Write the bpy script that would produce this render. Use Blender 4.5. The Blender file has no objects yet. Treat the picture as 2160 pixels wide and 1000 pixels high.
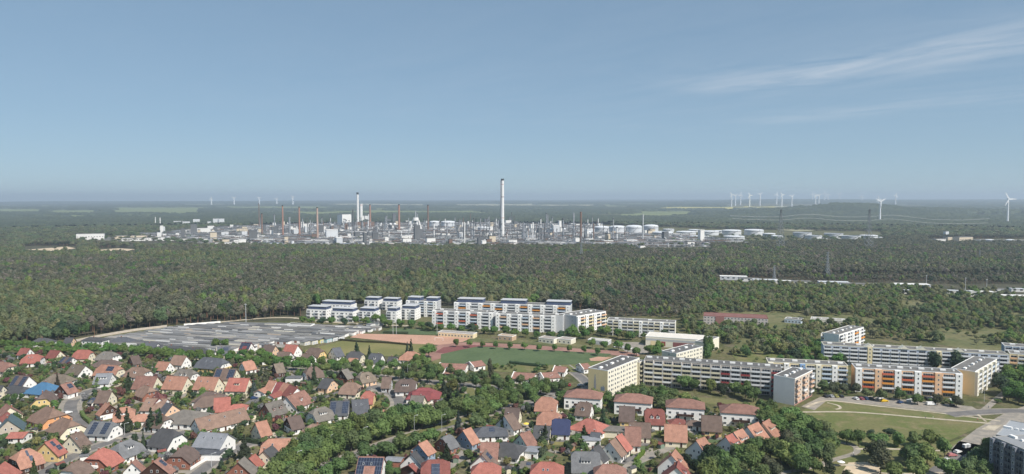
import bpy, math, random
import numpy as np
from mathutils import Vector, noise

# ------------------------------------------------------------ camera, sky, sun, exposure
SC = bpy.context.scene
COL = SC.collection
CAMH, FOC, HV = 120.0, 1500.0, 420.0
TH = math.atan((500 - HV) / FOC)
cam_d = bpy.data.cameras.new("camera")
cam = bpy.data.objects.new("camera", cam_d)
COL.objects.link(cam)
cam.location = (0, 0, CAMH)
cam.rotation_euler = (math.pi / 2 - TH, 0, 0)
cam_d.sensor_width = 36.0
cam_d.lens = 36.0 * FOC / 2160.0
cam_d.clip_start = 1.0
cam_d.clip_end = 90000.0
SC.camera = cam

SUN_EL, SUN_AZ = math.radians(47), math.radians(134)
world = bpy.data.worlds.new("World")
SC.world = world
world.use_nodes = True
wn, wl = world.node_tree.nodes, world.node_tree.links
bg = wn["Background"]
sky = wn.new("ShaderNodeTexSky")
sky.sky_type = 'NISHITA'
sky.sun_disc = False
sky.sun_elevation = SUN_EL
sky.sun_rotation = SUN_AZ
sky.altitude = 100
sky.air_density = 0.7
sky.dust_density = 0.0
sky.ozone_density = 6.0
bg.inputs[1].default_value = 0.122

def wmath(op, a, b=None, c=None):
    n = wn.new("ShaderNodeMath"); n.operation = op
    for i, v in enumerate((a, b, c)):
        if v is None: continue
        if isinstance(v, (int, float)): n.inputs[i].default_value = v
        else: wl.new(v, n.inputs[i])
    return n.outputs[0]
# thin cirrus streaks high over the plain, laid out on the cloud layer's own plane
tc = wn.new("ShaderNodeTexCoord")
sp = wn.new("ShaderNodeSeparateXYZ"); wl.new(tc.outputs["Generated"], sp.inputs[0])
zc = wmath('MAXIMUM', sp.outputs[2], 0.02)
px_ = wmath('DIVIDE', sp.outputs[0], zc); py_ = wmath('DIVIDE', sp.outputs[1], zc)
across = wmath('ADD', wmath('MULTIPLY', px_, .845), wmath('MULTIPLY', py_, .534))
along = wmath('SUBTRACT', wmath('MULTIPLY', px_, .534), wmath('MULTIPLY', py_, .845))
cb = wn.new("ShaderNodeCombineXYZ")
wl.new(wmath('MULTIPLY', across, 1.9), cb.inputs[0]); wl.new(wmath('MULTIPLY', along, .8), cb.inputs[1])
nz = wn.new("ShaderNodeTexNoise"); nz.inputs["Scale"].default_value = 1.0; nz.inputs["Detail"].default_value = 7
nz.inputs["Roughness"].default_value = .62
nz.inputs["Distortion"].default_value = .6
wl.new(cb.outputs[0], nz.inputs["Vector"])
def streak(c, w, t0, k):
    d = wmath('DIVIDE', wmath('SUBTRACT', across, c), w)
    g = wmath('POWER', 2.718, wmath('MULTIPLY', wmath('MULTIPLY', d, d), -1.0))
    s = wn.new("ShaderNodeMapRange"); s.interpolation_type = 'SMOOTHSTEP'
    wl.new(along, s.inputs[0]); s.inputs[1].default_value = t0; s.inputs[2].default_value = t0 + 1.3
    return wmath('MULTIPLY', wmath('MULTIPLY', g, s.outputs[0]), k)
m = wmath('ADD', wmath('ADD', streak(5.12, .62, -5.2, 1.1), streak(7.66, .55, -6.9, .5)), streak(5.6, 5.0, -9.0, .16))
nn = wn.new("ShaderNodeMapRange"); wl.new(nz.outputs[0], nn.inputs[0])
nn.inputs[1].default_value = .32; nn.inputs[2].default_value = .82
fac = wmath('MULTIPLY', wmath('MULTIPLY', m, nn.outputs[0]), .5)
gm_ = wn.new("ShaderNodeGamma"); gm_.inputs[1].default_value = .42; wl.new(sky.outputs[0], gm_.inputs[0])
tn_ = wn.new("ShaderNodeVectorMath"); tn_.operation = 'MULTIPLY'; tn_.inputs[1].default_value = (1.33, 1.60, 1.73); wl.new(gm_.outputs[0], tn_.inputs[0])
mx = wn.new("ShaderNodeMixRGB"); mx.inputs[2].default_value = (4.6, 4.8, 5.1, 1)
wl.new(fac, mx.inputs[0]); wl.new(tn_.outputs[0], mx.inputs[1]); wl.new(mx.outputs[0], bg.inputs[0])

sun_d = bpy.data.lights.new("sun", 'SUN')
sun_d.energy = 4.3
sun_d.angle = math.radians(.53)
sun_d.color = (1.0, .94, .86)
sun = bpy.data.objects.new("sun", sun_d)
COL.objects.link(sun)
SV = Vector((math.sin(SUN_AZ) * math.cos(SUN_EL), math.cos(SUN_AZ) * math.cos(SUN_EL), math.sin(SUN_EL)))
sun.rotation_euler = SV.to_track_quat('Z', 'Y').to_euler()
sun.location = (0, 0, 300)

SC.view_settings.view_transform = 'Standard'
SC.view_settings.look = 'None'
SC.view_settings.exposure = 0.40
SC.view_settings.gamma = 1.0
SC.render.engine = 'CYCLES'
SC.cycles.max_bounces = 5
SC.cycles.diffuse_bounces = 4
SC.cycles.glossy_bounces = 2
SC.cycles.transmission_bounces = 2
SC.cycles.volume_bounces = 0
SC.cycles.volume_step_rate = 10
SC.cycles.use_adaptive_sampling = True
SC.cycles.adaptive_threshold = 0.02

# ------------------------------------------------------------ helpers
def P(u, v, z=0.0):
    """the point at height z seen in the photograph at (u, v)"""
    x, y = (u - 1080) / FOC, -(v - 500) / FOC
    d = Vector((x, math.cos(TH) + y * math.sin(TH), -math.sin(TH) + y * math.cos(TH)))
    t = (z - CAMH) / d.z
    return Vector((d.x * t, d.y * t, z))

def pix(x, y, z=0.0):
    """numpy: world -> photograph pixel"""
    c, s = math.cos(TH), math.sin(TH)
    zz = z - CAMH
    f = y * c - zz * s
    up = y * s + zz * c
    return 1080 + FOC * x / f, 500 - FOC * up / f

def tag(o, label=None, cat=None, group=None, kind=None):
    if label: o["label"] = label
    if cat: o["category"] = cat
    if group: o["group"] = group
    if kind: o["kind"] = kind
    elif cat: o["kind"] = "thing"
    return o

def empty(name, loc=(0, 0, 0), rz=0.0, label=None, cat=None, group=None):
    o = bpy.data.objects.new(name, None)
    COL.objects.link(o)
    o.location = loc
    o.rotation_euler = (0, 0, rz)
    o.empty_display_size = 1
    return tag(o, label, cat, group)

class MB:
    def __init__(s): s.v, s.f, s.m, s.mats = [], [], [], []
    def mi(s, mat):
        if mat not in s.mats: s.mats.append(mat)
        return s.mats.index(mat)
    def add(s, vs, fs, mat):
        b = len(s.v); k = s.mi(mat)
        s.v += [tuple(p) for p in vs]
        s.f += [tuple(b + i for i in f) for f in fs]
        s.m += [k] * len(fs)
        return s
    def box(s, x0, x1, y0, y1, z0, z1, mat):
        v = [(x, y, z) for z in (z0, z1) for y in (y0, y1) for x in (x0, x1)]
        return s.add(v, [(0, 2, 3, 1), (4, 5, 7, 6), (0, 1, 5, 4), (2, 6, 7, 3), (0, 4, 6, 2), (1, 3, 7, 5)], mat)
    def cyl(s, x, y, z0, z1, r0, r1, mat, n=12, caps=True):
        v = []
        for z, r in ((z0, r0), (z1, r1)):
            v += [(x + r * math.cos(2 * math.pi * i / n), y + r * math.sin(2 * math.pi * i / n), z) for i in range(n)]
        f = [(i, (i + 1) % n, n + (i + 1) % n, n + i) for i in range(n)]
        if caps: f += [tuple(range(n - 1, -1, -1)), tuple(range(n, 2 * n))]
        return s.add(v, f, mat)
    def bar(s, a, b, r, mat, n=4, r2=None):
        a, b = Vector(a), Vector(b)
        d = (b - a).normalized()
        q = d.to_track_quat('Z', 'Y')
        v = []
        for p, rr in ((a, r), (b, r if r2 is None else r2)):
            v += [tuple(p + q @ Vector((rr * math.cos(2 * math.pi * (i + .5) / n), rr * math.sin(2 * math.pi * (i + .5) / n), 0))) for i in range(n)]
        f = [(i, (i + 1) % n, n + (i + 1) % n, n + i) for i in range(n)] + [tuple(range(n - 1, -1, -1)), tuple(range(n, 2 * n))]
        return s.add(v, f, mat)
    def dome(s, x, y, z, r, h, mat, n=20, m=4):
        v = []
        for j in range(m):
            a = math.pi / 2 * j / m
            v += [(x + r * math.cos(a) * math.cos(2 * math.pi * i / n), y + r * math.cos(a) * math.sin(2 * math.pi * i / n), z + h * math.sin(a)) for i in range(n)]
        v.append((x, y, z + h))
        f = [(j * n + i, j * n + (i + 1) % n, (j + 1) * n + (i + 1) % n, (j + 1) * n + i) for j in range(m - 1) for i in range(n)]
        f += [((m - 1) * n + i, (m - 1) * n + (i + 1) % n, m * n) for i in range(n)]
        return s.add(v, f, mat)
    def shell(s, vs, fs, t, mat):
        """top faces with thickness t below them"""
        n = len(vs)
        v = list(vs) + [(p[0], p[1], p[2] - t) for p in vs]
        f = list(fs) + [tuple(n + i for i in reversed(g)) for g in fs]
        ed = {}
        for g in fs:
            for i in range(len(g)):
                ed[(g[i], g[(i + 1) % len(g)])] = 1
        for (a, b) in ed:
            if (b, a) not in ed: f.append((a, n + a, n + b, b))
        return s.add(v, f, mat)
    def mesh(s, name):
        me = bpy.data.meshes.new(name)
        me.from_pydata(s.v, [], s.f)
        for m_ in s.mats: me.materials.append(m_)
        if len(s.mats) > 1: me.polygons.foreach_set("material_index", s.m)
        me.update()
        return me
    def build(s, name, parent=None, smooth=False):
        me = s.mesh(name)
        if smooth: me.polygons.foreach_set("use_smooth", [True] * len(me.polygons))
        return link(name, me, parent)

def link(name, me, parent=None, loc=None, rz=None, scale=None):
    o = bpy.data.objects.new(name, me)
    COL.objects.link(o)
    if parent: o.parent = parent
    if loc is not None: o.location = loc
    if rz is not None: o.rotation_euler = (0, 0, rz)
    if scale is not None: o.scale = scale
    return o

def copy_tree(o, parent=None):
    c = o.copy(); COL.objects.link(c); c.parent = parent
    for ch in list(o.children): copy_tree(ch, c)
    return c

# ------------------------------------------------------------ materials
_M = {}
def mat(col, rough=.85, var=.12, scale=.35, spec=.3, metal=0.0, fine=2.5, bump=0.0):
    key = (tuple(col), rough, var, scale, spec, metal, fine, bump)
    if key in _M: return _M[key]
    m_ = bpy.data.materials.new("surface")
    m_.use_nodes = True
    n, l = m_.node_tree.nodes, m_.node_tree.links
    b = n["Principled BSDF"]
    b.inputs["Roughness"].default_value = rough
    b.inputs["Metallic"].default_value = metal
    b.inputs["Specular IOR Level"].default_value = spec
    if var > 0:
        t = n.new("ShaderNodeTexCoord")
        a = n.new("ShaderNodeTexNoise"); a.inputs["Scale"].default_value = scale; a.inputs["Detail"].default_value = 4
        a2 = n.new("ShaderNodeTexNoise"); a2.inputs["Scale"].default_value = fine; a2.inputs["Detail"].default_value = 2
        l.new(t.outputs["Object"], a.inputs["Vector"]); l.new(t.outputs["Object"], a2.inputs["Vector"])
        ad = n.new("ShaderNodeMath"); ad.operation = 'ADD'
        l.new(a.outputs[0], ad.inputs[0]); l.new(a2.outputs[0], ad.inputs[1])
        r = n.new("ShaderNodeMapRange")
        l.new(ad.outputs[0], r.inputs[0])
        r.inputs[1].default_value = .7; r.inputs[2].default_value = 1.3
        r.inputs[3].default_value = 1 - var; r.inputs[4].default_value = 1 + var
        oi = n.new("ShaderNodeObjectInfo")
        r2 = n.new("ShaderNodeMapRange"); l.new(oi.outputs["Random"], r2.inputs[0])
        r2.inputs[3].default_value = 1 - var * .5; r2.inputs[4].default_value = 1 + var * .5
        mu = n.new("ShaderNodeMath"); mu.operation = 'MULTIPLY'
        l.new(r.outputs[0], mu.inputs[0]); l.new(r2.outputs[0], mu.inputs[1])
        vm = n.new("ShaderNodeVectorMath"); vm.operation = 'SCALE'
        vm.inputs[0].default_value = tuple(col)[:3]
        l.new(mu.outputs[0], vm.inputs["Scale"])
        l.new(vm.outputs[0], b.inputs["Base Color"])
    else:
        b.inputs["Base Color"].default_value = (*col[:3], 1)
    _M[key] = m_
    return m_

def mat2(name, c1, c2, scale, c3=None, rough=.95, lo=.42, hi=.58, fine=.0, fscale=1.0):
    """ground-like material mixing colours by noise in metres"""
    m_ = bpy.data.materials.new(name)
    m_.use_nodes = True
    n, l = m_.node_tree.nodes, m_.node_tree.links
    b = n["Principled BSDF"]; b.inputs["Roughness"].default_value = rough
    b.inputs["Specular IOR Level"].default_value = .15
    t = n.new("ShaderNodeTexCoord")
    a = n.new("ShaderNodeTexNoise"); a.inputs["Scale"].default_value = scale; a.inputs["Detail"].default_value = 6
    l.new(t.outputs["Object"], a.inputs["Vector"])
    r = n.new("ShaderNodeMapRange"); l.new(a.outputs[0], r.inputs[0])
    r.inputs[1].default_value = lo; r.inputs[2].default_value = hi
    x = n.new("ShaderNodeMixRGB"); x.inputs[1].default_value = (*c1, 1); x.inputs[2].default_value = (*c2, 1)
    l.new(r.outputs[0], x.inputs[0])
    out = x.outputs[0]
    if c3:
        a3 = n.new("ShaderNodeTexNoise"); a3.inputs["Scale"].default_value = scale * 4.3; a3.inputs["Detail"].default_value = 5
        l.new(t.outputs["Object"], a3.inputs["Vector"])
        r3 = n.new("ShaderNodeMapRange"); l.new(a3.outputs[0], r3.inputs[0])
        r3.inputs[1].default_value = .5; r3.inputs[2].default_value = .68
        y = n.new("ShaderNodeMixRGB"); y.inputs[2].default_value = (*c3, 1)
        l.new(out, y.inputs[1]); l.new(r3.outputs[0], y.inputs[0]); out = y.outputs[0]
    if fine > 0:
        a4 = n.new("ShaderNodeTexNoise"); a4.inputs["Scale"].default_value = fscale; a4.inputs["Detail"].default_value = 3
        l.new(t.outputs["Object"], a4.inputs["Vector"])
        r4 = n.new("ShaderNodeMapRange"); l.new(a4.outputs[0], r4.inputs[0])
        r4.inputs[1].default_value = .3; r4.inputs[2].default_value = .7
        r4.inputs[3].default_value = 1 - fine; r4.inputs[4].default_value = 1 + fine
        vm = n.new("ShaderNodeVectorMath"); vm.operation = 'SCALE'
        l.new(out, vm.inputs[0]); l.new(r4.outputs[0], vm.inputs["Scale"]); out = vm.outputs[0]
    l.new(out, b.inputs["Base Color"])
    return m_

def leafmat(name, tint=1.0, tr=.25, fixed=None):
    m_ = bpy.data.materials.new(name)
    m_.use_nodes = True
    n, l = m_.node_tree.nodes, m_.node_tree.links
    b = n["Principled BSDF"]; b.inputs["Roughness"].default_value = .7
    b.inputs["Specular IOR Level"].default_value = .12
    oi = n.new("ShaderNodeObjectInfo")
    t = n.new("ShaderNodeTexCoord")
    a = n.new("ShaderNodeTexNoise"); a.inputs["Scale"].default_value = 2.2; a.inputs["Detail"].default_value = 4
    l.new(t.outputs["Object"], a.inputs["Vector"])
    r = n.new("ShaderNodeMapRange"); l.new(a.outputs[0], r.inputs[0])
    r.inputs[1].default_value = .3; r.inputs[2].default_value = .7
    r.inputs[3].default_value = .88 if fixed else .76; r.inputs[4].default_value = 1.16 if fixed else 1.3
    r2 = n.new("ShaderNodeMapRange"); l.new(oi.outputs["Random"], r2.inputs[0])
    r2.inputs[3].default_value = .86 if fixed else .8; r2.inputs[4].default_value = 1.16 if fixed else 1.25
    mu = n.new("ShaderNodeMath"); mu.operation = 'MULTIPLY'
    l.new(r.outputs[0], mu.inputs[0]); l.new(r2.outputs[0], mu.inputs[1])
    hs = n.new("ShaderNodeHueSaturation")
    if fixed: hs.inputs["Color"].default_value = (*fixed, 1)
    else: l.new(oi.outputs["Color"], hs.inputs["Color"])
    r3 = n.new("ShaderNodeMath"); r3.operation = 'FRACT'
    r4 = n.new("ShaderNodeMath"); r4.operation = 'MULTIPLY'; r4.inputs[1].default_value = 7.31
    l.new(oi.outputs["Random"], r4.inputs[0]); l.new(r4.outputs[0], r3.inputs[0])
    r5 = n.new("ShaderNodeMapRange"); l.new(r3.outputs[0], r5.inputs[0])
    r5.inputs[3].default_value = .47; r5.inputs[4].default_value = .525
    l.new(r5.outputs[0], hs.inputs["Hue"])
    l.new(mu.outputs[0], hs.inputs["Value"])
    l.new(hs.outputs[0], b.inputs["Base Color"])
    if tr > 0:
        tl = n.new("ShaderNodeBsdfTranslucent"); l.new(hs.outputs[0], tl.inputs[0])
        ms = n.new("ShaderNodeMixShader"); ms.inputs[0].default_value = tr
        l.new(b.outputs[0], ms.inputs[1]); l.new(tl.outputs[0], ms.inputs[2])
        l.new(ms.outputs[0], n["Material Output"].inputs[0])
    return m_

WHITE = mat((.84, .83, .80), .8, .06)
CREAM = mat((.76, .70, .54), .8, .06)
YELLOW = mat((.74, .55, .25), .8, .07)
PEACH = mat((.72, .50, .34), .8, .07)
ORANGEW = mat((.72, .36, .17), .8, .08)
MINT = mat((.60, .70, .60), .8, .06)
GREIGE = mat((.50, .44, .36), .85, .08)
BRICK = mat((.30, .13, .09), .9, .2, .5)
DWOOD = mat((.07, .035, .025), .85, .2)
LGREY = mat((.48, .49, .50), .8, .08)
DGREY = mat((.11, .115, .125), .7, .15)
BLUEW = mat((.24, .32, .42), .8, .08)
LILAC = mat((.86, .80, .78), .85, .05)
GLASS = mat((.035, .045, .06), .15, .1, spec=.6)
CONC = mat((.38, .37, .35), .9, .15)
METAL = mat((.45, .46, .47), .5, .1)
PANEL = mat((.022, .03, .055), .35, .15, spec=.4, fine=1.0)
PFRAME = mat((.16, .19, .24), .5, .05)
# roof tiles
RT = dict(
    red=mat((.345, .13, .102), .85, .24, .5), orange=mat((.36, .19, .135), .85, .24, .5), dred=mat((.22, .08, .066), .85, .24, .5),
    brick=mat((.255, .14, .11), .85, .28, .5), brown=mat((.15, .108, .088), .85, .24, .5), pbrown=mat((.125, .092, .08), .85, .24, .5),
    olive=mat((.165, .135, .105), .9, .28, .4), tan=mat((.225, .15, .115), .9, .26, .4),
    dark=mat((.075, .075, .078), .75, .24, .5), slate=mat((.095, .10, .112), .7, .24, .5), grey=mat((.15, .153, .158), .8, .22, .5),
    lgrey=mat((.23, .24, .26), .75, .18, .5), wgrey=mat((.165, .15, .132), .9, .24, .4), blue=mat((.07, .165, .28), .5, .15, .5),
    navy=mat((.04, .05, .11), .5, .18, .5), teal=mat((.08, .12, .13), .6, .18, .5), crim=mat((.21, .06, .062), .75, .24, .5))
# ------------------------------------------------------------ ground, fields, roads (structure)
def sheet(name, pts, z, m_, kind='structure', px=True):
    """flat sheet through photo-measured ground points"""
    w = [P(u, v, 0) for u, v in pts] if px else [Vector((a, b, 0)) for a, b in pts]
    mb = MB()
    mb.add([(p.x, p.y, z) for p in w], [tuple(range(len(w)))], m_)
    o = mb.build(name)
    import bmesh
    bm = bmesh.new(); bm.from_mesh(o.data)
    bmesh.ops.triangulate(bm, faces=bm.faces, ngon_method='EAR_CLIP')
    for f in bm.faces:
        if f.normal.z < 0: f.normal_flip()
    bm.to_mesh(o.data); bm.free()
    return tag(o, kind=kind)

def smooth(pts, n=5):
    out = []
    for i in range(len(pts) - 1):
        p0, p1, p2, p3 = pts[max(i - 1, 0)], pts[i], pts[i + 1], pts[min(i + 2, len(pts) - 1)]
        for k in range(n):
            t = k / n
            out.append(tuple(.5 * ((2 * b) + (c - a) * t + (2 * a - 5 * b + 4 * c - d) * t * t + (3 * b - a - 3 * c + d) * t ** 3) for a, b, c, d in zip(p0, p1, p2, p3)))
    return out + [tuple(pts[-1])]

ROADS = []
def road(name, pts, w, z, m_, kerb=None, line=False):
    g = [P(u, v, 0) for u, v in pts]
    c = smooth([(p.x, p.y) for p in g])
    def ribbon(off0, off1, z0, z1=None):
        v, f = [], []
        for i, (x, y) in enumerate(c):
            a = c[max(i - 1, 0)]; b = c[min(i + 1, len(c) - 1)]
            d = Vector((b[0] - a[0], b[1] - a[1], 0)).normalized(); nn_ = Vector((-d.y, d.x, 0))
            v += [(x + nn_.x * off0, y + nn_.y * off0, z0), (x + nn_.x * off1, y + nn_.y * off1, z0)]
        for i in range(len(c) - 1): f.append((2 * i, 2 * i + 1, 2 * i + 3, 2 * i + 2))
        return v, f
    mb = MB(); v, f = ribbon(w / 2, -w / 2, z); mb.shell(v, [tuple(reversed(q)) for q in f], .02, m_)
    o = tag(mb.build(name), kind='structure')
    if kerb:
        mk = MB()
        for s in (1, -1):
            a, b = sorted((s * (w / 2 + .01), s * (w / 2 + kerb)), reverse=True)
            v, f = ribbon(a, b, .13); mk.shell(v, [tuple(reversed(q)) for q in f], .13, PAVE)
        tag(mk.build("pavement"), kind='structure')
    if line:
        ml = MB()
        for i in range(0, len(c) - 1, 2):
            a, b = Vector((*c[i], 0)), Vector((*c[i + 1], 0))
            d = (b - a).normalized(); q = Vector((-d.y, d.x, 0)) * .1
            b = a + d * min(3.5, (b - a).length)
            ml.add([(p.x, p.y, z + .006) for p in (a - q, b - q, b + q, a + q)], [(0, 1, 2, 3)], WHITE)
        tag(ml.build("road_marking"), kind='structure')
    ROADS.append(([Vector((x, y, 0)) for x, y in c], w / 2 + (kerb or 0)))
    return o

ASPH = mat2("asphalt", (.15, .145, .14), (.19, .18, .172), .15, fine=.12, fscale=2)
PAVE = mat2("paving", (.32, .285, .24), (.25, .23, .2), .25, fine=.12, fscale=2)
SANDP = mat2("sandy_path", (.50, .44, .34), (.38, .33, .25), .2, fine=.1, fscale=2)
M_GROUND = mat2("ground_grass", (.075, .085, .034), (.125, .12, .055), .02, (.16, .135, .085), fine=.35, fscale=.5)
M_LAWN = mat2("mown_grass", (.125, .145, .05), (.16, .155, .068), .03, (.20, .175, .088), fine=.14, fscale=.7)
M_LAWNY = mat2("dry_grass", (.22, .2, .085), (.17, .17, .065), .03, fine=.1, fscale=.7)
M_PITCH = mat2("pitch_grass", (.085, .122, .058), (.10, .138, .066), .04, fine=.1, fscale=.4)
M_FOREST = mat2("forest_floor", (.06, .062, .038), (.09, .085, .055), .05, fine=.3, fscale=.4)
M_CINDER = mat2("cinder", (.50, .30, .215), (.45, .27, .195), .05, fine=.08, fscale=.5)
M_TRACK = mat2("track", (.33, .19, .155), (.28, .16, .13), .05, fine=.1, fscale=.5)
M_DRED = mat2("track_dark", (.21, .085, .08), (.175, .07, .066), .05, fine=.1, fscale=.5)
M_IND = mat2("industrial_ground", (.20, .19, .17), (.12, .125, .11), .01, (.27, .25, .22), fine=.3, fscale=.08)
M_MEADOW = mat2("meadow", (.13, .135, .06), (.17, .16, .08), .02, (.09, .11, .045), fine=.2, fscale=.3)
M_SAND = mat2("sand", (.62, .50, .35), (.52, .42, .3), .05, fine=.1, fscale=.3)

# one ground sheet out to the horizon, rising into low hills far away
def terrain_z(x, y):
    r = math.hypot(x, y)
    if r < 5200: return 0.0
    k = min(1, (r - 5200) / 13000.0)
    u = 1080 + FOC * x / max(y, 1)
    base = 6 + 80 * max(0, min(1, (u + 250) / 2000)) ** .8
    n1 = noise.noise(Vector((x / 4200, y / 5200, 3.1))) * 40 + noise.noise(Vector((x / 1500, y / 2600, 7.7))) * 10
    return k * (base + n1 * k)
rs = [0.5, 60, 150, 250] + [250 * 1.045 ** i for i in range(1, 108)]
nA = 300
vs = []
for r in rs:
    for j in range(nA):
        a = -math.pi * .36 + math.pi * .72 * j / (nA - 1)
        x, y = r * math.sin(a), r * math.cos(a) - 60
        z = terrain_z(x, y)
        if r > 26000: z = terrain_z(x * 26000 / r, y * 26000 / r) * max(0, 1 - (r - 26000) / 5000)
        vs.append((x, y, z))
fs = [(i * nA + j, (i + 1) * nA + j, (i + 1) * nA + j + 1, i * nA + j + 1) for i in range(len(rs) - 1) for j in range(nA - 1)]
g = MB()
g.add(vs, [tuple(reversed(f)) for f in fs], M_GROUND)
ground = tag(g.build("ground"), kind='structure')

sheet("forest_floor", [(-900, 790), (165, 712), (350, 686), (480, 680), (640, 676), (960, 660), (1290, 672), (1500, 650), (1760, 645), (2160, 650), (3300, 690), (2500, 505), (1800, 505), (1000, 512), (200, 505), (-500, 520)], .06, M_FOREST)
sheet("industrial_ground", [(330, 500), (440, 516), (560, 521), (700, 524), (1300, 524), (1540, 521), (1560, 512), (1420, 500), (1240, 496), (1200, 474), (1000, 470), (800, 469), (640, 474), (450, 484)], .12, M_IND)
sheet("industrial_ground", [(160, 505), (216, 507), (340, 509), (420, 504), (360, 498), (230, 500)], .13, M_IND)
sheet("meadow", [(1240, 498), (1560, 512), (1560, 519), (1860, 509), (1860, 500), (1600, 490), (1300, 485)], .11, M_GROUND)
sheet("industrial_ground", [(1960, 515), (2250, 517), (2250, 505), (1980, 505)], .12, M_IND)
sheet("sand", [(55, 527), (120, 522), (140, 520), (160, 524), (120, 529), (70, 531)], .14, M_SAND)
sheet("sand", [(210, 527), (250, 524), (285, 526), (270, 529), (215, 530)], .14, M_SAND)
sheet("meadow", [(1330, 527), (1480, 522), (1500, 526), (1470, 530), (1350, 530)], .14, M_MEADOW)
sheet("meadow", [(1500, 640), (1600, 600), (1830, 600), (1980, 618), (2300, 630), (2400, 790), (2150, 760), (1850, 700), (1740, 690), (1690, 690), (1560, 740), (1520, 690)], .10, M_MEADOW)
sheet("lawn", [(1540, 745), (1640, 700), (1720, 705), (1740, 740), (1700, 760), (1560, 768)], .16, M_LAWN)
sheet("garage_yard", [(165, 724), (350, 692), (476, 683), (806, 692), (738, 706), (640, 726), (535, 744), (340, 738)], .13, mat2("yard", (.34, .31, .27), (.25, .235, .21), .08, fine=.15, fscale=.6))
# sports ground
sheet("dry_lawn", [(900, 765), (940, 752), (1290, 752), (1300, 762), (1240, 785), (1060, 785), (960, 775)], .12, M_LAWN)
sheet("dry_lawn", [(630, 742), (735, 716), (800, 720), (905, 727), (890, 742), (830, 752), (700, 752)], .12, M_LAWNY)
sheet("cinder_pitch", [(738, 712), (757, 704), (850, 706), (1000, 711), (975, 722), (930, 728), (860, 725), (800, 718)], .16, M_CINDER)
sheet("lawn", [(800, 704), (830, 692), (925, 697), (930, 706), (850, 706)], .14, M_PITCH)
sheet("running_track", [(905, 740), (925, 728), (985, 722), (1100, 727), (1250, 738), (1345, 743), (1350, 752), (1310, 752), (1285, 748), (1100, 738), (1010, 733), (965, 742), (935, 755), (905, 764), (893, 752)], .18, M_TRACK)
sheet("sports_surface", [(918, 744), (935, 733), (990, 728), (1060, 731), (985, 737), (935, 746)], .21, M_DRED)
sheet("football_pitch", [(930, 748), (965, 740), (1010, 731), (1100, 736), (1290, 747), (1262, 762), (1200, 770), (1000, 771), (930, 766)], .24, M_PITCH)
sheet("sand", [(1243, 757), (1262, 753), (1290, 755), (1270, 762), (1246, 762)], .27, M_CINDER)
sheet("schoolyard", [(930, 722), (940, 712), (1120, 717), (1330, 738), (1380, 700), (1400, 745), (1350, 748), (1250, 734), (1050, 722)], .13, M_MEADOW)
sheet("schoolyard_paving", [(1290, 722), (1345, 722), (1400, 738), (1350, 748), (1320, 742)], .19, PAVE)
# lawns of the estate
sheet("large_lawn", [(1690, 868), (1735, 843), (1850, 852), (2060, 880), (2110, 886), (2040, 912), (1990, 936), (1840, 930), (1700, 900)], .10, M_LAWN)
sheet("park_lawn", [(1560, 1040), (1600, 900), (1690, 880), (1800, 925), (1990, 938), (2040, 920), (2080, 960), (2040, 1060)], .09, M_LAWN)
sheet("lawn", [(860, 905), (1000, 868), (960, 838), (880, 812), (1000, 815), (1060, 830), (1080, 850), (1000, 885), (850, 925)], .10, M_LAWN)
sheet("lawn", [(1440, 835), (1620, 850), (1600, 866), (1480, 850)], .10, M_LAWN)
sheet("car_park", [(1690, 858), (1730, 838), (1840, 836), (2050, 858), (2075, 872), (2050, 878), (1850, 855), (1745, 845), (1718, 866)], .16, PAVE)
sheet("plaza", [(2000, 950), (2060, 905), (2120, 872), (2180, 850), (2240, 850), (2150, 905), (2075, 935), (2030, 962)], .17, PAVE)
sheet("plaza_bed", [(2070, 906), (2085, 898), (2115, 897), (2098, 909)], .2, SANDP)
sheet("sandpit", [(1775, 998), (1790, 976), (1830, 975), (1860, 985), (1850, 1010), (1790, 1010)], .14, M_SAND)
road("park_path", [(1690, 870), (1800, 870), (1950, 882), (2090, 894)], 2.2, .20, SANDP)
road("park_path", [(1700, 860), (1745, 846), (1850, 857), (2000, 874), (2110, 889)], 2.0, .205, SANDP)
road("park_path", [(1745, 850), (1768, 856), (1772, 862), (1762, 864)], 1.5, .21, SANDP)
road("park_path", [(2058, 878), (2080, 862), (2110, 836), (2130, 820)], 3.6, .205, PAVE)
road("park_path", [(2058, 870), (2068, 880), (2080, 890)], 1.2, .215, SANDP)
road("park_path", [(1600, 1010), (1650, 998), (1705, 988), (1760, 970), (1800, 958), (1808, 950), (1798, 940), (1755, 930)], 3.0, .18, PAVE)
road("park_path", [(1806, 948), (1850, 947), (1950, 950), (2000, 952)], 2.0, .19, SANDP)
road("park_path", [(1720, 985), (1800, 982), (1870, 1000), (1990, 998)], 2.0, .19, SANDP)
road("car_park_lane", [(1960, 1010), (2000, 985), (2030, 955), (2045, 935)], 9.0, .17, ASPH)
# streets
road("street", [(215, 818), (188, 826), (163, 838), (150, 852), (149, 868), (158, 884), (180, 900), (215, 914), (262, 918), (300, 922), (345, 920), (392, 912)], 6.5, .05, ASPH, 2.6)
road("street", [(60, 1018), (110, 986), (170, 955), (225, 935), (262, 918)], 6.0, .054, ASPH, 2.2)
road("street", [(380, 1020), (415, 1000), (455, 970), (495, 950), (520, 938), (560, 932), (640, 930)], 6.0, .05, ASPH, 2.0)
road("street", [(756, 806), (800, 820), (826, 830), (840, 842), (843, 856), (832, 868)], 6.5, .05, ASPH, 2.4)
road("street", [(300, 850), (335, 842), (380, 838), (386, 818)], 5.0, .05, PAVE)
road("street", [(525, 852), (545, 838), (560, 828), (600, 818)], 5.5, .05, ASPH)
road("main_road", [(560, 775), (660, 783), (760, 790), (860, 802), (960, 810), (1060, 820), (1160, 830), (1235, 842)], 7.5, .05, ASPH, 1.8, True)
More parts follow.
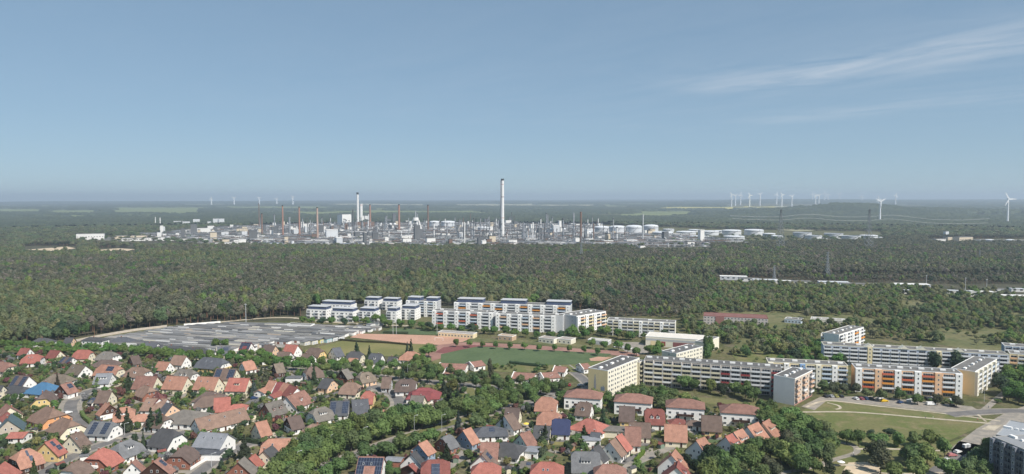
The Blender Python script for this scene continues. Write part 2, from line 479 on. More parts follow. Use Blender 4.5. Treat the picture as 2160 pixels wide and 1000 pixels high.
road("avenue", [(600, 1030), (690, 985), (760, 958), (850, 925), (940, 898), (1010, 876), (1075, 860), (1130, 848), (1180, 838), (1235, 842)], 8.0, .056, ASPH, 2.0, True)
road("street", [(985, 815), (1000, 835), (1012, 850), (1015, 874)], 6.0, .053, ASPH, 1.5)
road("street", [(915, 1010), (945, 985), (975, 965), (1000, 950), (1050, 925), (1075, 917), (1100, 900)], 5.0, .05, PAVE)
road("street", [(1290, 1030), (1325, 985), (1350, 972), (1395, 952), (1420, 940)], 5.0, .05, PAVE)
road("street", [(1105, 892), (1130, 905), (1190, 903), (1260, 905), (1300, 902)], 4.0, .05, PAVE)
road("street", [(1190, 770), (1230, 800), (1240, 815), (1235, 842)], 6.0, .053, ASPH, 1.5)
road("forest_road", [(400, 690), (480, 678), (600, 670), (700, 680), (860, 688)], 6.0, .16, SANDP)
road("street", [(2000, 875), (2100, 868), (2180, 868), (2250, 870)], 7.0, .22, ASPH, 1.5)

# ------------------------------------------------------------ trees and other plants
def vnoise(v, s, k=0.0): return noise.noise(Vector((v[0] * s + k, v[1] * s - k, v[2] * s + 2 * k)))

ICO = None
def ico():
    global ICO
    if ICO is None:
        import bmesh
        bm = bmesh.new(); bmesh.ops.create_icosphere(bm, subdivisions=2, radius=1)
        ICO = ([tuple(v.co) for v in bm.verts], [tuple(v.index for v in f.verts) for f in bm.faces]); bm.free()
    return ICO

def crown_mesh(name, seed, m_, lobes=11, leaves=70, spread=.62, lob=(.30, .46), cone=False, leafsize=(.07, .13), sparse=0.0, column=False):
    """foliage of many small leaf clumps gathered in uneven lobes; unit radius about the origin"""
    rnd = random.Random(seed)
    iv, jf = ico()
    mb = MB()
    L = []
    if cone:
        for k in range(lobes):
            t = (k + .5) / lobes
            a = k * 2.4 + rnd.random()
            rr = (1 - t) * .62
            L.append((rr * math.cos(a) * .6, rr * math.sin(a) * .6, -1 + 2 * t * .97, max(.10, (1 - t) * .5 + .05), .85))
    else:
        for k in range(lobes):
            for _ in range(30):
                p = Vector((rnd.uniform(-1, 1), rnd.uniform(-1, 1), rnd.uniform(-.85, 1)))
                if p.length < 1: break
            p = p.normalized() * (spread * rnd.uniform(.45, 1.1)) if k else Vector((0, 0, 0))
            r = rnd.uniform(*lob) * (1.25 if k == 0 else 1)
            if p.z < -.3: r *= .75
            if column: p = Vector((p.x * .55, p.y * .55, p.z * 1.1))
            L.append((p.x, p.y, p.z, r, rnd.uniform(.8, 1.05)))
    for (cx, cy, cz, r, sq) in L:
        k = rnd.uniform(0, 99)
        rc = r * (.82 if sparse == 0 else .55)
        vv = []
        for a in iv:
            d = 1 + .42 * vnoise(a, 1.6, k) + .22 * vnoise(a, 4.2, k + 5)
            vv.append((cx + a[0] * rc * d, cy + a[1] * rc * d, cz + a[2] * rc * sq * d))
        if rnd.random() >= sparse: mb.add(vv, jf, m_)
        nl = int(leaves * (r / .38) ** 1.5) + 8
        for _ in range(nl):
            a = Vector((rnd.gauss(0, 1), rnd.gauss(0, 1), rnd.gauss(.25, 1))).normalized()
            q = r * rnd.uniform(.80, 1.16) * (1 + .25 * vnoise(a, 1.6, k))
            c = Vector((cx + a.x * q, cy + a.y * q, cz + a.z * q * sq))
            nrm = (a + Vector((rnd.uniform(-.7, .7), rnd.uniform(-.7, .7), rnd.uniform(-.3, .9)))).normalized()
            t1 = nrm.orthogonal().normalized(); t2 = nrm.cross(t1)
            an = rnd.uniform(0, 6.28)
            e1 = t1 * math.cos(an) + t2 * math.sin(an); e2 = nrm.cross(e1)
            s = rnd.uniform(*leafsize)
            s2 = s * rnd.uniform(.5, .9)
            mb.add([c - e1 * s, c - e2 * s2 + nrm * s * .2, c + e1 * s, c + e2 * s2 + nrm * s * .2], [(0, 1, 2, 3)], m_)
    me = mb.mesh(name)
    return me

def trunk_mesh(m_, limbs=4, seed=1):
    rnd = random.Random(seed)
    mb = MB()
    mb.bar((0, 0, -.02), (.03, .02, .55), .055, m_, 7, .035)
    mb.bar((.03, .02, .54), (0, .03, 1.05), .035, m_, 6, .012)
    for k in range(limbs):
        a = k * 6.28 / limbs + rnd.random()
        z = .38 + .09 * k
        mb.bar((.02, .02, z), (.28 * math.cos(a), .28 * math.sin(a), z + .34), .022, m_, 5, .008)
    return mb.mesh("trunk")

LEAF = leafmat("foliage")
NEEDLE = leafmat("needles", tr=.1)
BARK = mat((.11, .085, .065), .95, .2, 2)
BARKP = mat((.23, .13, .085), .95, .2, 2)
BROAD = [crown_mesh("crown", 10 + i, LEAF, 12, 75) for i in range(5)]
LOOSE = [crown_mesh("crown", 30 + i, LEAF, 12, 60, sparse=.5, spread=.7, lob=(.26, .38)) for i in range(2)]
SPRUCE = [crown_mesh("crown", 40 + i, NEEDLE, 11, 60, cone=True, leafsize=(.06, .11)) for i in range(2)]
COLUMN = [crown_mesh("crown", 50, LEAF, 13, 60, column=True, lob=(.24, .36))]
BUSHM = [crown_mesh("crown", 60 + i, LEAF, 7, 45, lob=(.36, .55), leafsize=(.1, .18)) for i in range(2)]
TRUNK = [trunk_mesh(BARK, 4, i) for i in range(2)]

GREENS = [(.112, .166, .058), (.128, .186, .062), (.100, .150, .058), (.140, .196, .066), (.114, .154, .068)]
DARKG = (.044, .068, .036)
DULL = (.098, .108, .064)
def make_tree(name, x, y, h, r, crown, trunk, col, label, cat, group=None, rz=0, zlow=.22):
    t = empty(name, (x, y, 0), rz, label, cat, group)
    tr = link("trunk", trunk, t, (0, 0, 0), 0, (h * .45, h * .45, h * .62))
    hz = h * (1 - zlow) / 2
    c = link("crown", crown, t, (0, 0, h - hz), 0, (r, r, hz * .98))
    c.color = (*col, 1)
    return t

FOOT = []    # (x, y, radius) circles where no plant may stand
def free(x, y, pad=0.0, roads=True):
    for (a, b, r) in FOOT:
        if (x - a) ** 2 + (y - b) ** 2 < (r + pad) ** 2: return False
    if roads:
        for c, w in ROADS:
            for i in range(len(c) - 1):
                a, b = c[i], c[i + 1]
                dx, dy = b.x - a.x, b.y - a.y
                L2 = dx * dx + dy * dy
                t = max(0, min(1, ((x - a.x) * dx + (y - a.y) * dy) / L2)) if L2 else 0
                if (x - a.x - t * dx) ** 2 + (y - a.y - t * dy) ** 2 < (w + pad) ** 2: return False
    return True

def inpoly(x, y, poly):
    c = False
    n = len(poly)
    for i in range(n):
        x1, y1 = poly[i]; x2, y2 = poly[(i + 1) % n]
        if (y1 > y) != (y2 > y) and x < (x2 - x1) * (y - y1) / (y2 - y1) + x1: c = not c
    return c

def fill(poly, gap, seed, pad=0.0, chk=True, z=5.0, jit=.38, roads=True):
    """points about gap metres apart inside a photo polygon"""
    w = [P(u, v, z) for u, v in poly]
    pw = [(p.x, p.y) for p in w]
    xs, ys = [p[0] for p in pw], [p[1] for p in pw]
    rnd = random.Random(seed)
    out = []
    y = min(ys); k = 0
    while y < max(ys):
        x = min(xs) + (gap * .5 if k % 2 else 0)
        while x < max(xs):
            a, b = x + rnd.uniform(-jit, jit) * gap, y + rnd.uniform(-jit, jit) * gap
            if inpoly(a, b, pw) and (not chk or free(a, b, pad, roads)): out.append((a, b))
            x += gap
        y += gap * .87; k += 1
    return out

def line_pts(pts, gap, z=5.0, seed=0, jit=.12):
    w = [P(u, v, z) for u, v in pts]
    rnd = random.Random(seed)
    out, carry = [], 0
    for a, b in zip(w, w[1:]):
        L = (b - a).length; d = carry
        while d < L:
            p = a + (b - a) * (d / L)
            out.append((p.x + rnd.uniform(-jit, jit) * gap, p.y + rnd.uniform(-jit, jit) * gap)); d += gap
        carry = d - L
    return out

def stuff_cloud(name, items, protos):
    """items: (x, y, h, r, proto index); one object, instanced foliage for masses nobody could count"""
    me = bpy.data.meshes.new(name)
    me.from_pydata([(a[0], a[1], 0) for a in items], [], [])
    rnd = random.Random(len(items))
    at = me.attributes.new("idx", 'INT', 'POINT'); at.data.foreach_set("value", [a[4] for a in items])
    at = me.attributes.new("scl", 'FLOAT_VECTOR', 'POINT')
    s = []
    for a in items: s += [a[3], a[3], a[2]]
    at.data.foreach_set("vector", s)
    at = me.attributes.new("rot", 'FLOAT_VECTOR', 'POINT')
    s = []
    for a in items: s += [0, 0, rnd.uniform(0, 6.28)]
    at.data.foreach_set("vector", s)
    o = bpy.data.objects.new(name, me); COL.objects.link(o)
    ng = bpy.data.node_groups.new(name, 'GeometryNodeTree')
    ng.interface.new_socket("Geometry", in_out='INPUT', socket_type='NodeSocketGeometry')
    ng.interface.new_socket("Geometry", in_out='OUTPUT', socket_type='NodeSocketGeometry')
    n, l = ng.nodes, ng.links
    gi, go = n.new("NodeGroupInput"), n.new("NodeGroupOutput")
    ip = n.new("GeometryNodeInstanceOnPoints")
    ci = n.new("GeometryNodeCollectionInfo")
    ci.inputs["Collection"].default_value = protos
    ci.inputs["Separate Children"].default_value = True
    ci.inputs["Reset Children"].default_value = True
    def na(nm, ty):
        q = n.new("GeometryNodeInputNamedAttribute"); q.data_type = ty; q.inputs["Name"].default_value = nm
        return q.outputs[0]
    l.new(gi.outputs[0], ip.inputs["Points"]); l.new(ci.outputs[0], ip.inputs["Instance"])
    ip.inputs["Pick Instance"].default_value = True
    l.new(na("idx", 'INT'), ip.inputs["Instance Index"])
    l.new(na("rot", 'FLOAT_VECTOR'), ip.inputs["Rotation"]); l.new(na("scl", 'FLOAT_VECTOR'), ip.inputs["Scale"])
    l.new(ip.outputs[0], go.inputs[0])
    md = o.modifiers.new("plants", 'NODES'); md.node_group = ng
    return tag(o, kind='stuff')

# plant kinds for the masses: crown and stem in one mesh, unit height, unit radius; never linked to the scene
PROTO = bpy.data.collections.new("plant_kinds")
def proto(tag_, me, col, trunk=None, low=.2, mtr=None):
    mb_v = [(v.co.x, v.co.y, low + (v.co.z + 1) / 2 * (1 - low)) for v in me.vertices]
    fs_ = [tuple(p.vertices) for p in me.polygons]
    mb = MB(); mb.add(mb_v, fs_, leafmat('foliage_kind', tr=.28, fixed=col))
    if mtr: mb.bar((0, 0, 0), (0, 0, .7), .05, mtr, 5, .03)
    o = bpy.data.objects.new("kind_" + tag_, mb.mesh("plant_kind_" + tag_))
    o.color = (*col, 1)
    PROTO.objects.link(o)
small = [crown_mesh("c", 80 + i, LEAF, 6, 34, lob=(.36, .52), leafsize=(.12, .2)) for i in range(2)]
thin = [crown_mesh("c", 84 + i, LEAF, 6, 30, lob=(.3, .44), leafsize=(.1, .18), sparse=.45) for i in range(2)]
KINDS_ = []
def addk(nm, *a, **k):
    KINDS_.append(nm); proto("%02d" % (len(KINDS_) - 1), *a, **k)
addk("pine1", thin[0], (0.141, 0.151, 0.093), low=.45, mtr=BARKP)
addk("pine2", thin[1], (0.170, 0.170, 0.107), low=.45, mtr=BARKP)
addk("pine3", thin[0], (0.112, 0.130, 0.086), low=.4, mtr=BARKP)
addk("olive1", small[0], (0.133, 0.159, 0.067), low=.2, mtr=BARK)
addk("olive2", small[1], (0.166, 0.186, 0.076), low=.2, mtr=BARK)
addk("green1", small[0], (0.100, 0.162, 0.057), low=.12, mtr=BARK)
addk("green2", small[1], (0.125, 0.208, 0.063), low=.12, mtr=BARK)
addk("bright", small[0], (0.175, 0.236, 0.071), low=.12, mtr=BARK)
addk("dark", small[1], (0.060, 0.096, 0.053), low=.08, mtr=BARK)
addk("grey", thin[1], (0.181, 0.186, 0.117), low=.15, mtr=BARK)
addk("bush1", BUSHM[0], (0.104, 0.166, 0.063), low=0)
addk("bush2", BUSHM[1], (0.137, 0.195, 0.080), low=0)
addk("bush3", BUSHM[0], (0.071, 0.100, 0.059), low=0)
addk("bushy", BUSHM[1], (0.236, 0.236, 0.092), low=0)
addk("bushp", BUSHM[0], (0.181, 0.087, 0.081), low=0)
addk("bushw", BUSHM[1], (0.236, 0.236, 0.236), low=0)
addk("big1", BROAD[0], (0.109, 0.186, 0.054), low=.15, mtr=BARK)
addk("big2", BROAD[1], (0.129, 0.219, 0.061), low=.15, mtr=BARK)
addk("wood1", small[0], (0.175, 0.192, 0.103), low=.2, mtr=BARK)
addk("wood2", small[1], (0.147, 0.181, 0.092), low=.2, mtr=BARK)
addk("wood3", small[0], (0.208, 0.214, 0.103), low=.2, mtr=BARK)
addk("wood4", small[1], (0.130, 0.175, 0.086), low=.15, mtr=BARK)
addk("wood5", thin[0], (0.233, 0.208, 0.167), low=.3, mtr=BARK)
K = {k: i for i, k in enumerate(KINDS_)}
# ------------------------------------------------------------ houses
def window_mesh(name, w, h, frame, glass=GLASS, div=2):
    mb = MB()
    mb.box(-w / 2, w / 2, -.03, .06, 0, h, frame)
    n = div; gw = (w - .1 * (n + 1)) / n
    for i in range(n):
        x = -w / 2 + .1 + i * (gw + .1)
        mb.box(x, x + gw, -.05, 0, .1, h - .1, glass)
    return mb.mesh(name)
WIN = window_mesh("window", 1.5, 1.3, WHITE)
WINS = window_mesh("window", .9, 1.2, WHITE, div=1)
WINB = window_mesh("window", 2.1, 2.0, WHITE)
WINR = window_mesh("roof_window", .8, 1.1, METAL, div=1)
DOORM = MB().box(-.5, .5, -.06, .06, 0, 2.1, DWOOD).box(-.6, .6, -.03, .08, 0, 2.2, WHITE).mesh("door")
CHIM = MB().box(-.3, .3, -.3, .3, -.9, .9, BRICK).box(-.36, .36, -.36, .36, .9, 1.02, CONC).mesh("chimney")
WC = dict(w=WHITE, c=CREAM, y=YELLOW, p=PEACH, o=ORANGEW, m=MINT, g=GREIGE, b=BRICK, d=DWOOD, l=LGREY, s=BLUEW)

def house(u1, v1, u2, v2, W, c, roof, wall, label, z=8.2, eave=None, dorm=0, wide=0, solar=0, chim=1, clad=None, base=None, slope=None, win=1, grp=None, cat="house", name="house", rw=0, balc=0):
    a, b = P(u1, v1, z), P(u2, v2, z)
    R = (b - a).length / 2
    ang = math.atan2(b.y - a.y, b.x - a.x)
    w = W / 2
    if eave is None: eave = max(2.7, z - w * 1.02)
    sl = (z - eave) / w
    E = R + w * (1 - c) * .95
    mid = (a + b) / 2
    h = empty(name, (mid.x, mid.y, 0), ang, label, cat, grp)
    rm = RT[roof]; wm = WC[wall]
    zc, yc = eave + c * (z - eave), w * (1 - c)
    if c >= .999:
        v = [(-E, -w, eave), (E, -w, eave), (E, 0, z), (-E, 0, z), (E, w, eave), (-E, w, eave)]
        f = [(0, 1, 2, 3), (3, 2, 4, 5)]
    elif c <= .001:
        v = [(-E, -w, eave), (E, -w, eave), (R, 0, z), (-R, 0, z), (E, w, eave), (-E, w, eave)]
        f = [(0, 1, 2, 3), (3, 2, 4, 5), (1, 4, 2), (5, 0, 3)]
    else:
        v = [(-E, -w, eave), (E, -w, eave), (E, -yc, zc), (R, 0, z), (-R, 0, z), (-E, -yc, zc), (E, w, eave), (-E, w, eave), (E, yc, zc), (-E, yc, zc)]
        f = [(0, 1, 2, 3, 4, 5), (4, 3, 8, 6, 7, 9), (2, 8, 3), (9, 5, 4)]
    rf = MB().shell(v, f, .22, rm)
    rf.bar((-R, 0, z + .03), (R, 0, z + .03), .14, rm, 5)
    roofo = rf.build("roof", h)
    # walls
    oh = .55 if W > 7 else .3
    e2, w2 = E - oh, w - oh
    t = .24
    zt = lambda y: z - abs(y) * sl - t
    if c >= .999: prof = [(-w2, zt(w2)), (0, z - t), (w2, zt(w2))]
    elif c <= .001: prof = [(-w2, zt(w2)), (w2, zt(w2))]
    else:
        y_ = yc + .02
        prof = [(-w2, zt(w2)), (-y_, min(zt(y_), zc - t)), (y_, min(zt(y_), zc - t)), (w2, zt(w2))]
    ring = [(-w2, 0)] + prof + [(w2, 0)]
    n = len(ring)
    wb = MB()
    vv = [(-e2, y, q) for y, q in ring] + [(e2, y, q) for y, q in ring]
    ff = [tuple(range(n)), tuple(range(2 * n - 1, n - 1, -1))] + [(i, n + i, n + i + 1, i + 1) for i in range(n - 1)]
    ff = [tuple(reversed(q)) for q in ff]
    wb.add(vv, ff, wm)
    if base: wb.box(-e2 - .06, e2 + .06, -w2 - .06, w2 + .06, 0, 1.2 if base == 'd' else 2.6, WC[base])
    wb.build("wall", h)
    if clad:    # a timber or painted gable field on the left (-x) or right (+x) end
        for sgn, key in clad:
            m2 = WC[key]; x = sgn * (e2 + .05)
            ys = [p for p in prof]
            zl = 2.9
            pts = [(-w2 + .05, zl)] + [(y * .985, q - .05) for y, q in ys if q > zl + .05] + [(w2 - .05, zl)]
            if c <= .001: continue
            cm = MB()
            a_ = [(x - .06 * 1, y, q) for y, q in pts] + [(x + .06, y, q) for y, q in pts]
            k = len(pts)
            cm.add(a_, [tuple(range(k)), tuple(range(2 * k - 1, k - 1, -1))] + [(i, i + k, (i + 1) % k + k, (i + 1) % k) for i in range(k)], m2)
            cm.build("gable_cladding", h)
    FOOT.append((mid.x, mid.y, max(w, min(E, w * 1.5))))
    if E > w * 1.3:
        for s in (-1, 1): FOOT.append((mid.x + s * (E - w) * math.cos(ang), mid.y + s * (E - w) * math.sin(ang), w))
    if chim:
        link("chimney", CHIM, roofo, (R * .35 * (1 if (u1 * 7) % 2 else -1), w * .18, z - w * .18 * sl + .5))
    rnd = random.Random(int(u1 * 13 + v1 * 7))
    if win:
        # front long side
        k = max(2, int(2 * e2 / 3.4))
        floors = [0.9] + ([3.6] if eave > 5.0 else [])
        for fl in floors:
            for i in range(k):
                x = -e2 + (i + .5) * 2 * e2 / k
                if fl < 1 and i == k // 2:
                    link("door", DOORM, h, (x, -w2 - .02, .1)); continue
                link("window", WIN if (i + k) % 2 else WINB if fl < 1 and rnd.random() < .4 else WIN, h, (x, -w2 - .01, fl if True else 0))
        for sgn in (-1, 1):
            x = sgn * (e2 + .01 + (.12 if clad and any(s == sgn for s, _ in clad) else 0)); rz = sgn * math.pi / 2
            for y in (-w2 * .52, w2 * .5):
                link("window", WIN, h, (x, y, .9), rz)
                if eave > 5: link("window", WIN, h, (x, y, 3.6), rz)
            up = (eave + .6 if eave > 5 else 3.55)
            if c > .3 and zc - t - up > 1.2 - .2:
                yy = (0,) if w2 < 3.6 else (-1.25, 1.25)
                for y in yy:
                    if abs(y) * sl + up + 1.4 < z: link("window", WINS, h, (x, y, up), rz)
                if balc and sgn == (1 if balc > 0 else -1):
                    MB().box(min(x, x + sgn * 1.1), max(x, x + sgn * 1.1), -2.2, 2.2, up - .9, up + .1, WHITE).build("balcony", h)
    # dormers on the camera side
    for d in range(dorm):
        x = (d - (dorm - 1) / 2) * (2 * R / max(dorm, 1)) * .75 if dorm > 1 else 0
        dormer(h, x, 1.5, z, w, sl, rm, wm, eave)
    if wide: dormer(h, 0, wide, z, w, sl, rm, wm, eave, shed=True)
    if solar:
        panels(h, solar, R, w, sl, z)
    if rw:
        for i in range(rw):
            x = (-R * .5 + i * R * .6); y = -w * .42
            o = link("roof_window", WINR, h, (x, y, z + y * sl + .14)); o.rotation_euler = (-(math.pi / 2 - math.atan(sl)), 0, 0)
    return h

def dormer(h, x, dw, z, w, sl, rm, wm, eave, shed=False):
    y0 = -w * .62 if not shed else -w * .55
    zb = z + y0 * sl           # roof surface where the dormer front stands
    hh = 1.45
    mb = MB()
    y1 = y0 + hh / sl if not shed else y0 + hh / max(.2, sl - .25)
    y1 = min(y1, -.15)
    mb.box(x - dw / 2, x + dw / 2, y0, y1, zb - .1, zb + hh, wm)
    d = mb.build("dormer", h)
    if shed:
        zr = zb + hh + .05; ze = z - .1
        yr = min(-.1, y1 + .6)
        MB().shell([(x - dw / 2 - .25, y0 - .4, zr - .1), (x + dw / 2 + .25, y0 - .4, zr - .1), (x + dw / 2 + .25, yr, zr + (yr - y0) * .22), (x - dw / 2 - .25, yr, zr + (yr - y0) * .22)], [(0, 1, 2, 3)], .15, rm).build("dormer_roof", d)
    else:
        zr = zb + hh
        MB().shell([(x - dw / 2 - .2, y0 - .3, zr - .1), (x, y0 - .3, zr + .75), (x, -.05, zr + .75), (x - dw / 2 - .2, y1, zr - .1), (x + dw / 2 + .2, y0 - .3, zr - .1), (x + dw / 2 + .2, y1, zr - .1)], [(0, 1, 2, 3), (1, 4, 5, 2)], .12, rm).build("dormer_roof", d)
    k = max(1, int(dw / 1.3))
    for i in range(k): link("window", WINS, d, (x + (i + .5 - k / 2) * dw / k, y0 - .01, zb + .15))

def panels(h, kind, R, w, sl, z):
    """dark photovoltaic fields lying on the camera-side slope"""
    th = math.atan(sl)
    def field(x0, x1, s0, s1, nx, ny, name="solar_panels"):
        mb = MB()
        def pt(x, s, k): return (x, -s * math.cos(th) - k * math.sin(th), z - s * math.sin(th) + k * math.cos(th))
        def quad(xa, xb, sa, sb, k0, k1, m_):
            v = [pt(x, s, k) for k in (k0, k1) for s in (sb, sa) for x in (xa, xb)]
            mb.add(v, [(0, 2, 3, 1), (4, 5, 7, 6), (0, 1, 5, 4), (2, 6, 7, 3), (0, 4, 6, 2), (1, 3, 7, 5)], m_)
        quad(x0, x1, s0, s1, .05, .10, PFRAME)
        dx, ds = (x1 - x0) / nx, (s1 - s0) / ny
        for i in range(nx):
            for j in range(ny):
                quad(x0 + i * dx + .06, x0 + (i + 1) * dx - .06, s0 + j * ds + .06, s0 + (j + 1) * ds - .06, .101, .13, PANEL)
        mb.build(name, h)
    S = math.hypot(w, w * sl)
    if kind == 1: field(-R * .1, R * .7, S * .12, S * .52, 5, 2)
    elif kind == 2: field(-R * .9, -R * .35, S * .08, S * .9, 4, 5); field(R * .3, R * .9, S * .08, S * .85, 4, 5)
    elif kind == 3:
        field(-R * .95, R * .95, S * .05, S * .45, 9, 2); field(-R * .95, -R * .4, S * .46, S * .85, 3, 2); field(R * .45, R * .95, S * .46, S * .85, 3, 2)
    elif kind == 4: field(-R * .55, R * .55, S * .2, S * .95, 7, 4)
    elif kind == 5: field(-R * .3, R * .25, S * .08, S * .4, 4, 2); field(-R * .05, R * .75, S * .41, S * .7, 5, 2)

H = house
# left quarter, back rows
H(82, 713, 97, 713, 12, 0, 'dark', 'w', "dark hipped bungalow at the forest edge, farthest left of the back row", z=6)
H(138, 712, 156, 712, 11, 1, 'dark', 'p', "black roofed house with a peach gable, beside the white flat garages", z=8)
H(188, 711, 214, 712, 9, .0, 'dark', 'w', "bright white two storey house with dark hipped roof behind the tree belt", z=8, eave=6)
H(248, 711, 268, 711, 11, 0, 'slate', 'w', "grey hipped bungalow in front of the garage rows behind the tree belt", z=6)
H(304, 723, 334, 724, 11, 1, 'slate', 'w', "slate roofed bungalow with white gable beside the long white flat building", z=6.5)
H(344, 728, 392, 731, 9, 0, 'dark', 'w', "long low white building with dark flat hipped roof below the garages", z=5.2, eave=4.2)
H(392, 734, 432, 735, 13, 0, 'dark', 'w', "wide black hipped bungalow with white annex right of the long white building", z=6)
H(458, 732, 486, 730, 12, 1, 'slate', 'g', "slate roofed house with solar panels half hidden in trees below the garages", z=8, solar=1)
H(510, 722, 531, 723, 10, 1, 'crim', 'w', "plum red roofed house with solar panels and sharp white gable by the garages", z=8.5, solar=3)
H(558, 727, 582, 729, 10, 1, 'pbrown', 'p', "dark brown gabled house with peach gable in front of the white garage ends", z=8)
H(603, 726, 629, 728, 12, 1, 'red', 'w', "bright red roofed house with a tall plain white gable by the dry lawn", z=10)
H(588, 741, 614, 743, 11, 1, 'brown', 'w', "brown roofed house directly in front of the tall white gable", z=7.5)
H(655, 733, 676, 735, 11, .6, 'brown', 'y', "brown half hipped house with yellow gable at the dry lawn", z=8.5)
H(638, 746, 660, 748, 11, 1, 'brown', 'w', "brown roofed house with small white gable in front of the yellow gabled one", z=7)
H(700, 735, 718, 732, 13, 1, 'slate', 'w', "slate blue roofed house with a white front gable at the dry lawn", z=8.5, clad=[(-1, 'w')])
H(740, 741, 760, 742, 11, .6, 'dark', 'c', "dark half hipped house with pale cream gable behind an orange lean-to roof", z=8)
H(736, 755, 755, 756, 7, 1, 'orange', 'w', "low bright orange roof in front of the dark half hipped house", z=4.6, chim=0, cat="outbuilding", name="outbuilding")
H(783, 745, 804, 746, 12, .8, 'slate', 'w', "slate roofed house with white glazed gable above the upper road trees", z=8.5, dorm=1)
H(820, 752, 838, 753, 8, 1, 'dark', 'w', "small dark grey bungalow between slate house and orange roof", z=5.5)
H(859, 741, 876, 742, 13, .3, 'orange', 'w', "orange brown hipped house below the spruces near the running track", z=8)
H(44, 734, 64, 735, 9, 1, 'dred', 'w', "dull red gabled house with white dormer wall at the left tree belt", z=7.5)
H(58, 748, 80, 747, 13, .5, 'red', 'w', "broad vivid red roof with a large white skylight", z=8, rw=2)
H(106, 738, 128, 740, 10, 1, 'dred', 'c', "wine red roofed house with cream gable and white garage", z=7.8)
H(164, 738, 188, 738, 11, .6, 'red', 'c', "bright red half hipped house with pale yellow gable at the tree belt", z=9)
H(134, 752, 155, 754, 10, 1, 'pbrown', 'w', "dark brown house with blackish solar panels in front of the red half hip", z=6.5, solar=2)
H(-6, 762, 20, 765, 13, .5, 'brick', 'c', "dusty red roofed house cut by the left edge below the tree belt", z=7.5)
H(152, 768, 181, 771, 12, 1, 'olive', 'w', "grey brown roofed house with white half timbered gable left of centre hedge", z=8, rw=1)
H(219, 741, 238, 742, 13, .5, 'wgrey', 'w', "grey brown half hipped house with white corner, below the tree belt", z=8, rw=1)
H(213, 759, 244, 760, 12, .3, 'pbrown', 'c', "low dark brown hipped roof behind the orange solar house", z=6.5)
H(274, 752, 293, 749, 11, 1, 'pbrown', 'b', "dark brown roofed brick house with open brown front gable", z=8)
H(367, 749, 394, 751, 11, 1, 'tan', 'w', "reddish brown roofed house with tall white right gable near the slate house", z=9, balc=0)
H(334, 762, 359, 764, 10, 1, 'orange', 'w', "orange gabled house with white right gable in front of the reddish brown one", z=7.8, clad=[(1, 'w')])
H(214, 769, 249, 771, 12, .6, 'orange', 'c', "orange house with a dark solar field across its middle and balcony gable", z=9, solar=1)
H(203, 788, 238, 787, 13, 1, 'lgrey', 'w', "white modern house with pale grey cross gabled roof and large windows", z=8, wide=5)
H(279, 774, 304, 775, 12, .5, 'tan', 'w', "dusty pink roofed house with white dormer gable behind the fir", z=8.2, dorm=1)
H(270, 784, 281, 784, 8, 0, 'slate', 'w', "small bluish grey carport roof left of the dusty pink house", z=4.8, chim=0, cat="outbuilding", name="outbuilding")
H(380, 778, 406, 780, 12, .6, 'wgrey', 'w', "grey brown half hipped house with two small dormers behind the orange duplex", z=8.5, dorm=2)
H(430, 753, 468, 756, 14, .5, 'slate', 'w', "large slate roofed house with roof lights and white right end, below the garages", z=9, rw=2, base='y')
H(456, 777, 500, 778, 12, 1, 'brown', 'c', "cream gabled brown roofed house with two tall black solar fields", z=9, solar=2)
H(513, 763, 531, 760, 12, .8, 'orange', 'w', "orange roofed house with white and blue front gable beyond the solar roof", z=8)
H(288, 793, 333, 794, 13, 1, 'brick', 'c', "leftmost of the four cream duplex houses in a row, weathered brown red roof", z=9.5, dorm=0, grp="cream duplex houses in a row")
H(352, 793, 397, 795, 13, 1, 'orange', 'c', "second of the four cream duplex houses, half orange and half brown roof", z=9.5, grp="cream duplex houses in a row", rw=1)
H(417, 794, 463, 796, 13, 1, 'orange', 'c', "third of the four cream duplex houses, orange roof with two dark loggias", z=9.5, grp="cream duplex houses in a row", rw=2)
H(483, 797, 527, 798, 13, 1, 'red', 'c', "rightmost of the four cream duplex houses, red roof with a bluish dormer", z=9.5, grp="cream duplex houses in a row", wide=3)
H(577, 768, 597, 765, 11, 1, 'olive', 'd', "brown roofed house with dark half timbered front gable above the red terrace", z=8.5)
MB_ = None
# left quarter, centre
H(33, 791, 62, 793, 12, 1, 'pbrown', 'w', "steep blackish roofed house with solar fields and narrow white gable", z=10, solar=2)
H(28, 812, 50, 816, 14, .3, 'dark', 'w', "sweeping dark lower roof in front of the steep blackish house", z=5.5, chim=0)
H(-14, 813, 8, 813, 10, 1, 'dark', 'c', "dark roofed house with yellow gable cut by the left edge", z=7.5)
H(112, 789, 138, 790, 15, .35, 'olive', 'w', "large olive brown half hipped roof with white corner behind the pointed conifer", z=9)
H(88, 806, 100, 807, 16, 0, 'blue', 'w', "house with bright blue hipped roof", z=8)
H(127, 812, 151, 805, 11, 1, 'brick', 'd', "red roofed house with dark timber front gable and white ground floor", z=8.5, base='w', solar=1)
H(89, 831, 97, 822, 12, .6, 'pbrown', 'y', "brown half hipped house with yellow walls between blue roof and curved street", z=8.5)
H(97, 857, 112, 861, 16, .4, 'tan', 'o', "big brown hipped house with orange striped walls beside the curved street", z=9)
H(22, 859, 13, 851, 12, 1, 'brick', 'c', "cream gabled house with orange brown roof behind the teal roof", z=8) if False else H(13, 851, 22, 859, 12, 1, 'brick', 'c', "cream gabled house with orange brown roof behind the teal roof", z=8)
H(17, 886, 24, 872, 13, 1, 'teal', 'g', "greige gabled house with dark teal roof at the left edge", z=9)
H(-4, 884, 16, 868, 8, 1, 'dred', 'w', "narrow dark red roof wedged behind the teal roofed house", z=7.5)
H(22, 912, 60, 911, 9, 1, 'red', 'w', "low plain red garage roof in front of the teal roofed house", z=4.4, chim=0, cat="outbuilding", name="outbuilding")
H(131, 880, 150, 886, 14, .55, 'tan', 'c', "brown half hipped house with cream and red brown end where the street bends", z=8.5, balc=1)
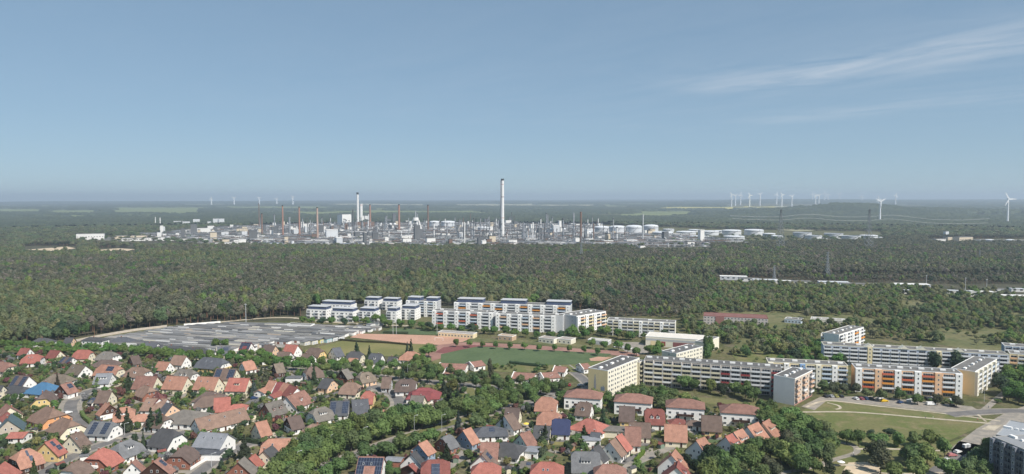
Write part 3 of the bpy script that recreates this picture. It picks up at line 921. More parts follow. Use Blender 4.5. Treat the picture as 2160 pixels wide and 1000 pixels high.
H(198, 888, 238, 890, 12, .7, 'grey', 'w', "grey roofed house with two black solar fields and white right gable", z=8.2, solar=2)
H(209, 824, 237, 824, 12, 1, 'brown', 'c', "dark grey brown gabled house with thin cream gable right of the curved street", z=8.5)
H(194, 838, 205, 839, 8, 1, 'wgrey', 'w', "low annex roof covered with pale blue solar panels at the curved street", z=5, chim=0, solar=3, cat="outbuilding", name="outbuilding")
H(222, 849, 232, 853, 11, 1, 'orange', 'd', "orange roofed house with dark timber gable turned to the right, by the street", z=8, base='w')
H(253, 860, 271, 858, 14, .5, 'orange', 'w', "large orange half hipped house with white balcony behind dark conifers", z=8.5, wide=3.5)
H(290, 874, 306, 873, 9, 0, 'orange', 'w', "small orange hipped bungalow attached right of the large orange house", z=5.5, chim=0)
H(304, 812, 316, 816, 12, .5, 'tan', 'b', "brown half hipped brick house just below the leftmost cream duplex", z=7.8)
H(308, 840, 354, 841, 14, 1, 'tan', 'w', "long brown roofed house with two round dormers behind a white triangle gable", z=7.8, rw=2)
H(332, 826, 337, 840, 11, 1, 'dred', 'w', "dark red cross gable roof with a white triangular front", z=8.6, chim=0)
H(350, 849, 365, 853, 12, 1, 'slate', 'p', "slate roofed house with peach gable facing right and two round windows", z=8, solar=0, clad=None)
H(385, 864, 402, 865, 20, 0, 'wgrey', 'w', "very wide grey pyramid roofed bungalow behind the long terrace", z=7.5, eave=3)
H(323, 873, 347, 876, 11, .6, 'brown', 'w', "grey brown half hipped house with white gable behind the dark conifers", z=8)
H(434, 826, 452, 826, 13, 0, 'pbrown', 'w', "dark brown hipped roof directly below the third cream duplex", z=7)
H(427, 836, 466, 833, 13, .3, 'brown', 'w', "mauve brown half hipped house left of the vivid red roof", z=7.5)
H(451, 840, 487, 837, 14, 1, 'red', 'l', "vivid red roofed house with pale blue grey left gable and white wall", z=9)
H(492, 853, 512, 852, 10, .4, 'red', 'w', "low red roofed extension right of the vivid red house", z=5.5, chim=0)
H(410, 884, 516, 859, 12, 1, 'tan', 'w', "long terrace with one reddish brown roof and white garden walls", z=8.2, rw=3, cat="terraced houses", name="terraced_house")
H(538, 892, 563, 886, 12, 1, 'orange', 'c', "cream house with orange roof above the trimmed hedge at the street corner", z=9)
H(558, 852, 594, 842, 13, 1, 'wgrey', 'b', "dark brick house with grey brown roof and two white dormers by the red terrace", z=9, dorm=2)
H(567, 802, 584, 804, 11, 1, 'orange', 'w', "top left unit of the stepped red terrace, orange tiles", z=8, grp="stepped red terrace", cat="terraced house", name="terraced_house")
H(584, 806, 600, 807, 11, 1, 'crim', 'w', "second unit of the stepped red terrace, dark red tiles", z=8, grp="stepped red terrace", cat="terraced house", name="terraced_house")
H(598, 807, 614, 811, 11, 1, 'orange', 'w', "third unit of the stepped red terrace, orange tiles", z=8, grp="stepped red terrace", cat="terraced house", name="terraced_house")
H(611, 811, 628, 818, 11, 1, 'dred', 'w', "fourth unit of the stepped red terrace, deep red tiles", z=8, grp="stepped red terrace", cat="terraced house", name="terraced_house")
H(604, 837, 642, 822, 14, 1, 'brick', 'w', "end house of the stepped red terrace with white front gable and streaked roof", z=9, grp="stepped red terrace", cat="terraced house", name="terraced_house", dorm=1)
H(545, 823, 562, 815, 8, 1, 'orange', 'w', "orange garage roof in front of the top left terrace unit", z=4.5, chim=0, cat="outbuilding", name="outbuilding")
H(568, 833, 592, 824, 7, 1, 'dred', 'w', "dark red garage roof in front of the middle terrace units", z=4.5, chim=0, cat="outbuilding", name="outbuilding")
H(615, 794, 627, 794, 7, 0, 'grey', 'w', "small white garage with flat grey roof behind the stepped terrace", z=3.6, eave=3.3, chim=0, cat="garage", name="garage", win=0)
# centre
H(652, 775, 668, 773, 14, .5, 'brown', 'w', "brown half hipped house with white lower gable behind a tall spruce", z=8.8)
H(720, 781, 734, 777, 11, 1, 'wgrey', 'd', "grey brown roofed house with black front gable above a red ground floor", z=8.5, base='b')
H(762, 787, 778, 784, 12, .5, 'olive', 'p', "grey brown half hipped house with one white dormer near the upper road", z=8, dorm=1)
H(684, 797, 700, 799, 12, .8, 'dark', 'p', "navy black roofed house with round peach gable", z=7.8)
H(732, 806, 750, 807, 13, .5, 'tan', 'c', "brown half hipped house with dark balcony gable over a cream ground floor", z=8.5, clad=[(1, 'd')])
H(806, 795, 827, 795, 12, 1, 'brown', 'l', "brown roofed house with grey left gable by the curved side street", z=8.5)
H(844, 800, 870, 800, 14, .6, 'pbrown', 'w', "dark brown half hipped house with one wide white dormer", z=8.8, wide=4)
H(884, 818, 905, 818, 15, 0, 'crim', 'w', "crimson hipped house right of the wide dormer house", z=7.5)
H(872, 825, 908, 825, 13, .9, 'crim', 'c', "crimson front wing of the hipped house", z=6.8, chim=0)
H(867, 834, 896, 835, 15, 1, 'wgrey', 'c', "plain warm grey gabled roof in front of the crimson house", z=8.5)
H(850, 852, 874, 852, 6, 1, 'dark', 'g', "carport with four black solar panels beside the warm grey roof", z=3.8, chim=0, solar=3, cat="carport", name="carport", win=0)
H(842, 861, 862, 861, 6, 1, 'blue', 'g', "lower carport with blue solar panels at the end of the side street", z=3.4, chim=0, solar=3, cat="carport", name="carport", win=0)
H(771, 825, 782, 825, 12, .6, 'red', 'y', "red half hipped house with saturated yellow walls", z=8.8)
H(697, 846, 738, 845, 15, 1, 'slate', 'w', "left half of the large slate roof with black solar strips", z=8.8, solar=2)
H(741, 844, 777, 841, 15, 1, 'slate', 'w', "right half of the large slate roof with two white roof windows", z=8.8, rw=2)
H(664, 862, 686, 857, 14, .6, 'wgrey', 'w', "grey roofed house with a wide white dormer and three dark skylights", z=8.2, wide=4, rw=2)
H(605, 881, 634, 875, 12, 1, 'pbrown', 'w', "purple brown roofed house with dark open front gable above the street trees", z=8, clad=[(-1, 'd')])
H(658, 894, 688, 895, 13, .3, 'tan', 'w', "low brown hipped roof half hidden by the avenue trees", z=6.5)
H(770, 870, 800, 873, 13, .4, 'tan', 'w', "broad brown roof above the avenue trees with an orange neighbour", z=7.5)
H(808, 864, 838, 866, 9, 1, 'orange', 'w', "flat orange roof right of the broad brown roof above the avenue", z=5.5, chim=0)
H(566, 926, 612, 925, 14, .6, 'orange', 'p', "wide orange brown half hipped roof with dark loggia at the avenue trees", z=8.2, rw=1)
H(556, 951, 575, 939, 13, 1, 'dark', 'c', "charcoal roofed house with cream gable and paired windows near the bottom", z=8.5)
H(525, 967, 539, 957, 9, 1, 'red', 'w', "salmon red roof over a white strip beside the charcoal roof", z=7)
H(502, 975, 516, 963, 13, 1, 'wgrey', 'b', "brick gabled house with brown grey roof at the bottom edge", z=8.5, clad=None)
H(422, 911, 482, 915, 14, 1, 'lgrey', 'w', "large pale grey roofed white house beside the lower street", z=9.5, eave=4.6, rw=3)
H(430, 949, 455, 949, 8, 0, 'slate', 'w', "white garage with dark blue gate and flat slate roof at the lower street", z=3.9, eave=3.5, chim=0, cat="garage", name="garage", win=0)
H(340, 903, 366, 906, 14, .6, 'dark', 'w', "charcoal half hipped house with very broad white gable", z=9.5)
H(308, 928, 322, 925, 8, 1, 'slate', 'w', "slate garage roof left of the broad white gable", z=4.5, chim=0, cat="garage", name="garage", win=0)
H(252, 934, 275, 926, 14, .5, 'grey', 'w', "mid grey half hipped house with a swept dark dormer", z=8.2, wide=3)
H(205, 951, 219, 944, 16, .6, 'red', 'b', "big raspberry red half hipped brick house with white balcony", z=9.2, balc=-1)
H(278, 976, 287, 968, 9, 1, 'brick', 'w', "small brown red roofed house with slanting white gable at the bottom", z=7.5)
H(324, 974, 337, 964, 14, 1, 'brick', 'w', "red roofed house with black timber gable and a grey solar field", z=8.5, clad=[(-1, 'd')], solar=1)
H(376, 949, 391, 938, 13, .6, 'pbrown', 'b', "dark brown half hipped brick house left of the pale grey roof", z=8.2)
H(150, 978, 168, 970, 13, .6, 'brown', 'w', "brown half hipped house with white end wall at the bottom street", z=8.5)
H(94, 934, 116, 924, 13, 1, 'red', 'y', "mustard yellow gabled house with salmon roof and stepped solar panels", z=9, solar=5)
H(44, 950, 63, 945, 14, .5, 'orange', 'd', "orange half hipped house with dark porch and violet solar panels", z=9, solar=5)
H(-14, 992, 11, 973, 13, 1, 'red', 'w', "salmon roofed house in the bottom left corner", z=8)
H(147, 919, 172, 909, 12, 1, 'brown', 'c', "cream gabled house with brown roof above the bottom street", z=8.5, rw=1)
# centre right, bottom
H(756, 963, 811, 964, 14, 1, 'brick', 'w', "white house whose whole roof is tiled with blue solar panels", z=9, solar=3, rw=2)
H(903, 970, 935, 969, 16, .6, 'dred', 'c', "dark red half hipped house with a blue solar field in the middle of its roof", z=9, solar=4)
H(815, 964, 850, 966, 6, 1, 'lgrey', 'b', "long grey carport with six black solar panels on its far edge", z=3.4, chim=0, solar=0, cat="carport", name="carport", win=0)
H(861, 981, 871, 976, 10, 1, 'dred', 'd', "dark timber garage with red gable roof before the white double gable", z=5.5, chim=0, cat="garage", name="garage", win=0)
H(882, 937, 901, 928, 11, 1, 'orange', 's', "tall orange roofed house with slate blue gable", z=10, eave=5.5)
H(867, 958, 877, 950, 12, 1, 'dark', 'w', "charcoal roofed white gabled house joined to the tall orange roof", z=8.5)
H(935, 921, 949, 916, 12, .8, 'grey', 'b', "mid grey roofed brick bungalow left of the grey blue gabled orange house", z=7.5)
H(976, 908, 994, 901, 12, 1, 'orange', 's', "orange roofed house with grey blue gable and cream bay beside the avenue", z=8.8)
H(1018, 900, 1047, 899, 12, 0, 'slate', 'w', "slate bungalow with rows of flat solar tubes behind white pillars", z=6, solar=1)
H(1066, 859, 1098, 861, 13, 1, 'pbrown', 'c', "purple brown roofed house with cream gable behind the white fronted one", z=8.8)
H(1063, 877, 1082, 871, 14, 1, 'brown', 'w', "brown grey roofed house with pale blue white front gable by the avenue", z=9)
H(1096, 916, 1118, 908, 11, 1, 'brick', 'm', "mint green gabled house with red brown roof", z=8.5)
H(1014, 933, 1053, 934, 14, 1, 'brick', 'c', "large brown red roof with striped awning on its right end", z=9)
H(1016, 960, 1026, 948, 12, 1, 'brown', 'w', "white gabled house with brown roof and one dark solar panel near the bottom", z=8.5, solar=1)
H(1062, 932, 1084, 935, 15, .3, 'dark', 'w', "charcoal half hipped bungalow with white flat annex", z=7)
H(1110, 944, 1122, 945, 8, 0, 'lgrey', 'w', "white flat roofed annex with a brown hedge in front", z=4, eave=3.6, chim=0, cat="garage", name="garage", win=1)
H(1100, 973, 1124, 974, 9, .9, 'wgrey', 'd', "open dark carport with grey solar roof between two scarlet roofs", z=4.2, chim=0, solar=1, cat="carport", name="carport", win=0)
H(1012, 976, 1040, 976, 15, .5, 'red', 'c', "scarlet half hipped house at the bottom, left one of two", z=8.8)
H(1139, 974, 1170, 975, 17, .5, 'red', 'c', "scarlet half hipped house at the bottom, right one of two, with skylights", z=9, rw=2)
H(1142, 837, 1164, 838, 14, .5, 'orange', 'w', "bright orange half hipped house nearest the avenue on the right side", z=9)
H(1145, 868, 1173, 869, 13, .5, 'orange', 'w', "orange half hipped house just behind the navy roof", z=8)
H(1170, 883, 1198, 884, 15, .8, 'navy', 'w', "house with deep navy blue roof", z=8.5)
H(1129, 897, 1160, 899, 12, .9, 'dark', 'c', "charcoal roofed house with cream gable just left of the navy roof's foot", z=7.5, dorm=1)
H(1223, 847, 1243, 849, 12, .7, 'brown', 'w', "grey brown house with square white dormer below the first villa", z=9, dorm=1)
H(1306, 856, 1340, 858, 13, 1, 'pbrown', 'y', "steep dark mauve roofed house with lemon yellow gable", z=9.5)
H(1364, 862, 1397, 863, 13, .8, 'dred', 'w', "cherry red roofed white house with two white dormers", z=9.5, dorm=2)
H(1238, 882, 1252, 885, 16, 0, 'red', 'w', "coral hipped bungalow right of the navy roof", z=7.5)
H(1326, 890, 1373, 892, 12, 1, 'brown', 'c', "brown roofed house with cream gable behind the tall white gable", z=8.5)
H(1318, 899, 1353, 901, 14, 1, 'brick', 'w', "brown red roofed house with tall bright white gable", z=10)
H(1401, 894, 1450, 897, 15, 1, 'orange', 'c', "wide coral orange roofed house with cream right gable", z=9)
H(1479, 875, 1523, 878, 14, 1, 'brown', 'y', "taupe brown roofed house with yellow gable below the third villa", z=9)
H(1425, 883, 1433, 883, 8, 0, 'dred', 'w', "small red pavilion roof behind the coral roof", z=4.5, chim=0, cat="outbuilding", name="outbuilding")
H(1458, 886, 1470, 887, 8, .3, 'brown', 'w', "small brown shed roof left of the taupe house", z=4.5, chim=0, cat="outbuilding", name="outbuilding")
H(1299, 921, 1312, 914, 12, 1, 'red', 'c', "raspberry half of the double house with white gable", z=9)
H(1286, 932, 1298, 924, 12, 1, 'tan', 'w', "tan orange half of the double house with white gable", z=9, clad=None)
H(1212, 952, 1258, 953, 17, .8, 'grey', 'w', "big grey roofed house with an eyebrow dormer at the bottom centre", z=9.2, wide=4, rw=2)
H(1250, 946, 1264, 937, 11, 1, 'dark', 'w', "charcoal cross roof with white triangle gable behind the eyebrow dormer", z=9)
H(1271, 979, 1303, 980, 16, .5, 'brick', 'w', "maroon half hipped roof at the bottom centre right of the eyebrow dormer", z=8.8)
H(1246, 911, 1268, 913, 10, 1, 'slate', 'w', "low navy grey bungalow with white cube annex", z=5)
H(1243, 923, 1252, 923, 7, 0, 'lgrey', 'w', "white cube annex with sliding windows in front of the low bungalow", z=3.6, eave=3.3, chim=0, cat="garage", name="garage")
H(1290, 902, 1310, 903, 9, 0, 'wgrey', 'c', "open cream carport left of the tall white gable", z=4, eave=3.6, chim=0, cat="carport", name="carport", win=0)
# orange terrace at the park
gp = "orange roofed terrace at the park"
def gable_row(u1, v1, u2, v2, W, roof, wall, label, z=9.5, dorm=2):
    return H(u1, v1, u2, v2, W, 1, roof, wall, label, z=z, wide=5.5 if dorm else 0, grp=gp, cat="terraced house", name="terraced_house")
gable_row(1468, 929, 1487, 921, 13, 'orange', 'w', "nearest left gable of the orange terrace at the park")
gable_row(1530, 921, 1545, 914, 13, 'red', 'w', "red tiled second house of the terrace at the park with large greyish gable")
gable_row(1547, 912, 1567, 904, 13, 'orange', 'w', "orange third house of the terrace at the park with double shed dormer")
gable_row(1576, 900, 1600, 890, 13, 'orange', 'w', "fourth house of the terrace at the park with long white side gable")
gable_row(1608, 892, 1625, 882, 13, 'orange', 'c', "farthest right house of the terrace at the park with yellow awning")
H(1416, 960, 1425, 947, 13, 1, 'orange', 'w', "orange gabled house among the park trees at the bottom, behind its red twin", z=9.5, wide=3)
H(1427, 986, 1431, 971, 14, 1, 'dred', 'w', "red gabled house at the bottom edge in front of its orange twin", z=9, wide=3)
# four urban villas
for i, (a, b, c_, d) in enumerate([(1216, 820, 1247, 822), (1321, 829, 1352, 831), (1430, 840, 1461, 842), (1545, 851, 1577, 853)]):
    h_ = H(a, b, c_, d, 14, 0, 'brick', 'w', ["first of four hipped white villas from the left, beside the yellow block", "second of four hipped white villas, behind the lemon yellow gable", "third of four hipped white villas, with white awnings", "fourth of four hipped white villas, nearest the park trees"][i], z=10.5, eave=7.2, grp="hipped white villas", cat="villa", name="villa", chim=0)
    MB().box(-4.5, 4.5, -8.1, -6.46, 3.0, 3.25, DWOOD).box(-4.5, 4.5, -8.1, -8.0, 3.25, 4.2, DWOOD).build("balcony", h_)
# low terracotta school buildings with white parapets
gs = "terracotta roofed school pavilions"
for (a, b, c_, d, W_, lb) in [(928, 766, 986, 768, 16, "leftmost terracotta pavilion with white slanting parapet by the running track"),
                           (942, 776, 972, 778, 12, "front terracotta pavilion with white gable half behind street trees"),
                           (990, 764, 1016, 760, 12, "terracotta pavilion wing right of the leftmost one, beside a tall poplar"),
                           (1084, 785, 1130, 788, 15, "long brown terracotta pavilion with white parapet above the avenue"),
                           (1140, 787, 1175, 784, 13, "terracotta pavilion joined to the long one, white front gable"),
                           (1170, 772, 1196, 774, 12, "terracotta pavilion with white gable behind the joined pair"),
                           (1222, 768, 1240, 766, 12, "terracotta pavilion wing beside the yellow apartment block")]:
    H(a, b, c_, d, W_, 1, 'brick', 'w', lb, z=5.6, eave=3.2, grp=gs, cat="school building", name="school_building", chim=0)
    hh_ = [o for o in COL.objects if o.get("label") == lb][0]
    a_, b_ = P(a, b, 5.6), P(c_, d, 5.6); R_ = (b_ - a_).length / 2
    MB().shell([(-R_ - .2, -W_ / 2, 3.6), (-R_ + .3, -W_ / 2, 3.6), (-R_ + .3, 0, 6.2), (-R_ - .2, 0, 6.2), (-R_ + .3, W_ / 2, 3.6), (-R_ - .2, W_ / 2, 3.6)], [(0, 1, 2, 3), (3, 2, 4, 5)], .5, WHITE).build("parapet", hh_)

# garden paving and lawns beside the houses, small sheds
rg = random.Random(21)
pv, lw = MB(), MB()
HS = [o for o in COL.objects if o.name.startswith("house") and o.type == 'EMPTY' and not o.parent]
SHED = [(MB().box(-1.6, 1.6, -1.2, 1.2, 0, 2.1, m1).mesh("wall"), MB().shell([(-1.9, -1.5, 2.1), (1.9, -1.5, 2.1), (1.9, 0, 2.8), (-1.9, 0, 2.8), (1.9, 1.5, 2.1), (-1.9, 1.5, 2.1)], [(0, 1, 2, 3), (3, 2, 4, 5)], .1, m2).mesh("roof")) for m1, m2 in ((CREAM, RT["dark"]), (mat((.3, .18, .1), .9, .15), RT["brown"]), (WHITE, RT["grey"]), (mat((.2, .26, .2), .9, .1), RT["dred"]))]
ns_ = 0
for k, o in enumerate(HS):
    c_, s_ = math.cos(o.rotation_euler[2]), math.sin(o.rotation_euler[2])
    def W2(x, y): return (o.location.x + x * c_ - y * s_, o.location.y + x * s_ + y * c_)
    for mb_, (xa, xb, ya, yb), z in ((pv, (rg.uniform(-7, -2), rg.uniform(1, 6), -9.5 - rg.random() * 2, -4), .045), (pv, (6, 9.5, -14, 4), .04), (lw, (-8, 5, -15, -10), .035), (pv, (-11, -6.5, -3, 5), .042)):
        if rg.random() < .72:
            q = [W2(xa, ya), W2(xb, ya), W2(xb, yb), W2(xa, yb)]
            zz = z + (k % 7) * .0015
            mb_.add([(a, b, zz) for a, b in q], [(0, 1, 2, 3)], rg.choice((PAVE, SANDP, ASPH)) if mb_ is pv else rg.choice((M_LAWN, M_PITCH, M_LAWNY)))
    if k % 3 != 1:
        x, y = W2(rg.choice((-9.5, 9.5)), -11 - rg.random() * 3)
        ok = all((x - a) ** 2 + (y - b) ** 2 > (r + 1.5) ** 2 for a, b, r in FOOT)
        if ok:
            i = rg.randrange(4)
            t_ = empty("garden_shed", (x, y, 0), rg.uniform(0, 3), "%s garden shed standing %s" % (["cream", "brown wooden", "white", "dull green"][i], "beside the " + " ".join(o["label"].split()[:7])), "shed", "garden sheds")
            link("wall", SHED[i][0], t_); link("roof", SHED[i][1], t_)
            FOOT.append((x, y, 1.8))
tag(pv.build("garden_paving"), kind='structure'); tag(lw.build("garden_lawn"), kind='structure')
# ------------------------------------------------------------ apartment blocks
FLOOR = 2.8
BITUM = mat((.17, .165, .155), .95, .2, .15)
BITUMD = mat((.12, .118, .115), .95, .2, .15)
VENT = MB().box(-1.6, 1.6, -.7, .7, 0, .9, WHITE).mesh("roof_vent")
VENT2 = MB().box(-.5, .5, -.5, .5, 0, .8, WHITE).mesh("roof_vent")
BWIN = window_mesh("window", 1.5, 1.4, WHITE)
_bc = {}
def balmesh(w, m_, dep=1.3):
    k = (round(w, 2), m_.name, dep)
    if k not in _bc:
        mb = MB()
        mb.box(-w / 2, w / 2, -dep, 0, -.16, 0, CONC)
        mb.box(-w / 2, w / 2, -dep - .08, -dep, -.2, .95, m_)
        mb.box(-w / 2, -w / 2 + .08, -dep, 0, 0, .95, m_).box(w / 2 - .08, w / 2, -dep, 0, 0, .95, m_)
        _bc[k] = mb.mesh("balcony")
    return _bc[k]
_wc = {}
def loggia(w, h=1.9):
    k = (round(w, 2), h)
    if k not in _wc: _wc[k] = window_mesh("window", w, h, WHITE, div=max(2, int(w / 1.2)))
    return _wc[k]
def col(c, r=.8, v=.06): return mat(c, r, v)
CREAMB, LBLUE, LYEL = col((.74, .70, .58)), col((.55, .63, .72)), col((.72, .60, .36))
ORB, REDB, APR, SKY = col((.72, .30, .06)), col((.60, .15, .08)), col((.74, .48, .30)), col((.22, .36, .58))
BAND = col((.40, .35, .31)); REDBAL = col((.30, .06, .06)); WHB = col((.72, .73, .74)); NAVYP = col((.075, .10, .17)); BEIG = col((.66, .60, .44))

def block(p0, p1, W, Hh, label, style="B", wall=WHITE, roof=BITUM, bals=(WHB,), endw=None, bay=3.6, seq=None, shaft=None, vents=5, endwin=(0, 0), cat="apartment block", name="apartment_block", grp=None, fins=None, z0=0, plinth=None, winm=None, parap=WHITE, cols=None):
    """p0, p1: front edge of the roof in the photograph, at height Hh; body W deep behind it"""
    a = P(*p0, Hh) if len(p0) == 2 else Vector(p0)
    b = P(*p1, Hh) if len(p1) == 2 else Vector(p1)
    L = (b - a).length
    ang = math.atan2(b.y - a.y, b.x - a.x)
    t = empty(name, (a.x, a.y, 0), ang, label, cat, grp)
    nf = max(1, int(round((Hh - .6 - z0) / FLOOR)))
    fh = (Hh - .5 - z0) / nf
    wb = MB().box(0, L, 0, W, 0, Hh - .3, wall)
    wb.build("wall", t)
    rb = MB().box(.25, L - .25, .25, W - .25, Hh - .3, Hh - .1, roof)
    rb.build("roof", t)
    pr = MB()
    pr.box(-.08, L + .08, -.08, .24, Hh - .298, Hh + .12, parap).box(-.08, L + .08, W - .24, W + .08, Hh - .298, Hh + .12, parap)
    pr.box(-.08, .24, .24, W - .24, Hh - .298, Hh + .12, parap).box(L - .24, L + .08, .24, W - .24, Hh - .298, Hh + .12, parap)
    pr.build("parapet", t)
    for i in range(vents):
        x = L * (i + .5) / vents
        link("roof_vent", VENT if i % 2 == 0 else VENT2, t, (x, W * .5, Hh - .1))
    if plinth: MB().box(-.05, L + .05, -.05, W + .05, 0, 1.0, plinth).build("plinth", t)
    if endw:
        for s in (0, 1):
            if endw[s]:
                x = -.06 if s == 0 else L
                MB().box(x, x + .06, 0, W, 0, Hh - .3, endw[s]).build("end_wall", t)
    if seq is None:
        n = max(1, int(round(L / bay))); seq = style * n
    n = len(seq)
    wts = [(.55 if c in "ST" else 1.0) for c in seq]
    tot = sum(wts); x = 0
    rnd = random.Random(int(L * 10 + a.x))
    nb = sum(1 for c in seq if c in "BL") * nf
    bi = 0
    for i, ch in enumerate(seq):
        bw = L * wts[i] / tot
        xc = x + bw / 2
        if ch in "ST":
            m_ = (shaft[i % len(shaft)] if isinstance(shaft, (list, tuple)) else shaft) or WHITE
            MB().box(x + .1, x + bw - .1, -1.5, .0, 0, Hh - .32 + (.0 if ch == "S" else 0), m_).build("stair_tower", t)
            for k in range(nf): link("window", WINS, t, (xc, -1.51, z0 + k * fh + 1.3))
        elif ch == "P": pass
        else:
            for k in range(nf):
                z = z0 + k * fh + .25
                if ch == "B":
                    link("window", loggia(bw * .74), t, (xc, -.02, z + .15))
                    m_ = bals[(bi * 3 + k * 2 + (bi * k) % 3) % len(bals)] if cols is None else cols(i, k)
                    if k > 0 or z0 > 0: link("balcony", balmesh(bw * .92, m_), t, (xc, 0, z))
                elif ch == "W": link("window", BWIN if winm is None else winm, t, (xc, -.02, z + .75))
                elif ch == "D":
                    link("window", BWIN, t, (xc - bw * .2, -.02, z + .75)); link("window", WINS, t, (xc + bw * .25, -.02, z + .75))
            bi += 1
        x += bw
    if fins:
        mb = MB(); x = 0
        for i, ch in enumerate(seq):
            if ch == "B" : mb.box(x - .09, x + .09, -1.45, 0, 0, Hh - .35, fins)
            x += L * wts[i] / tot
        mb.box(L - .09, L + .09, -1.45, 0, 0, Hh - .35, fins)
        mb.build("partition_walls", t)
    for s in (0, 1):
        for j in range(endwin[s]):
            y = W * (j + .5) / endwin[s]
            for k in range(nf):
                link("window", WINS, t, (-.09 if s == 0 else L + .09, y, z0 + k * fh + 1.1), -math.pi / 2 if s == 0 else math.pi / 2)
    # keep plants off the footprint
    d = (b - a).normalized(); nrm = Vector((-d.y, d.x, 0))
    q = 0
    while q < L:
        p = a + d * q + nrm * (W / 2); FOOT.append((p.x, p.y, W / 2 + 2.2)); q += W * .6
    p = b + nrm * (W / 2); FOOT.append((p.x, p.y, W / 2 + 1))
    return t, a, b, L, ang

# --- yellow block with the mural, its long side towards the right
t, *_ = block((1282, 782), (1349, 755), 13.4, 17, "yellow end block with a pale painted tower mural on its gable", seq="WDWDWDWDWDW", wall=CREAMB, endw=(mat((.82, .66, .36), .85, .05), None), vents=6, roof=BITUMD)
mu = MB()
gm = mat((.42, .40, .40), .85, .05); gd = mat((.30, .34, .40), .85, .05)
def mbx(y0, y1, z0, z1, m_): mu.box(-.10, -.065, y0, y1, z0, z1, m_)
mbx(7.6, 9.6, 3.6, 4.3, gm); mbx(7.9, 9.3, 4.4, 7.0, gm); mbx(7.7, 9.5, 7.1, 7.5, gm); mbx(8.0, 9.2, 7.6, 10.0, gm); mbx(7.8, 9.4, 10.1, 10.5, gm); mbx(8.2, 9.0, 10.6, 12.2, gm); mbx(8.4, 8.8, 12.3, 13.6, gd)
mbx(2.0, 4.6, 4.2, 6.6, gd); mbx(2.4, 3.4, 6.7, 7.4, gm); mbx(3.2, 11, 2.6, 2.75, gm)
mu.build("gable_mural", t)
block((1349, 764), (1359, 760), 9, 15, "narrow cream link house between yellow block and long balcony block", style="B", bay=4, wall=BEIG, bals=(BEIG,), vents=0)
# --- long balcony block
def c3(i, k):
    if i in (8, 10, 13): return REDBAL if (k + i) % 2 == 0 or k in (2, 4) else WHB
    return BEIG if i < 8 and (i + k) % 3 else WHB
block((1359, 757.5), (1648, 778), 12, 17, "long brown and cream balcony block with dark red balconies near its right end", style="B", bay=6.1, wall=BAND, bals=(WHB,), fins=WHITE, vents=16, cols=c3, roof=BITUMD, parap=CONC)
# --- lilac gable block
block((1677, 799), (1714, 781), 12.5, 15.8, "free standing block with plain lilac grey gable and pink brown windows", seq="BWBWB", wall=mat((.60, .50, .42), .85, .08), endw=(LILAC, None), bals=(mat((.62, .42, .30), .8, .08), WHB), vents=5, roof=BITUMD, plinth=col((.45, .25, .22)))
# --- white block behind the long one
block((1427, 745.5), (1482, 731), 12, 14, "short white block standing behind the long balcony block", seq="WDWWDWDW", wall=CREAMB, endwin=(1, 0), vents=4, roof=BITUMD)
# --- sports hall
t, *_ = block((1362, 709), (1484, 717), 20, 8, "low white sports hall with yellow and dark red wall panels", seq="P", wall=CREAMB, vents=0, cat="sports hall", name="sports_hall", roof=mat((.66, .62, .55), .85, .1))
for x0, x1, m_ in ((4, 8, LYEL), (12, 16, REDBAL), (22, 38, col((.25, .10, .10))), (46, 50, REDBAL)):
    MB().box(x0, x1, -.08, 0, .8, 4.4, m_).build("wall_panel", t)
MB().box(0, 52, -.07, 0, 4.8, 6.3, LGREY).build("window_band", t)
block((1487, 722), (1517, 711), 8, 9, "white wing with one tall blank wall right of the sports hall", seq="P", wall=CREAMB, vents=0, cat="school building", name="school_building")
# --- cream balcony block at the back
block((1281, 673.5), (1424, 680.5), 12, 14, "cream four storey block with balcony bands behind the sports hall", seq="BBSBBBSBBBSBB", wall=CREAMB, bals=(BEIG, WHB, LGREY), shaft=WHITE, vents=4, fins=WHITE)
# --- white ensemble in the middle distance
gw = "white blocks of the middle estate"
block((1216, 667), (1278, 656.5), 20, 15.5, "white block with balconies on its right face and pale blue left gable", seq="SBSBSBB", wall=WHITE, endw=(LGREY, None), bals=(LYEL, WHB, APR), shaft=WHITE, vents=6, grp=gw, endwin=(2, 0))  # shade on the left gable is put into its grey end wall
block((1046, 661), (1187, 666.5), 12, 15.5, "right part of the front white block row, next to the pale blue gable", seq="SBSBSBSBSBSP", wall=LGREY, bals=(WHB, LBLUE, APR), shaft=WHITE, vents=5, grp=gw, endwin=(0, 2))
block((912, 654.5), (1040, 659.5), 12, 15.5, "left part of the front white block row, above the small cream pavilion", seq="SBSBSBSBSBS", wall=LGREY, bals=(WHB, LBLUE, REDB), shaft=WHITE, vents=4, grp=gw)
t, a, b, L, ang = block((958, 637.5), (1203, 645), 14, 17, "rear white block row with three navy roof storeys", seq="SBSBSBSBSBSBSBSBSBS", wall=LGREY, bals=(WHB, LBLUE, ORB), shaft=WHITE, vents=3, grp=gw, endwin=(0, 1))
for (f0, f1) in ((.03, .25), (.41, .62), (.80, 1.0)):
    MB().box(L * f0, L * f1, .6, 12, 16.9, 20.4, NAVYP).box(L * f0 - .4, L * f1 + .4, .1, 12.4, 20.4, 20.8, LGREY).build("roof_storey", t)
t, a, b, L, ang = block((857, 633.5), (921, 636), 13, 16, "pair of white towers with navy roof storeys left of the rear row", seq="SBSBSBS", wall=LGREY, bals=(WHB, LBLUE), shaft=WHITE, vents=0, grp=gw, endwin=(0, 3))
for (f0, f1) in ((.05, .45), (.66, 1.0)):
    MB().box(L * f0, L * f1, .6, 11, 15.9, 19.2, NAVYP).box(L * f0 - .4, L * f1 + .4, .2, 11.4, 19.2, 19.6, LGREY).build("roof_storey", t)
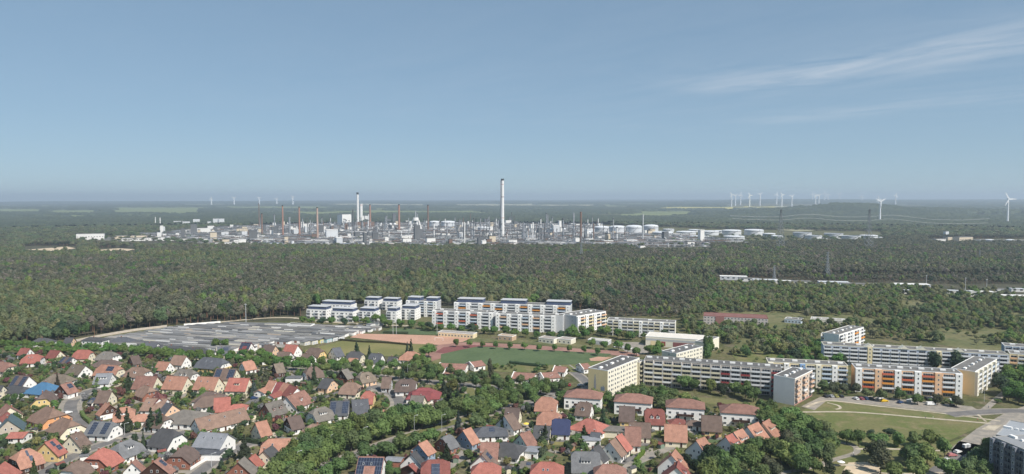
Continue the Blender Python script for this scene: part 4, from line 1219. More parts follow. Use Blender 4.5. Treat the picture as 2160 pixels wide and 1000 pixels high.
def villa(u0, u1, vt, vb, label, W=13):
    # roof front edge seen at vt, foot of the wall at vb
    pb = P(u0, vb); k = (P(u0, vt, 10) - P(u0, vt, 0))
    y = pb.y
    # height that puts the roof edge of this facade at vt
    c, s = math.cos(TH), math.sin(TH)
    q = -(vt - 500) / FOC
    Hh = CAMH + y * (-s + q * c) / (c + q * s)
    a = Vector((pb.x, pb.y, 0)); x1 = (u1 - 1080) / (u0 - 1080 + 1e-6)
    L = (u1 - u0) / FOC * y * .92
    ang = math.radians(-14)
    b = a + Vector((math.cos(ang), math.sin(ang), 0)) * L
    n = max(2, int(round(L / 4.5)))
    t, *_ = block(tuple(a), tuple(b), W, Hh, label, seq="BW" * (n // 2) + ("B" if n % 2 else ""), wall=WHITE, bals=(LGREY, WHB), vents=0, grp="small white blocks with navy roof storeys", endwin=(0, 3))
    MB().box(1.2, L - .8, 1.2, W - 1.5, Hh - .12, Hh + 2.7, NAVYP).box(.6, L - .3, .7, W - 1, Hh + 2.7, Hh + 3.0, LGREY).build("roof_storey", t)
    return t
villa(677, 753, 641, 664, "small white block at the rear left of the estate with navy top storey")
villa(647, 697, 652, 672, "leftmost small white block of the estate, at the forest edge")
villa(698, 754, 656, 678, "small white block in front of the rear left one, behind the garages")
villa(769, 803, 633, 652, "small white block farthest back, against the forest, left of its twin")
villa(806, 844, 635, 654, "small white block farthest back, against the forest, right of its twin")
villa(757, 797, 656, 679, "small white block standing alone behind the garage corner")
villa(815, 840, 656, 680, "narrow small white block behind the dark green tree, left of its neighbour")
villa(845, 881, 651, 674, "small white block with pale side wall just left of the two towers", W=15)
# --- right estate
t, a, b, L, ang = block((1804, 775), (2030, 788), 12, 15, "long block with orange, red and white balconies facing the lawn", seq="TBTBTBTBTBT", wall=APR, bals=(ORB, WHB, REDB, WHB, ORB), shaft=[WHITE, WHITE, APR], vents=10, endw=None, parap=WHB)
block((1620, 763), (1789, 771.5), 12, 15, "pale yellow and blue balcony block left of the orange one", seq="SBSBTBSBSB", wall=LYEL, bals=(WHB, LBLUE), shaft=[CREAMB, SKY, WHITE], vents=7, parap=CREAMB)
block((2057, 784), (2103, 757.5), 13, 15, "cream wing with blank gable at the right end of the orange block", seq="SBSBSBSBSB", wall=CREAMB, endw=(mat((.78, .68, .42), .85, .05), None), bals=(WHB, LBLUE), shaft=CREAMB, vents=6)
t, a, b, L, ang = block((1737, 727), (2128, 748), 12, 14, "very long white block with blue grey balconies and cream roof gables", seq="BBBBBTBBBBBBBTBBBBBBB", wall=mat((.42, .47, .55), .8, .08), bals=(WHB,), shaft=mat((.76, .66, .42), .8, .06), vents=12, parap=CREAMB, endw=(None, CREAMB))
for f0 in (.26, .45, .55, .75):
    MB().add([(L * f0 - 3, -.5, 13.9), (L * f0 + 3, -.5, 13.9), (L * f0, -.5, 16.2), (L * f0 - 3, 5, 13.9), (L * f0 + 3, 5, 13.9), (L * f0, 5, 16.2)], [(0, 1, 2), (5, 4, 3), (0, 2, 5, 3), (1, 4, 5, 2), (0, 3, 4, 1)], CREAMB).build("roof_gable", t)
block((1770, 706), (1822, 690), 12, 14, "white and orange balcony block standing behind the very long one", seq="BSBSBSB", wall=WHITE, bals=(WHB, ORB, WHB), shaft=WHITE, vents=6)
block((1733, 702), (1770, 706.5), 3, 12, "low front bay with white balconies at the left of the orange spotted block", style="B", bay=7, wall=CREAMB, bals=(WHB, APR), vents=0, fins=WHITE)
block((2119, 729), (2200, 735), 12, 15, "white balcony block cut by the right edge behind the cream wing", style="B", bay=5, wall=BLUEW, bals=(WHB, APR), vents=2, fins=WHITE)
block((2130, 745), (2200, 751), 12, 13, "lower cream block cut by the right edge in front of another", style="B", bay=5, wall=LYEL, bals=(APR, WHB), vents=2, fins=WHITE)
# --- block bottom right, its facade shade put into dark wall and balcony colours
def shade_cols(i, k): return DGREY
t, a, b, L, ang = block((2094, 921), (2190, 960), 16, 17, "dark shaded panel block at the bottom right corner", seq="TBTBTBTB", wall=mat((.22, .24, .27), .9, .12), cols=shade_cols, shaft=mat((.22, .23, .26), .9, .1), vents=5, roof=mat((.26, .27, .28), .9, .1), parap=CONC)
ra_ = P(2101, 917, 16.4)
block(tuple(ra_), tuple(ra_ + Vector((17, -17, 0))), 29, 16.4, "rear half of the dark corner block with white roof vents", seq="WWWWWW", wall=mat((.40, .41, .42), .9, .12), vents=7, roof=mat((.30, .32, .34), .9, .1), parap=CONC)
# --- low public buildings
t, a, b, L, ang = block((1484, 666), (1620, 672), 22, 8.4, "two storey school with flat red brown roof", style="W", bay=3, wall=mat((.55, .5, .47), .85, .1), roof=mat((.22, .105, .09), .9, .2, .15), vents=0, cat="school", name="school_building", parap=mat((.24, .09, .08), .9, .1), endw=(None, BEIG), endwin=(0, 3))
MB().box(11, 19, -.4, 0, 0, 8, mat((.32, .16, .14), .9, .1)).build("stair_tower", t)
block((1655, 672), (1690, 675), 12, 4, "low pale blue and white annex right of the red roofed school", style="W", bay=3, wall=LBLUE, vents=2, cat="school", name="school_building")
block((1710, 673), (1786, 678), 16, 4, "low white flat roofed nursery behind the right estate", style="W", bay=3, wall=CREAMB, vents=5, cat="nursery", name="nursery_building", roof=mat((.36, .34, .3), .9, .1))
block((924, 700), (998, 705), 9, 4, "small cream pavilion with grey roof beside the pitch", style="W", bay=3, wall=mat((.74, .62, .40), .85, .08), vents=0, cat="pavilion", name="pavilion", roof=mat((.33, .3, .27), .9, .1))
block((1136, 712), (1168, 716), 10, 4, "low white pavilion behind the small round trees, left one", style="W", bay=4, wall=CREAMB, vents=0, cat="pavilion", name="pavilion", roof=mat((.36, .32, .28), .9, .1))
block((1176, 714), (1204, 717), 10, 4, "low white pavilion behind the small round trees, right one", style="W", bay=4, wall=CREAMB, vents=0, cat="pavilion", name="pavilion", roof=mat((.36, .32, .28), .9, .1))
block((1240, 716), (1282, 720), 9, 3.5, "low pavilion with pale roof stripes and a white sign near the car park", style="W", bay=4, wall=LGREY, vents=0, cat="pavilion", name="pavilion", roof=mat((.5, .48, .44), .9, .1))
block((1050, 707), (1080, 710), 8, 4, "low tan shed on the grass behind the tree row", style="W", bay=4, wall=mat((.5, .36, .25), .9, .1), vents=0, cat="shed", name="shed", roof=mat((.42, .32, .23), .9, .1))
# --- garage rows
GR = mat((.175, .175, .175), .95, .3, .1); GD = mat((.20, .10, .075), .85, .25, 1.5)
def lerp(pts, t):
    ds = [0]
    for i in range(1, len(pts)): ds.append(ds[-1] + math.dist(pts[i - 1], pts[i]))
    s = t * ds[-1]
    for i in range(1, len(pts)):
        if s <= ds[i] or i == len(pts) - 1:
            k = (s - ds[i - 1]) / (ds[i] - ds[i - 1])
            return (pts[i - 1][0] + (pts[i][0] - pts[i - 1][0]) * k, pts[i - 1][1] + (pts[i][1] - pts[i - 1][1]) * k)
lft = [(476, 681), (350, 690), (165, 722)]
rgt = [(806, 690), (738, 703), (640, 722), (535, 741)]
NR = 15
for i in range(NR):
    tt = (i + .3) / NR
    la, ra = lerp(lft, tt ** 1.0), lerp(rgt, tt)
    a, b = P(*la, 2.8), P(*ra, 2.8)
    if i > 8: b = a + (b - a) * (.92 if i % 2 else .86)
    L = (b - a).length; ang = math.atan2(b.y - a.y, b.x - a.x)
    W = 7.0 if i % 2 == 0 else 5.4
    t = empty("garage_row", (a.x, a.y, 0), ang, "grey roofed row of garages, number %s from the forest side" % ["one", "two", "three", "four", "five", "six", "seven", "eight", "nine", "ten", "eleven", "twelve", "thirteen", "fourteen", "fifteen"][i], "garage row", "long rows of flat garages")
    wmb = MB(); x = 0; rnd = random.Random(i)
    MB().box(0, L - .3, 0, W, 0, 2.5, WHITE).build("wall", t)
    x = 0
    rm = MB()
    while x < L:                 # felt roofs change height and tone from one group to the next
        w = rnd.uniform(18, 46); x2 = min(L, x + w)
        z = 2.5 + rnd.choice((0, .25, .5))
        rm.box(x, x2 - .05, -.3, W + .3, 2.5, z + .2, rnd.choice((GR, GR, BITUM, mat((.23, .225, .22), .95, .25, .1), mat((.30, .28, .255), .95, .25, .1), mat((.13, .13, .133), .95, .25, .1))))
        x = x2
    rm.build("roof", t)
    dm = MB(); x = 1.5
    while x < L - 3:
        if rnd.random() < .8: dm.box(x, x + 2.4, -.12, 0, 0, 2.1, rnd.choice((GD, DGREY, mat((.35, .3, .25), .9, .1), LGREY, WHITE)))
        x += 3
    o = dm.build("garage_doors", t); o["kind"] = "stuff"
    wmb = MB(); x = rnd.uniform(5, 30)
    while x < L - 14:
        w = rnd.uniform(5, 14); wmb.box(x, x + w, -.45, -.3, .2, 3.2, rnd.choice((WHITE, CREAMB, WHITE, mat((.6, .5, .4), .9, .1)))); x += w + rnd.choice((.3, 12, 25, 40))
    if wmb.v: wmb.build("painted_gates", t)["kind"] = "stuff"
    FOOT.extend([(a.x + (b.x - a.x) * k / 20, a.y + (b.y - a.y) * k / 20, 9) for k in range(21)])
# perimeter walls and coloured garages
def wall_line(name, pts, h, th, m_, label, cat="wall"):
    w = [P(u, v) for u, v in pts]
    mb = MB()
    for a, b in zip(w, w[1:]):
        d = (b - a).normalized(); n_ = Vector((-d.y, d.x, 0)) * th / 2
        vs_ = [(p.x, p.y, z) for z in (0, h) for p in (a - n_, b - n_, b + n_, a + n_)]
        mb.add(vs_, [(3, 2, 1, 0), (4, 5, 6, 7), (0, 1, 5, 4), (1, 2, 6, 5), (2, 3, 7, 6), (3, 0, 4, 7)], m_)
    return tag(mb.build(name), label, cat)
wall_line("garden_wall", [(160, 721), (220, 709), (285, 698), (352, 690)], 2.0, .5, mat((.50, .44, .37), .9, .12), "long pale wall along the forest side of the garages")
wall_line("garden_wall", [(388, 688), (430, 685), (465, 682)], 2.2, .6, WHITE, "short white wall at the far end of the garages")
for i, (u, v, m_) in enumerate([(542, 733, WHITE), (562, 729, WHITE), (582, 725, WHITE), (604, 721, WHITE), (626, 717, WHITE), (652, 712, WHITE), (672, 708, WHITE), (696, 703, WHITE), (716, 700, WHITE), (742, 697, WHITE), (760, 694, WHITE), (786, 690, WHITE), (803, 687, WHITE), (648, 728, CREAMB), (664, 726, CREAMB), (680, 723, mat((.72, .66, .22), .8, .05)), (694, 722, mat((.35, .55, .60), .8, .05)), (708, 719, WHITE), (720, 717, WHITE)]):
    p = P(u, v)
    t = empty("garage", (p.x, p.y, 0), math.radians(60), ["white garage end at the sports ground side of the garage rows", "cream garage in the short row by the dry lawn, %s one" % ("left" if i == 13 else "right"), "yellow painted garage by the dry lawn", "light blue painted garage by the dry lawn"][0 if m_ is WHITE and i < 13 else 1 if m_ is CREAMB else 2 if i == 15 else 3] if i < 17 else "white garage at the right end of the short row by the dry lawn", "garage", "garage ends facing the pitch")
    MB().box(-3.2, 3.2, -.5, 5, 0, 2.9, m_).build("wall", t)
    MB().box(-3.4, 3.4, -.7, 5.2, 2.9, 3.15, GR).build("roof", t)
    MB().box(-2.6, -.3, -.6, -.5, 0, 2.2, LGREY).box(.3, 2.6, -.6, -.5, 0, 2.2, LGREY).build("door", t)
block((605, 684), (655, 686), 8, 4, "white cottage with brown shutters at the far edge of the garages", style="W", bay=3, wall=WHITE, vents=0, cat="cottage", name="cottage")
# ------------------------------------------------------------ vegetation placement
CAND = []    # (dist, x, y, h, r, shape, col, label, group)
def row(pts, gap, h, r, label, group, cols=GREENS, seed=0, jit=.1, shape='b'):
    rnd = random.Random(seed + 1)
    for (x, y) in line_pts(pts, gap, h * .55, seed, jit):
        k = rnd.uniform(.85, 1.15)
        CAND.append((math.hypot(x, y), x, y, h * k, r * rnd.uniform(.88, 1.12), shape, rnd.choice(cols), label, group))
def grove(poly, gap, h, r, label, group, cols=GREENS, seed=0, pad=-1.0, shape='b', mix=0.0, roads=True):
    rnd = random.Random(seed + 5)
    for (x, y) in fill(poly, gap, seed, pad, True, h * .55, roads=roads):
        k = rnd.uniform(.72, 1.2)
        CAND.append((math.hypot(x, y), x, y, h * k, r * k * rnd.uniform(.9, 1.1), shape, rnd.choice(cols) if rnd.random() > mix else rnd.choice((DARKG, DULL)), label, group))
AV = "avenue trees"
row([(575, 1000), (615, 950), (660, 918), (720, 895), (790, 876), (850, 866), (920, 860), (985, 852), (1030, 838)], 7.4, 12, 5.4, "rounded green tree in the back row of the dense avenue", AV, seed=1)
row([(610, 1015), (660, 965), (715, 935), (775, 910), (830, 893), (900, 877), (960, 868)], 7.6, 12, 5.4, "rounded green tree in the middle row of the dense avenue", AV, seed=2)
row([(600, 985), (640, 945), (700, 912), (760, 893), (830, 880), (900, 866)], 8, 12, 5.2, "rounded green tree filling the widest part of the dense avenue", AV, seed=12)
row([(660, 1010), (700, 985), (735, 965), (780, 950), (830, 935), (880, 920), (925, 905)], 9, 10.5, 4.9, "rounded green tree in the front row beside the avenue carriageway", AV, seed=3)
row([(1005, 885), (1025, 868), (1045, 850), (1078, 842), (1105, 835)], 9, 9.5, 4.2, "rounded green tree between avenue verge and the right quarter", "trees by the crossing", seed=4)
row([(1000, 862), (1030, 848), (1060, 832), (1090, 822), (1125, 815), (1160, 812), (1190, 812)], 8, 9, 4.2, "broad green tree at the crossing of the two roads", "trees by the crossing", seed=5)
grove([(1000, 812), (1090, 812), (1230, 822), (1230, 838), (1120, 845), (1010, 850)], 10, 9, 4.0, "broad green tree in the grove above the crossing", "trees by the crossing", seed=6, pad=-3)
UR = "upper road trees"
row([(545, 760), (600, 764), (660, 770), (730, 776), (800, 782), (860, 786), (930, 795), (1010, 803), (1090, 812), (1160, 818)], 8, 9, 4.2, "leafy tree on the far side of the upper road", UR, seed=7)
row([(560, 755), (620, 758), (700, 764), (780, 768), (860, 768), (900, 775), (960, 783), (1050, 795), (1130, 804), (1200, 812)], 9, 9, 4.2, "leafy tree in the second row behind the upper road", UR, seed=8)
row([(870, 775), (880, 756), (900, 762), (915, 780), (930, 770)], 8, 11, 4.5, "tall leafy tree beside the red pavilions at the upper road", UR, seed=81)
TB = "tree belt below the garages"
row([(20, 735), (80, 735), (140, 737), (200, 737), (260, 736), (320, 741), (380, 748), (440, 752), (500, 753), (560, 757)], 7.5, 8, 4.0, "bushy tree in the front of the belt below garages", TB, seed=9)
row([(0, 722), (60, 724), (110, 728), (230, 730), (300, 734), (370, 742), (430, 745), (520, 742), (570, 748)], 8, 8, 4.0, "bushy tree in the rear of the belt below garages", TB, seed=10)
row([(455, 722), (470, 720), (485, 722)], 7, 10, 4.5, "dense dark tree clump right above the slate roof below the garages", "dark clump by the garages", cols=[DARKG, GREENS[2]], seed=11)
YB = "trees below the yellow block"
grove([(1250, 828), (1290, 838), (1345, 812), (1375, 822), (1440, 830), (1500, 860), (1440, 858), (1400, 850), (1330, 846), (1280, 842)], 7.5, 9, 4.2, "green tree in the thicket between yellow block and the villas", YB, seed=20, pad=-2)
row([(1225, 838), (1262, 836), (1290, 838), (1320, 832), (1350, 818), (1385, 820), (1410, 826)], 8, 9, 4.2, "green tree at the foot of the yellow block", YB, seed=21)
row([(1440, 802), (1465, 806), (1500, 808), (1520, 815), (1545, 812), (1575, 822), (1600, 832)], 9, 11, 4.6, "tall leafy tree in front of the long balcony block", "trees before the long block", seed=22, cols=[GREENS[3], GREENS[0], DARKG])
grove([(1560, 850), (1600, 838), (1640, 850), (1640, 868), (1590, 872)], 8, 10, 4.5, "leafy tree left of the lilac gable", "trees left of the lilac gable", seed=23)
PK = "park trees"
grove([(1590, 868), (1640, 862), (1690, 868), (1735, 905), (1755, 930), (1745, 975), (1690, 975), (1655, 915)], 9, 11.5, 5.0, "large round tree in the park below the lilac gable", PK, seed=24, pad=0)
grove([(1590, 925), (1660, 915), (1700, 975), (1640, 990), (1560, 1010), (1470, 1010), (1460, 985), (1500, 955)], 8.5, 11, 4.8, "round tree in the dense bottom grove left of the park path", PK, seed=25, pad=-1, mix=.15)
grove([(1440, 945), (1500, 940), (1560, 945), (1540, 975), (1450, 985)], 8, 11, 3.8, "dark tall tree right of the orange twin houses", PK, cols=[DARKG, (.036, .058, .026)], seed=26, pad=-1)
row([(1748, 912), (1775, 912), (1795, 920), (1822, 921), (1850, 921), (1885, 922), (1915, 921), (1945, 922), (1975, 925), (2005, 932)], 8.5, 9, 4.4, "tree in the row below the large lawn", "lawn edge row", seed=27)
row([(1742, 895), (1747, 890)], 9, 9, 4.4, "single round tree standing on the left part of the large lawn", "lawn tree", seed=28)
grove([(1900, 945), (2010, 935), (2030, 925), (2020, 975), (1960, 1000), (1880, 1000)], 8.5, 10, 4.5, "round tree in the grove between park path and car park lane", PK, seed=29, pad=0)
row([(1838, 945), (1862, 940), (1850, 968), (1870, 975)], 10, 11, 4.5, "slender grey green birch in the middle of the park", "birches", cols=[DULL, (.07, .085, .045)], seed=30, shape='l')
row([(1790, 1000), (1760, 990), (1735, 1000)], 9, 7, 3.4, "thin crowned young tree at the sandpit", "young trees", cols=[(.075, .09, .045)], seed=31, shape='l')
row([(2040, 1000), (2055, 975), (2072, 955), (2090, 938)], 8, 10, 4.4, "tree between car park lane and the dark corner block", "trees at the dark block", seed=32)
row([(2062, 1010), (2080, 985), (2075, 965)], 8, 9, 4.4, "tree at the foot of the dark corner block", "trees at the dark block", seed=33)
grove([(2090, 815), (2110, 790), (2160, 770), (2200, 790), (2190, 845), (2130, 835)], 9, 11, 5, "large dark tree right of the cream wing", "trees right of the cream wing", seed=34, pad=-1, cols=GREENS[:3] + [DARKG])
row([(1735, 812), (1752, 820), (1798, 812), (1830, 826), (1845, 832), (1870, 832), (1900, 830), (1930, 838), (1990, 838), (2040, 848)], 11, 8, 3.8, "bushy tree before the orange and blue balcony blocks", "trees at the car park", seed=35, cols=[GREENS[0], GREENS[4], DULL])
row([(1963, 757), (1972, 765)], 9, 14, 6, "big dark left yard tree before the very long block", "big dark trees in the yard", cols=[DARKG], seed=36)
row([(2012, 757), (2022, 766)], 9, 15, 6.5, "big dark right yard tree before the very long block", "big dark trees in the yard", cols=[DARKG], seed=37)
grove([(1690, 735), (1730, 712), (1760, 745), (1800, 760), (1740, 762), (1640, 755)], 9, 9, 4.3, "tree in the grove left of the very long block", "grove left of the long block", seed=38, mix=.3)
ME = "trees before the white estate"
row([(640, 672), (680, 676), (765, 674), (805, 668), (812, 680), (870, 680), (925, 688), (1010, 692), (1030, 695), (1060, 694), (1090, 700), (1130, 702), (1180, 705), (1225, 705), (1250, 702)], 11, 9, 4.6, "leafy tree in front of the white middle estate", ME, seed=39, cols=GREENS[:3] + [DARKG])
row([(1200, 700), (1215, 694), (1250, 692), (1280, 698), (1300, 700), (1330, 705)], 10, 10, 4.8, "leafy tree at the foot of the pale blue gable", ME, seed=40)
row([(1250, 722), (1275, 725), (1310, 728), (1340, 738), (1370, 735), (1385, 740), (1390, 725)], 11, 9, 4.2, "tree around the small car park by the sports hall", "car park trees", seed=41)
row([(1490, 735), (1497, 725), (1492, 745)], 8, 16, 3.2, "very tall dark poplar behind the short white block", "poplars", cols=[DARKG], seed=42, shape='c')
row([(1036, 770), (1034, 782)], 8, 12, 3.2, "tall dull poplar among the terracotta pavilions", "poplars", cols=[DULL], seed=43, shape='c')
row([(905, 735), (912, 738)], 8, 14, 7, "big grey green tree at the end of the running track", "track end tree", cols=[(.05, .065, .03)], seed=44)
row([(962, 722), (984, 724), (1006, 722), (1028, 724), (1050, 727), (1074, 727), (1096, 728), (1119, 729), (1142, 731), (1166, 731), (1189, 732), (1213, 734), (1237, 736), (1262, 740)], 12, 7.5, 2.9, "small egg shaped tree in the single row along the running track", "egg shaped trees", cols=[(.038, .062, .024)], seed=45, jit=.02)
row([(1002, 826), (1012, 812)], 30, 8, 3.2, "bright yellow green tree at the upper road junction", "bright tree", cols=[(.12, .17, .035)], seed=46)
row([(958, 810), (962, 808)], 30, 9, 5, "olive yellow willow on the lawn below the upper road", "willow", cols=[(.125, .13, .045)], seed=47)
row([(493, 812), (493.5, 812)], 30, 5, 2.4, "small yellow round tree before the red duplex", "yellow tree", cols=[(.25, .22, .02)], seed=48)
row([(1724, 940), (1726, 934), (1722, 936)], 30, 5, 3, "small copper coloured tree at the park path fork", "copper tree", cols=[(.10, .06, .045)], seed=49)
row([(1520, 853), (1536, 851)], 12, 4, 3, "dark red bush on the lawn above the fourth villa", "red bushes", cols=[(.10, .035, .035)], seed=50)
row([(320, 897), (314, 905)], 30, 5, 2.6, "dark purple plum tree by the grey bungalow", "plum tree", cols=[(.045, .02, .026)], seed=51)
# spruces and thujas standing out in the gardens
for i, (u, v, h, r, shp, c, lb) in enumerate([
    (121, 806, 13, 2.6, 's', (.045, .038, .024), "brown green pointed spruce beside the blue roof"),
    (271, 806, 13, 4.6, 's', DARKG, "fat dark green fir left of the leftmost cream duplex"),
    (662, 789, 14, 3.4, 's', DARKG, "tall spruce before the brown half hip at the upper road"),
    (779, 742, 11, 2.8, 's', DARKG, "dark pointed spruce at the corner of the dry lawn"),
    (752, 734, 11, 4.5, 's', (.035, .055, .028), "broad spruce on the dry lawn"),
    (867, 731, 13, 3, 's', DARKG, "right one of two spruces above the orange roof by the track"),
    (859, 735, 11, 2.6, 's', (.05, .07, .045), "left one of two spruces above the orange roof by the track"),
    (850, 792, 13, 3.8, 's', DARKG, "dark spruce between upper road and the wide dormer house"),
    (936, 815, 12, 3.6, 's', (.035, .05, .03), "dark spruce beside the crimson hipped house"),
    (965, 835, 14, 3.6, 's', DARKG, "tall spruce on the lawn right of the crimson house"),
    (948, 832, 12, 3.4, 's', (.035, .05, .028), "spruce just left of the tall lawn spruce"),
    (967, 888, 12, 3.4, 's', (.04, .055, .045), "bluish spruce on the avenue verge"),
    (535, 816, 11, 3.6, 's', (.06, .08, .07), "blue grey spruce left of the stepped red terrace"),
    (552, 884, 9, 2.2, 's', DARKG, "small dark conifer before the brick house wall"),
    (337, 885, 13, 3.4, 's', DARKG, "dark conifer in front of the grey brown half hip"),
    (318, 884, 13, 4.2, 's', (.03, .045, .025), "broader dark conifer left of the grey brown half hip"),
    (268, 885, 13, 3.8, 's', (.045, .055, .03), "tall conifer right before the large orange house"),
    (250, 874, 12, 3.4, 's', (.05, .05, .03), "brownish conifer left before the large orange house"),
    (287, 927, 8, 1.5, 's', DARKG, "left one of two slim thujas by the turning street"),
    (302, 927, 9, 1.9, 's', DARKG, "right one of two slim thujas by the turning street"),
    (515, 945, 13, 4.6, 's', (.04, .052, .032), "large grey green spruce at the street corner near the bottom"),
    (496, 912, 9, 3, 's', DARKG, "dark spruce right of the pale grey roof"),
    (71, 986, 9, 2.2, 's', (.05, .075, .03), "green thuja before the bottom left orange house"),
    (942, 954, 9, 3.4, 's', (.03, .042, .022), "clipped dark yew beside the cream wall near the bottom"),
    (1060, 893, 9, 2.8, 's', DARKG, "conifer before the white fronted brown house"),
    (1232, 910, 7, 3, 's', (.036, .06, .026), "round dark thuja left of the low navy bungalow"),
    (1272, 873, 9, 3, 's', DARKG, "dark thuja between first and second villa"),
    (1506, 888, 9, 4, 's', DARKG, "dark conifer between third villa and taupe roof"),
    (1150, 915, 9, 4.4, 's', (.038, .05, .026), "broad dark garden conifer right of the mint gable"),
    (560, 790, 10, 4, 's', DULL, "dull garden conifer in front of the half timbered gable"),
    (205, 806, 7, 4, 's', GREENS[0], "low green cypress before the white modern house"),
]):
    p = P(u, v, h * .5)
    make_tree("conifer", p.x, p.y, h, r, SPRUCE[i % 2], TRUNK[0], c, lb, "conifer", "garden conifers", rz=i * 1.7, zlow=.03)
ONES = ["", "first", "second", "third", "fourth", "fifth", "sixth", "seventh", "eighth", "ninth", "tenth", "eleventh", "twelfth", "thirteenth", "fourteenth", "fifteenth", "sixteenth", "seventeenth", "eighteenth", "nineteenth"]
TENS = {2: "twent", 3: "thirt", 4: "fort", 5: "fift"}
def ordinal(k):
    if k < 20: return ONES[k]
    return TENS[k // 10] + ("ieth" if k % 10 == 0 else "y " + ONES[k % 10])
CAND.sort(key=lambda c: c[0])
_by = {}
for c in CAND[:298]: _by.setdefault(c[7], []).append(c)
NUM = {}
for lb, L_ in _by.items():
    if len(L_) > 1:
        for k, c in enumerate(sorted(L_, key=lambda c: c[1] / c[2])): NUM[id(c)] = ("%s, %s from the left" if len(lb.split()) + len(ordinal(k + 1).split()) <= 13 else "%s, %s from left") % (lb, ordinal(k + 1))
SHOW = 298
for i, cc_ in enumerate(CAND[:SHOW]):
    d, x, y, h, r, shp, c, lb, gr = cc_
    lb = NUM.get(id(cc_), lb)
    crown = COLUMN[0] if shp == 'c' else LOOSE[i % 2] if shp == 'l' else BROAD[(i * 7) % 5]
    make_tree("broadleaf_tree", x, y, h, r, crown, TRUNK[i % 2], c, lb, "tree", gr, rz=(i * 2.399) % 6.28, zlow=.05)
rest = []
for (d, x, y, h, r, shp, c, lb, gr) in CAND[SHOW:]:
    k = K["dark"] if c == DARKG else K["big1"] if (int(x) % 2) else K["big2"]
    if shp == 'c': k = K["green1"]
    rest.append((x, y, h, r, k))
FOOTN = len(FOOT)
# garden planting, meadow scrub and woods
def scatter(poly, gap, seed, kinds, hr, rr, pad=0.3, prob=1.0, roads=True, chk=True):
    rnd = random.Random(seed)
    out = []
    for (x, y) in fill(poly, gap, seed, pad, chk, 1.0, .45, roads):
        if rnd.random() > prob: continue
        q = rnd.random()
        h = hr[0] + (hr[1] - hr[0]) * q * q
        out.append((x, y, h, h * rnd.uniform(*rr), K[rnd.choice(kinds)]))
    return out
GK = ["bush1", "bush2", "bush3", "bush1", "green1", "green2", "olive1", "dark", "bushw", "bushp", "bush2", "bright", "bushy", "grey"]
quarter = [(-40, 745), (150, 742), (400, 760), (540, 765), (760, 790), (850, 800), (940, 812), (1000, 832), (990, 850), (900, 855), (780, 868), (660, 910), (590, 960), (560, 1030), (-60, 1030)]
gard = scatter(quarter, 4.3, 100, GK, (1.0, 5.4), (.38, .62), pad=.1)
gard += scatter([(540, 745), (700, 762), (880, 775), (880, 760), (700, 745), (560, 735)], 6, 101, GK, (1.5, 5), (.4, .6), pad=0)
right_q = [(1060, 850), (1130, 852), (1200, 830), (1290, 845), (1480, 862), (1600, 875), (1660, 905), (1640, 935), (1520, 940), (1440, 940), (1440, 1030), (730, 1030), (760, 965), (860, 930), (960, 905)]
gard += scatter(right_q, 4.3, 102, GK, (1.0, 5.2), (.38, .62), pad=.1)
stuff_cloud("garden_shrubs", gard, PROTO)
park = scatter([(1500, 880), (1640, 862), (1700, 880), (1760, 910), (1740, 960), (1600, 1020), (1430, 1020), (1440, 950)], 8, 103, ["bush1", "green1", "dark"], (2, 5), (.5, .7), prob=.5)
park += scatter([(1850, 912), (2010, 925), (2000, 940), (1750, 925), (1760, 915)], 7, 104, ["bush1", "dark", "green1", "bush3"], (2, 4.5), (.6, .8), prob=.7)
park += scatter([(1830, 836), (2050, 855), (2050, 848), (1830, 828)], 5, 105, ["bush1", "bush3", "bush2"], (1.2, 3), (.6, .9), roads=False)
park += scatter([(2060, 850), (2160, 830), (2160, 850), (2110, 862), (2130, 880), (2090, 872)], 6, 106, ["bush1", "bush3", "bush2", "grey"], (1, 3), (.6, .9), prob=.6)
park += scatter([(1570, 790), (1720, 800), (1800, 830), (1790, 836), (1720, 830)], 7, 1061, ["bush1", "green1", "olive1"], (2, 7), (.5, .7), prob=.8)
park += scatter([(930, 690), (1240, 700), (1240, 712), (1180, 706), (930, 700)], 8, 107, ["green1", "bush1", "dark", "olive1"], (2, 6), (.5, .7), prob=.5)
park += scatter([(620, 680), (930, 690), (920, 698), (800, 690), (700, 682)], 8, 108, ["green1", "bush1", "bush3", "olive1"], (2, 6), (.5, .7), prob=.5)
park += scatter([(890, 770), (1000, 775), (1040, 780), (1240, 790), (1240, 780), (1180, 770), (1010, 765)], 7, 109, ["olive1", "bush2", "green1", "bright"], (2, 6), (.5, .7), prob=.6)
park += scatter([(1290, 715), (1420, 725), (1640, 770), (1700, 760), (1500, 735), (1420, 700)], 9, 110, ["green1", "bush1", "dark", "olive1", "olive2"], (3, 9), (.45, .6), prob=.75)
stuff_cloud("park_shrubs", park, PROTO)

rnd = random.Random(5)
low_edge = [(-700, 770), (20, 730), (100, 724), (165, 712), (350, 688), (480, 680), (640, 674), (645, 650), (760, 628), (850, 622), (955, 625), (1210, 632), (1285, 658), (1440, 665), (1480, 655), (1660, 655), (1740, 664), (1730, 690)]
wood = []
def wkind(x, y):
    """pine stands and leafy stands alternate over the forest"""
    q = noise.noise(Vector((x / 190, y / 230, 1.7))) + .45 * noise.noise(Vector((x / 60, y / 70, 4.4)))
    u, v = pix(x, y)
    bias = -.18 if u < 1000 else .02
    if 590 < v < 660 and 600 < u < 1300: bias = .35
    if v < 560 and u > 1000: bias = -.30
    if v < 560 and u < 900: bias = .12
    if u < 700 and v > 635 + (330 - u) * .06: bias = .3
    return q + bias
mid = [(-900, 790), (20, 730), (100, 724), (165, 712), (352, 688), (480, 679), (600, 668), (640, 668), (648, 652), (760, 642), (950, 646), (1210, 652), (1290, 668), (1440, 672), (1475, 655), (1490, 640), (1500, 600), (2300, 600), (3400, 640), (2900, 528), (1000, 529), (-400, 532)]
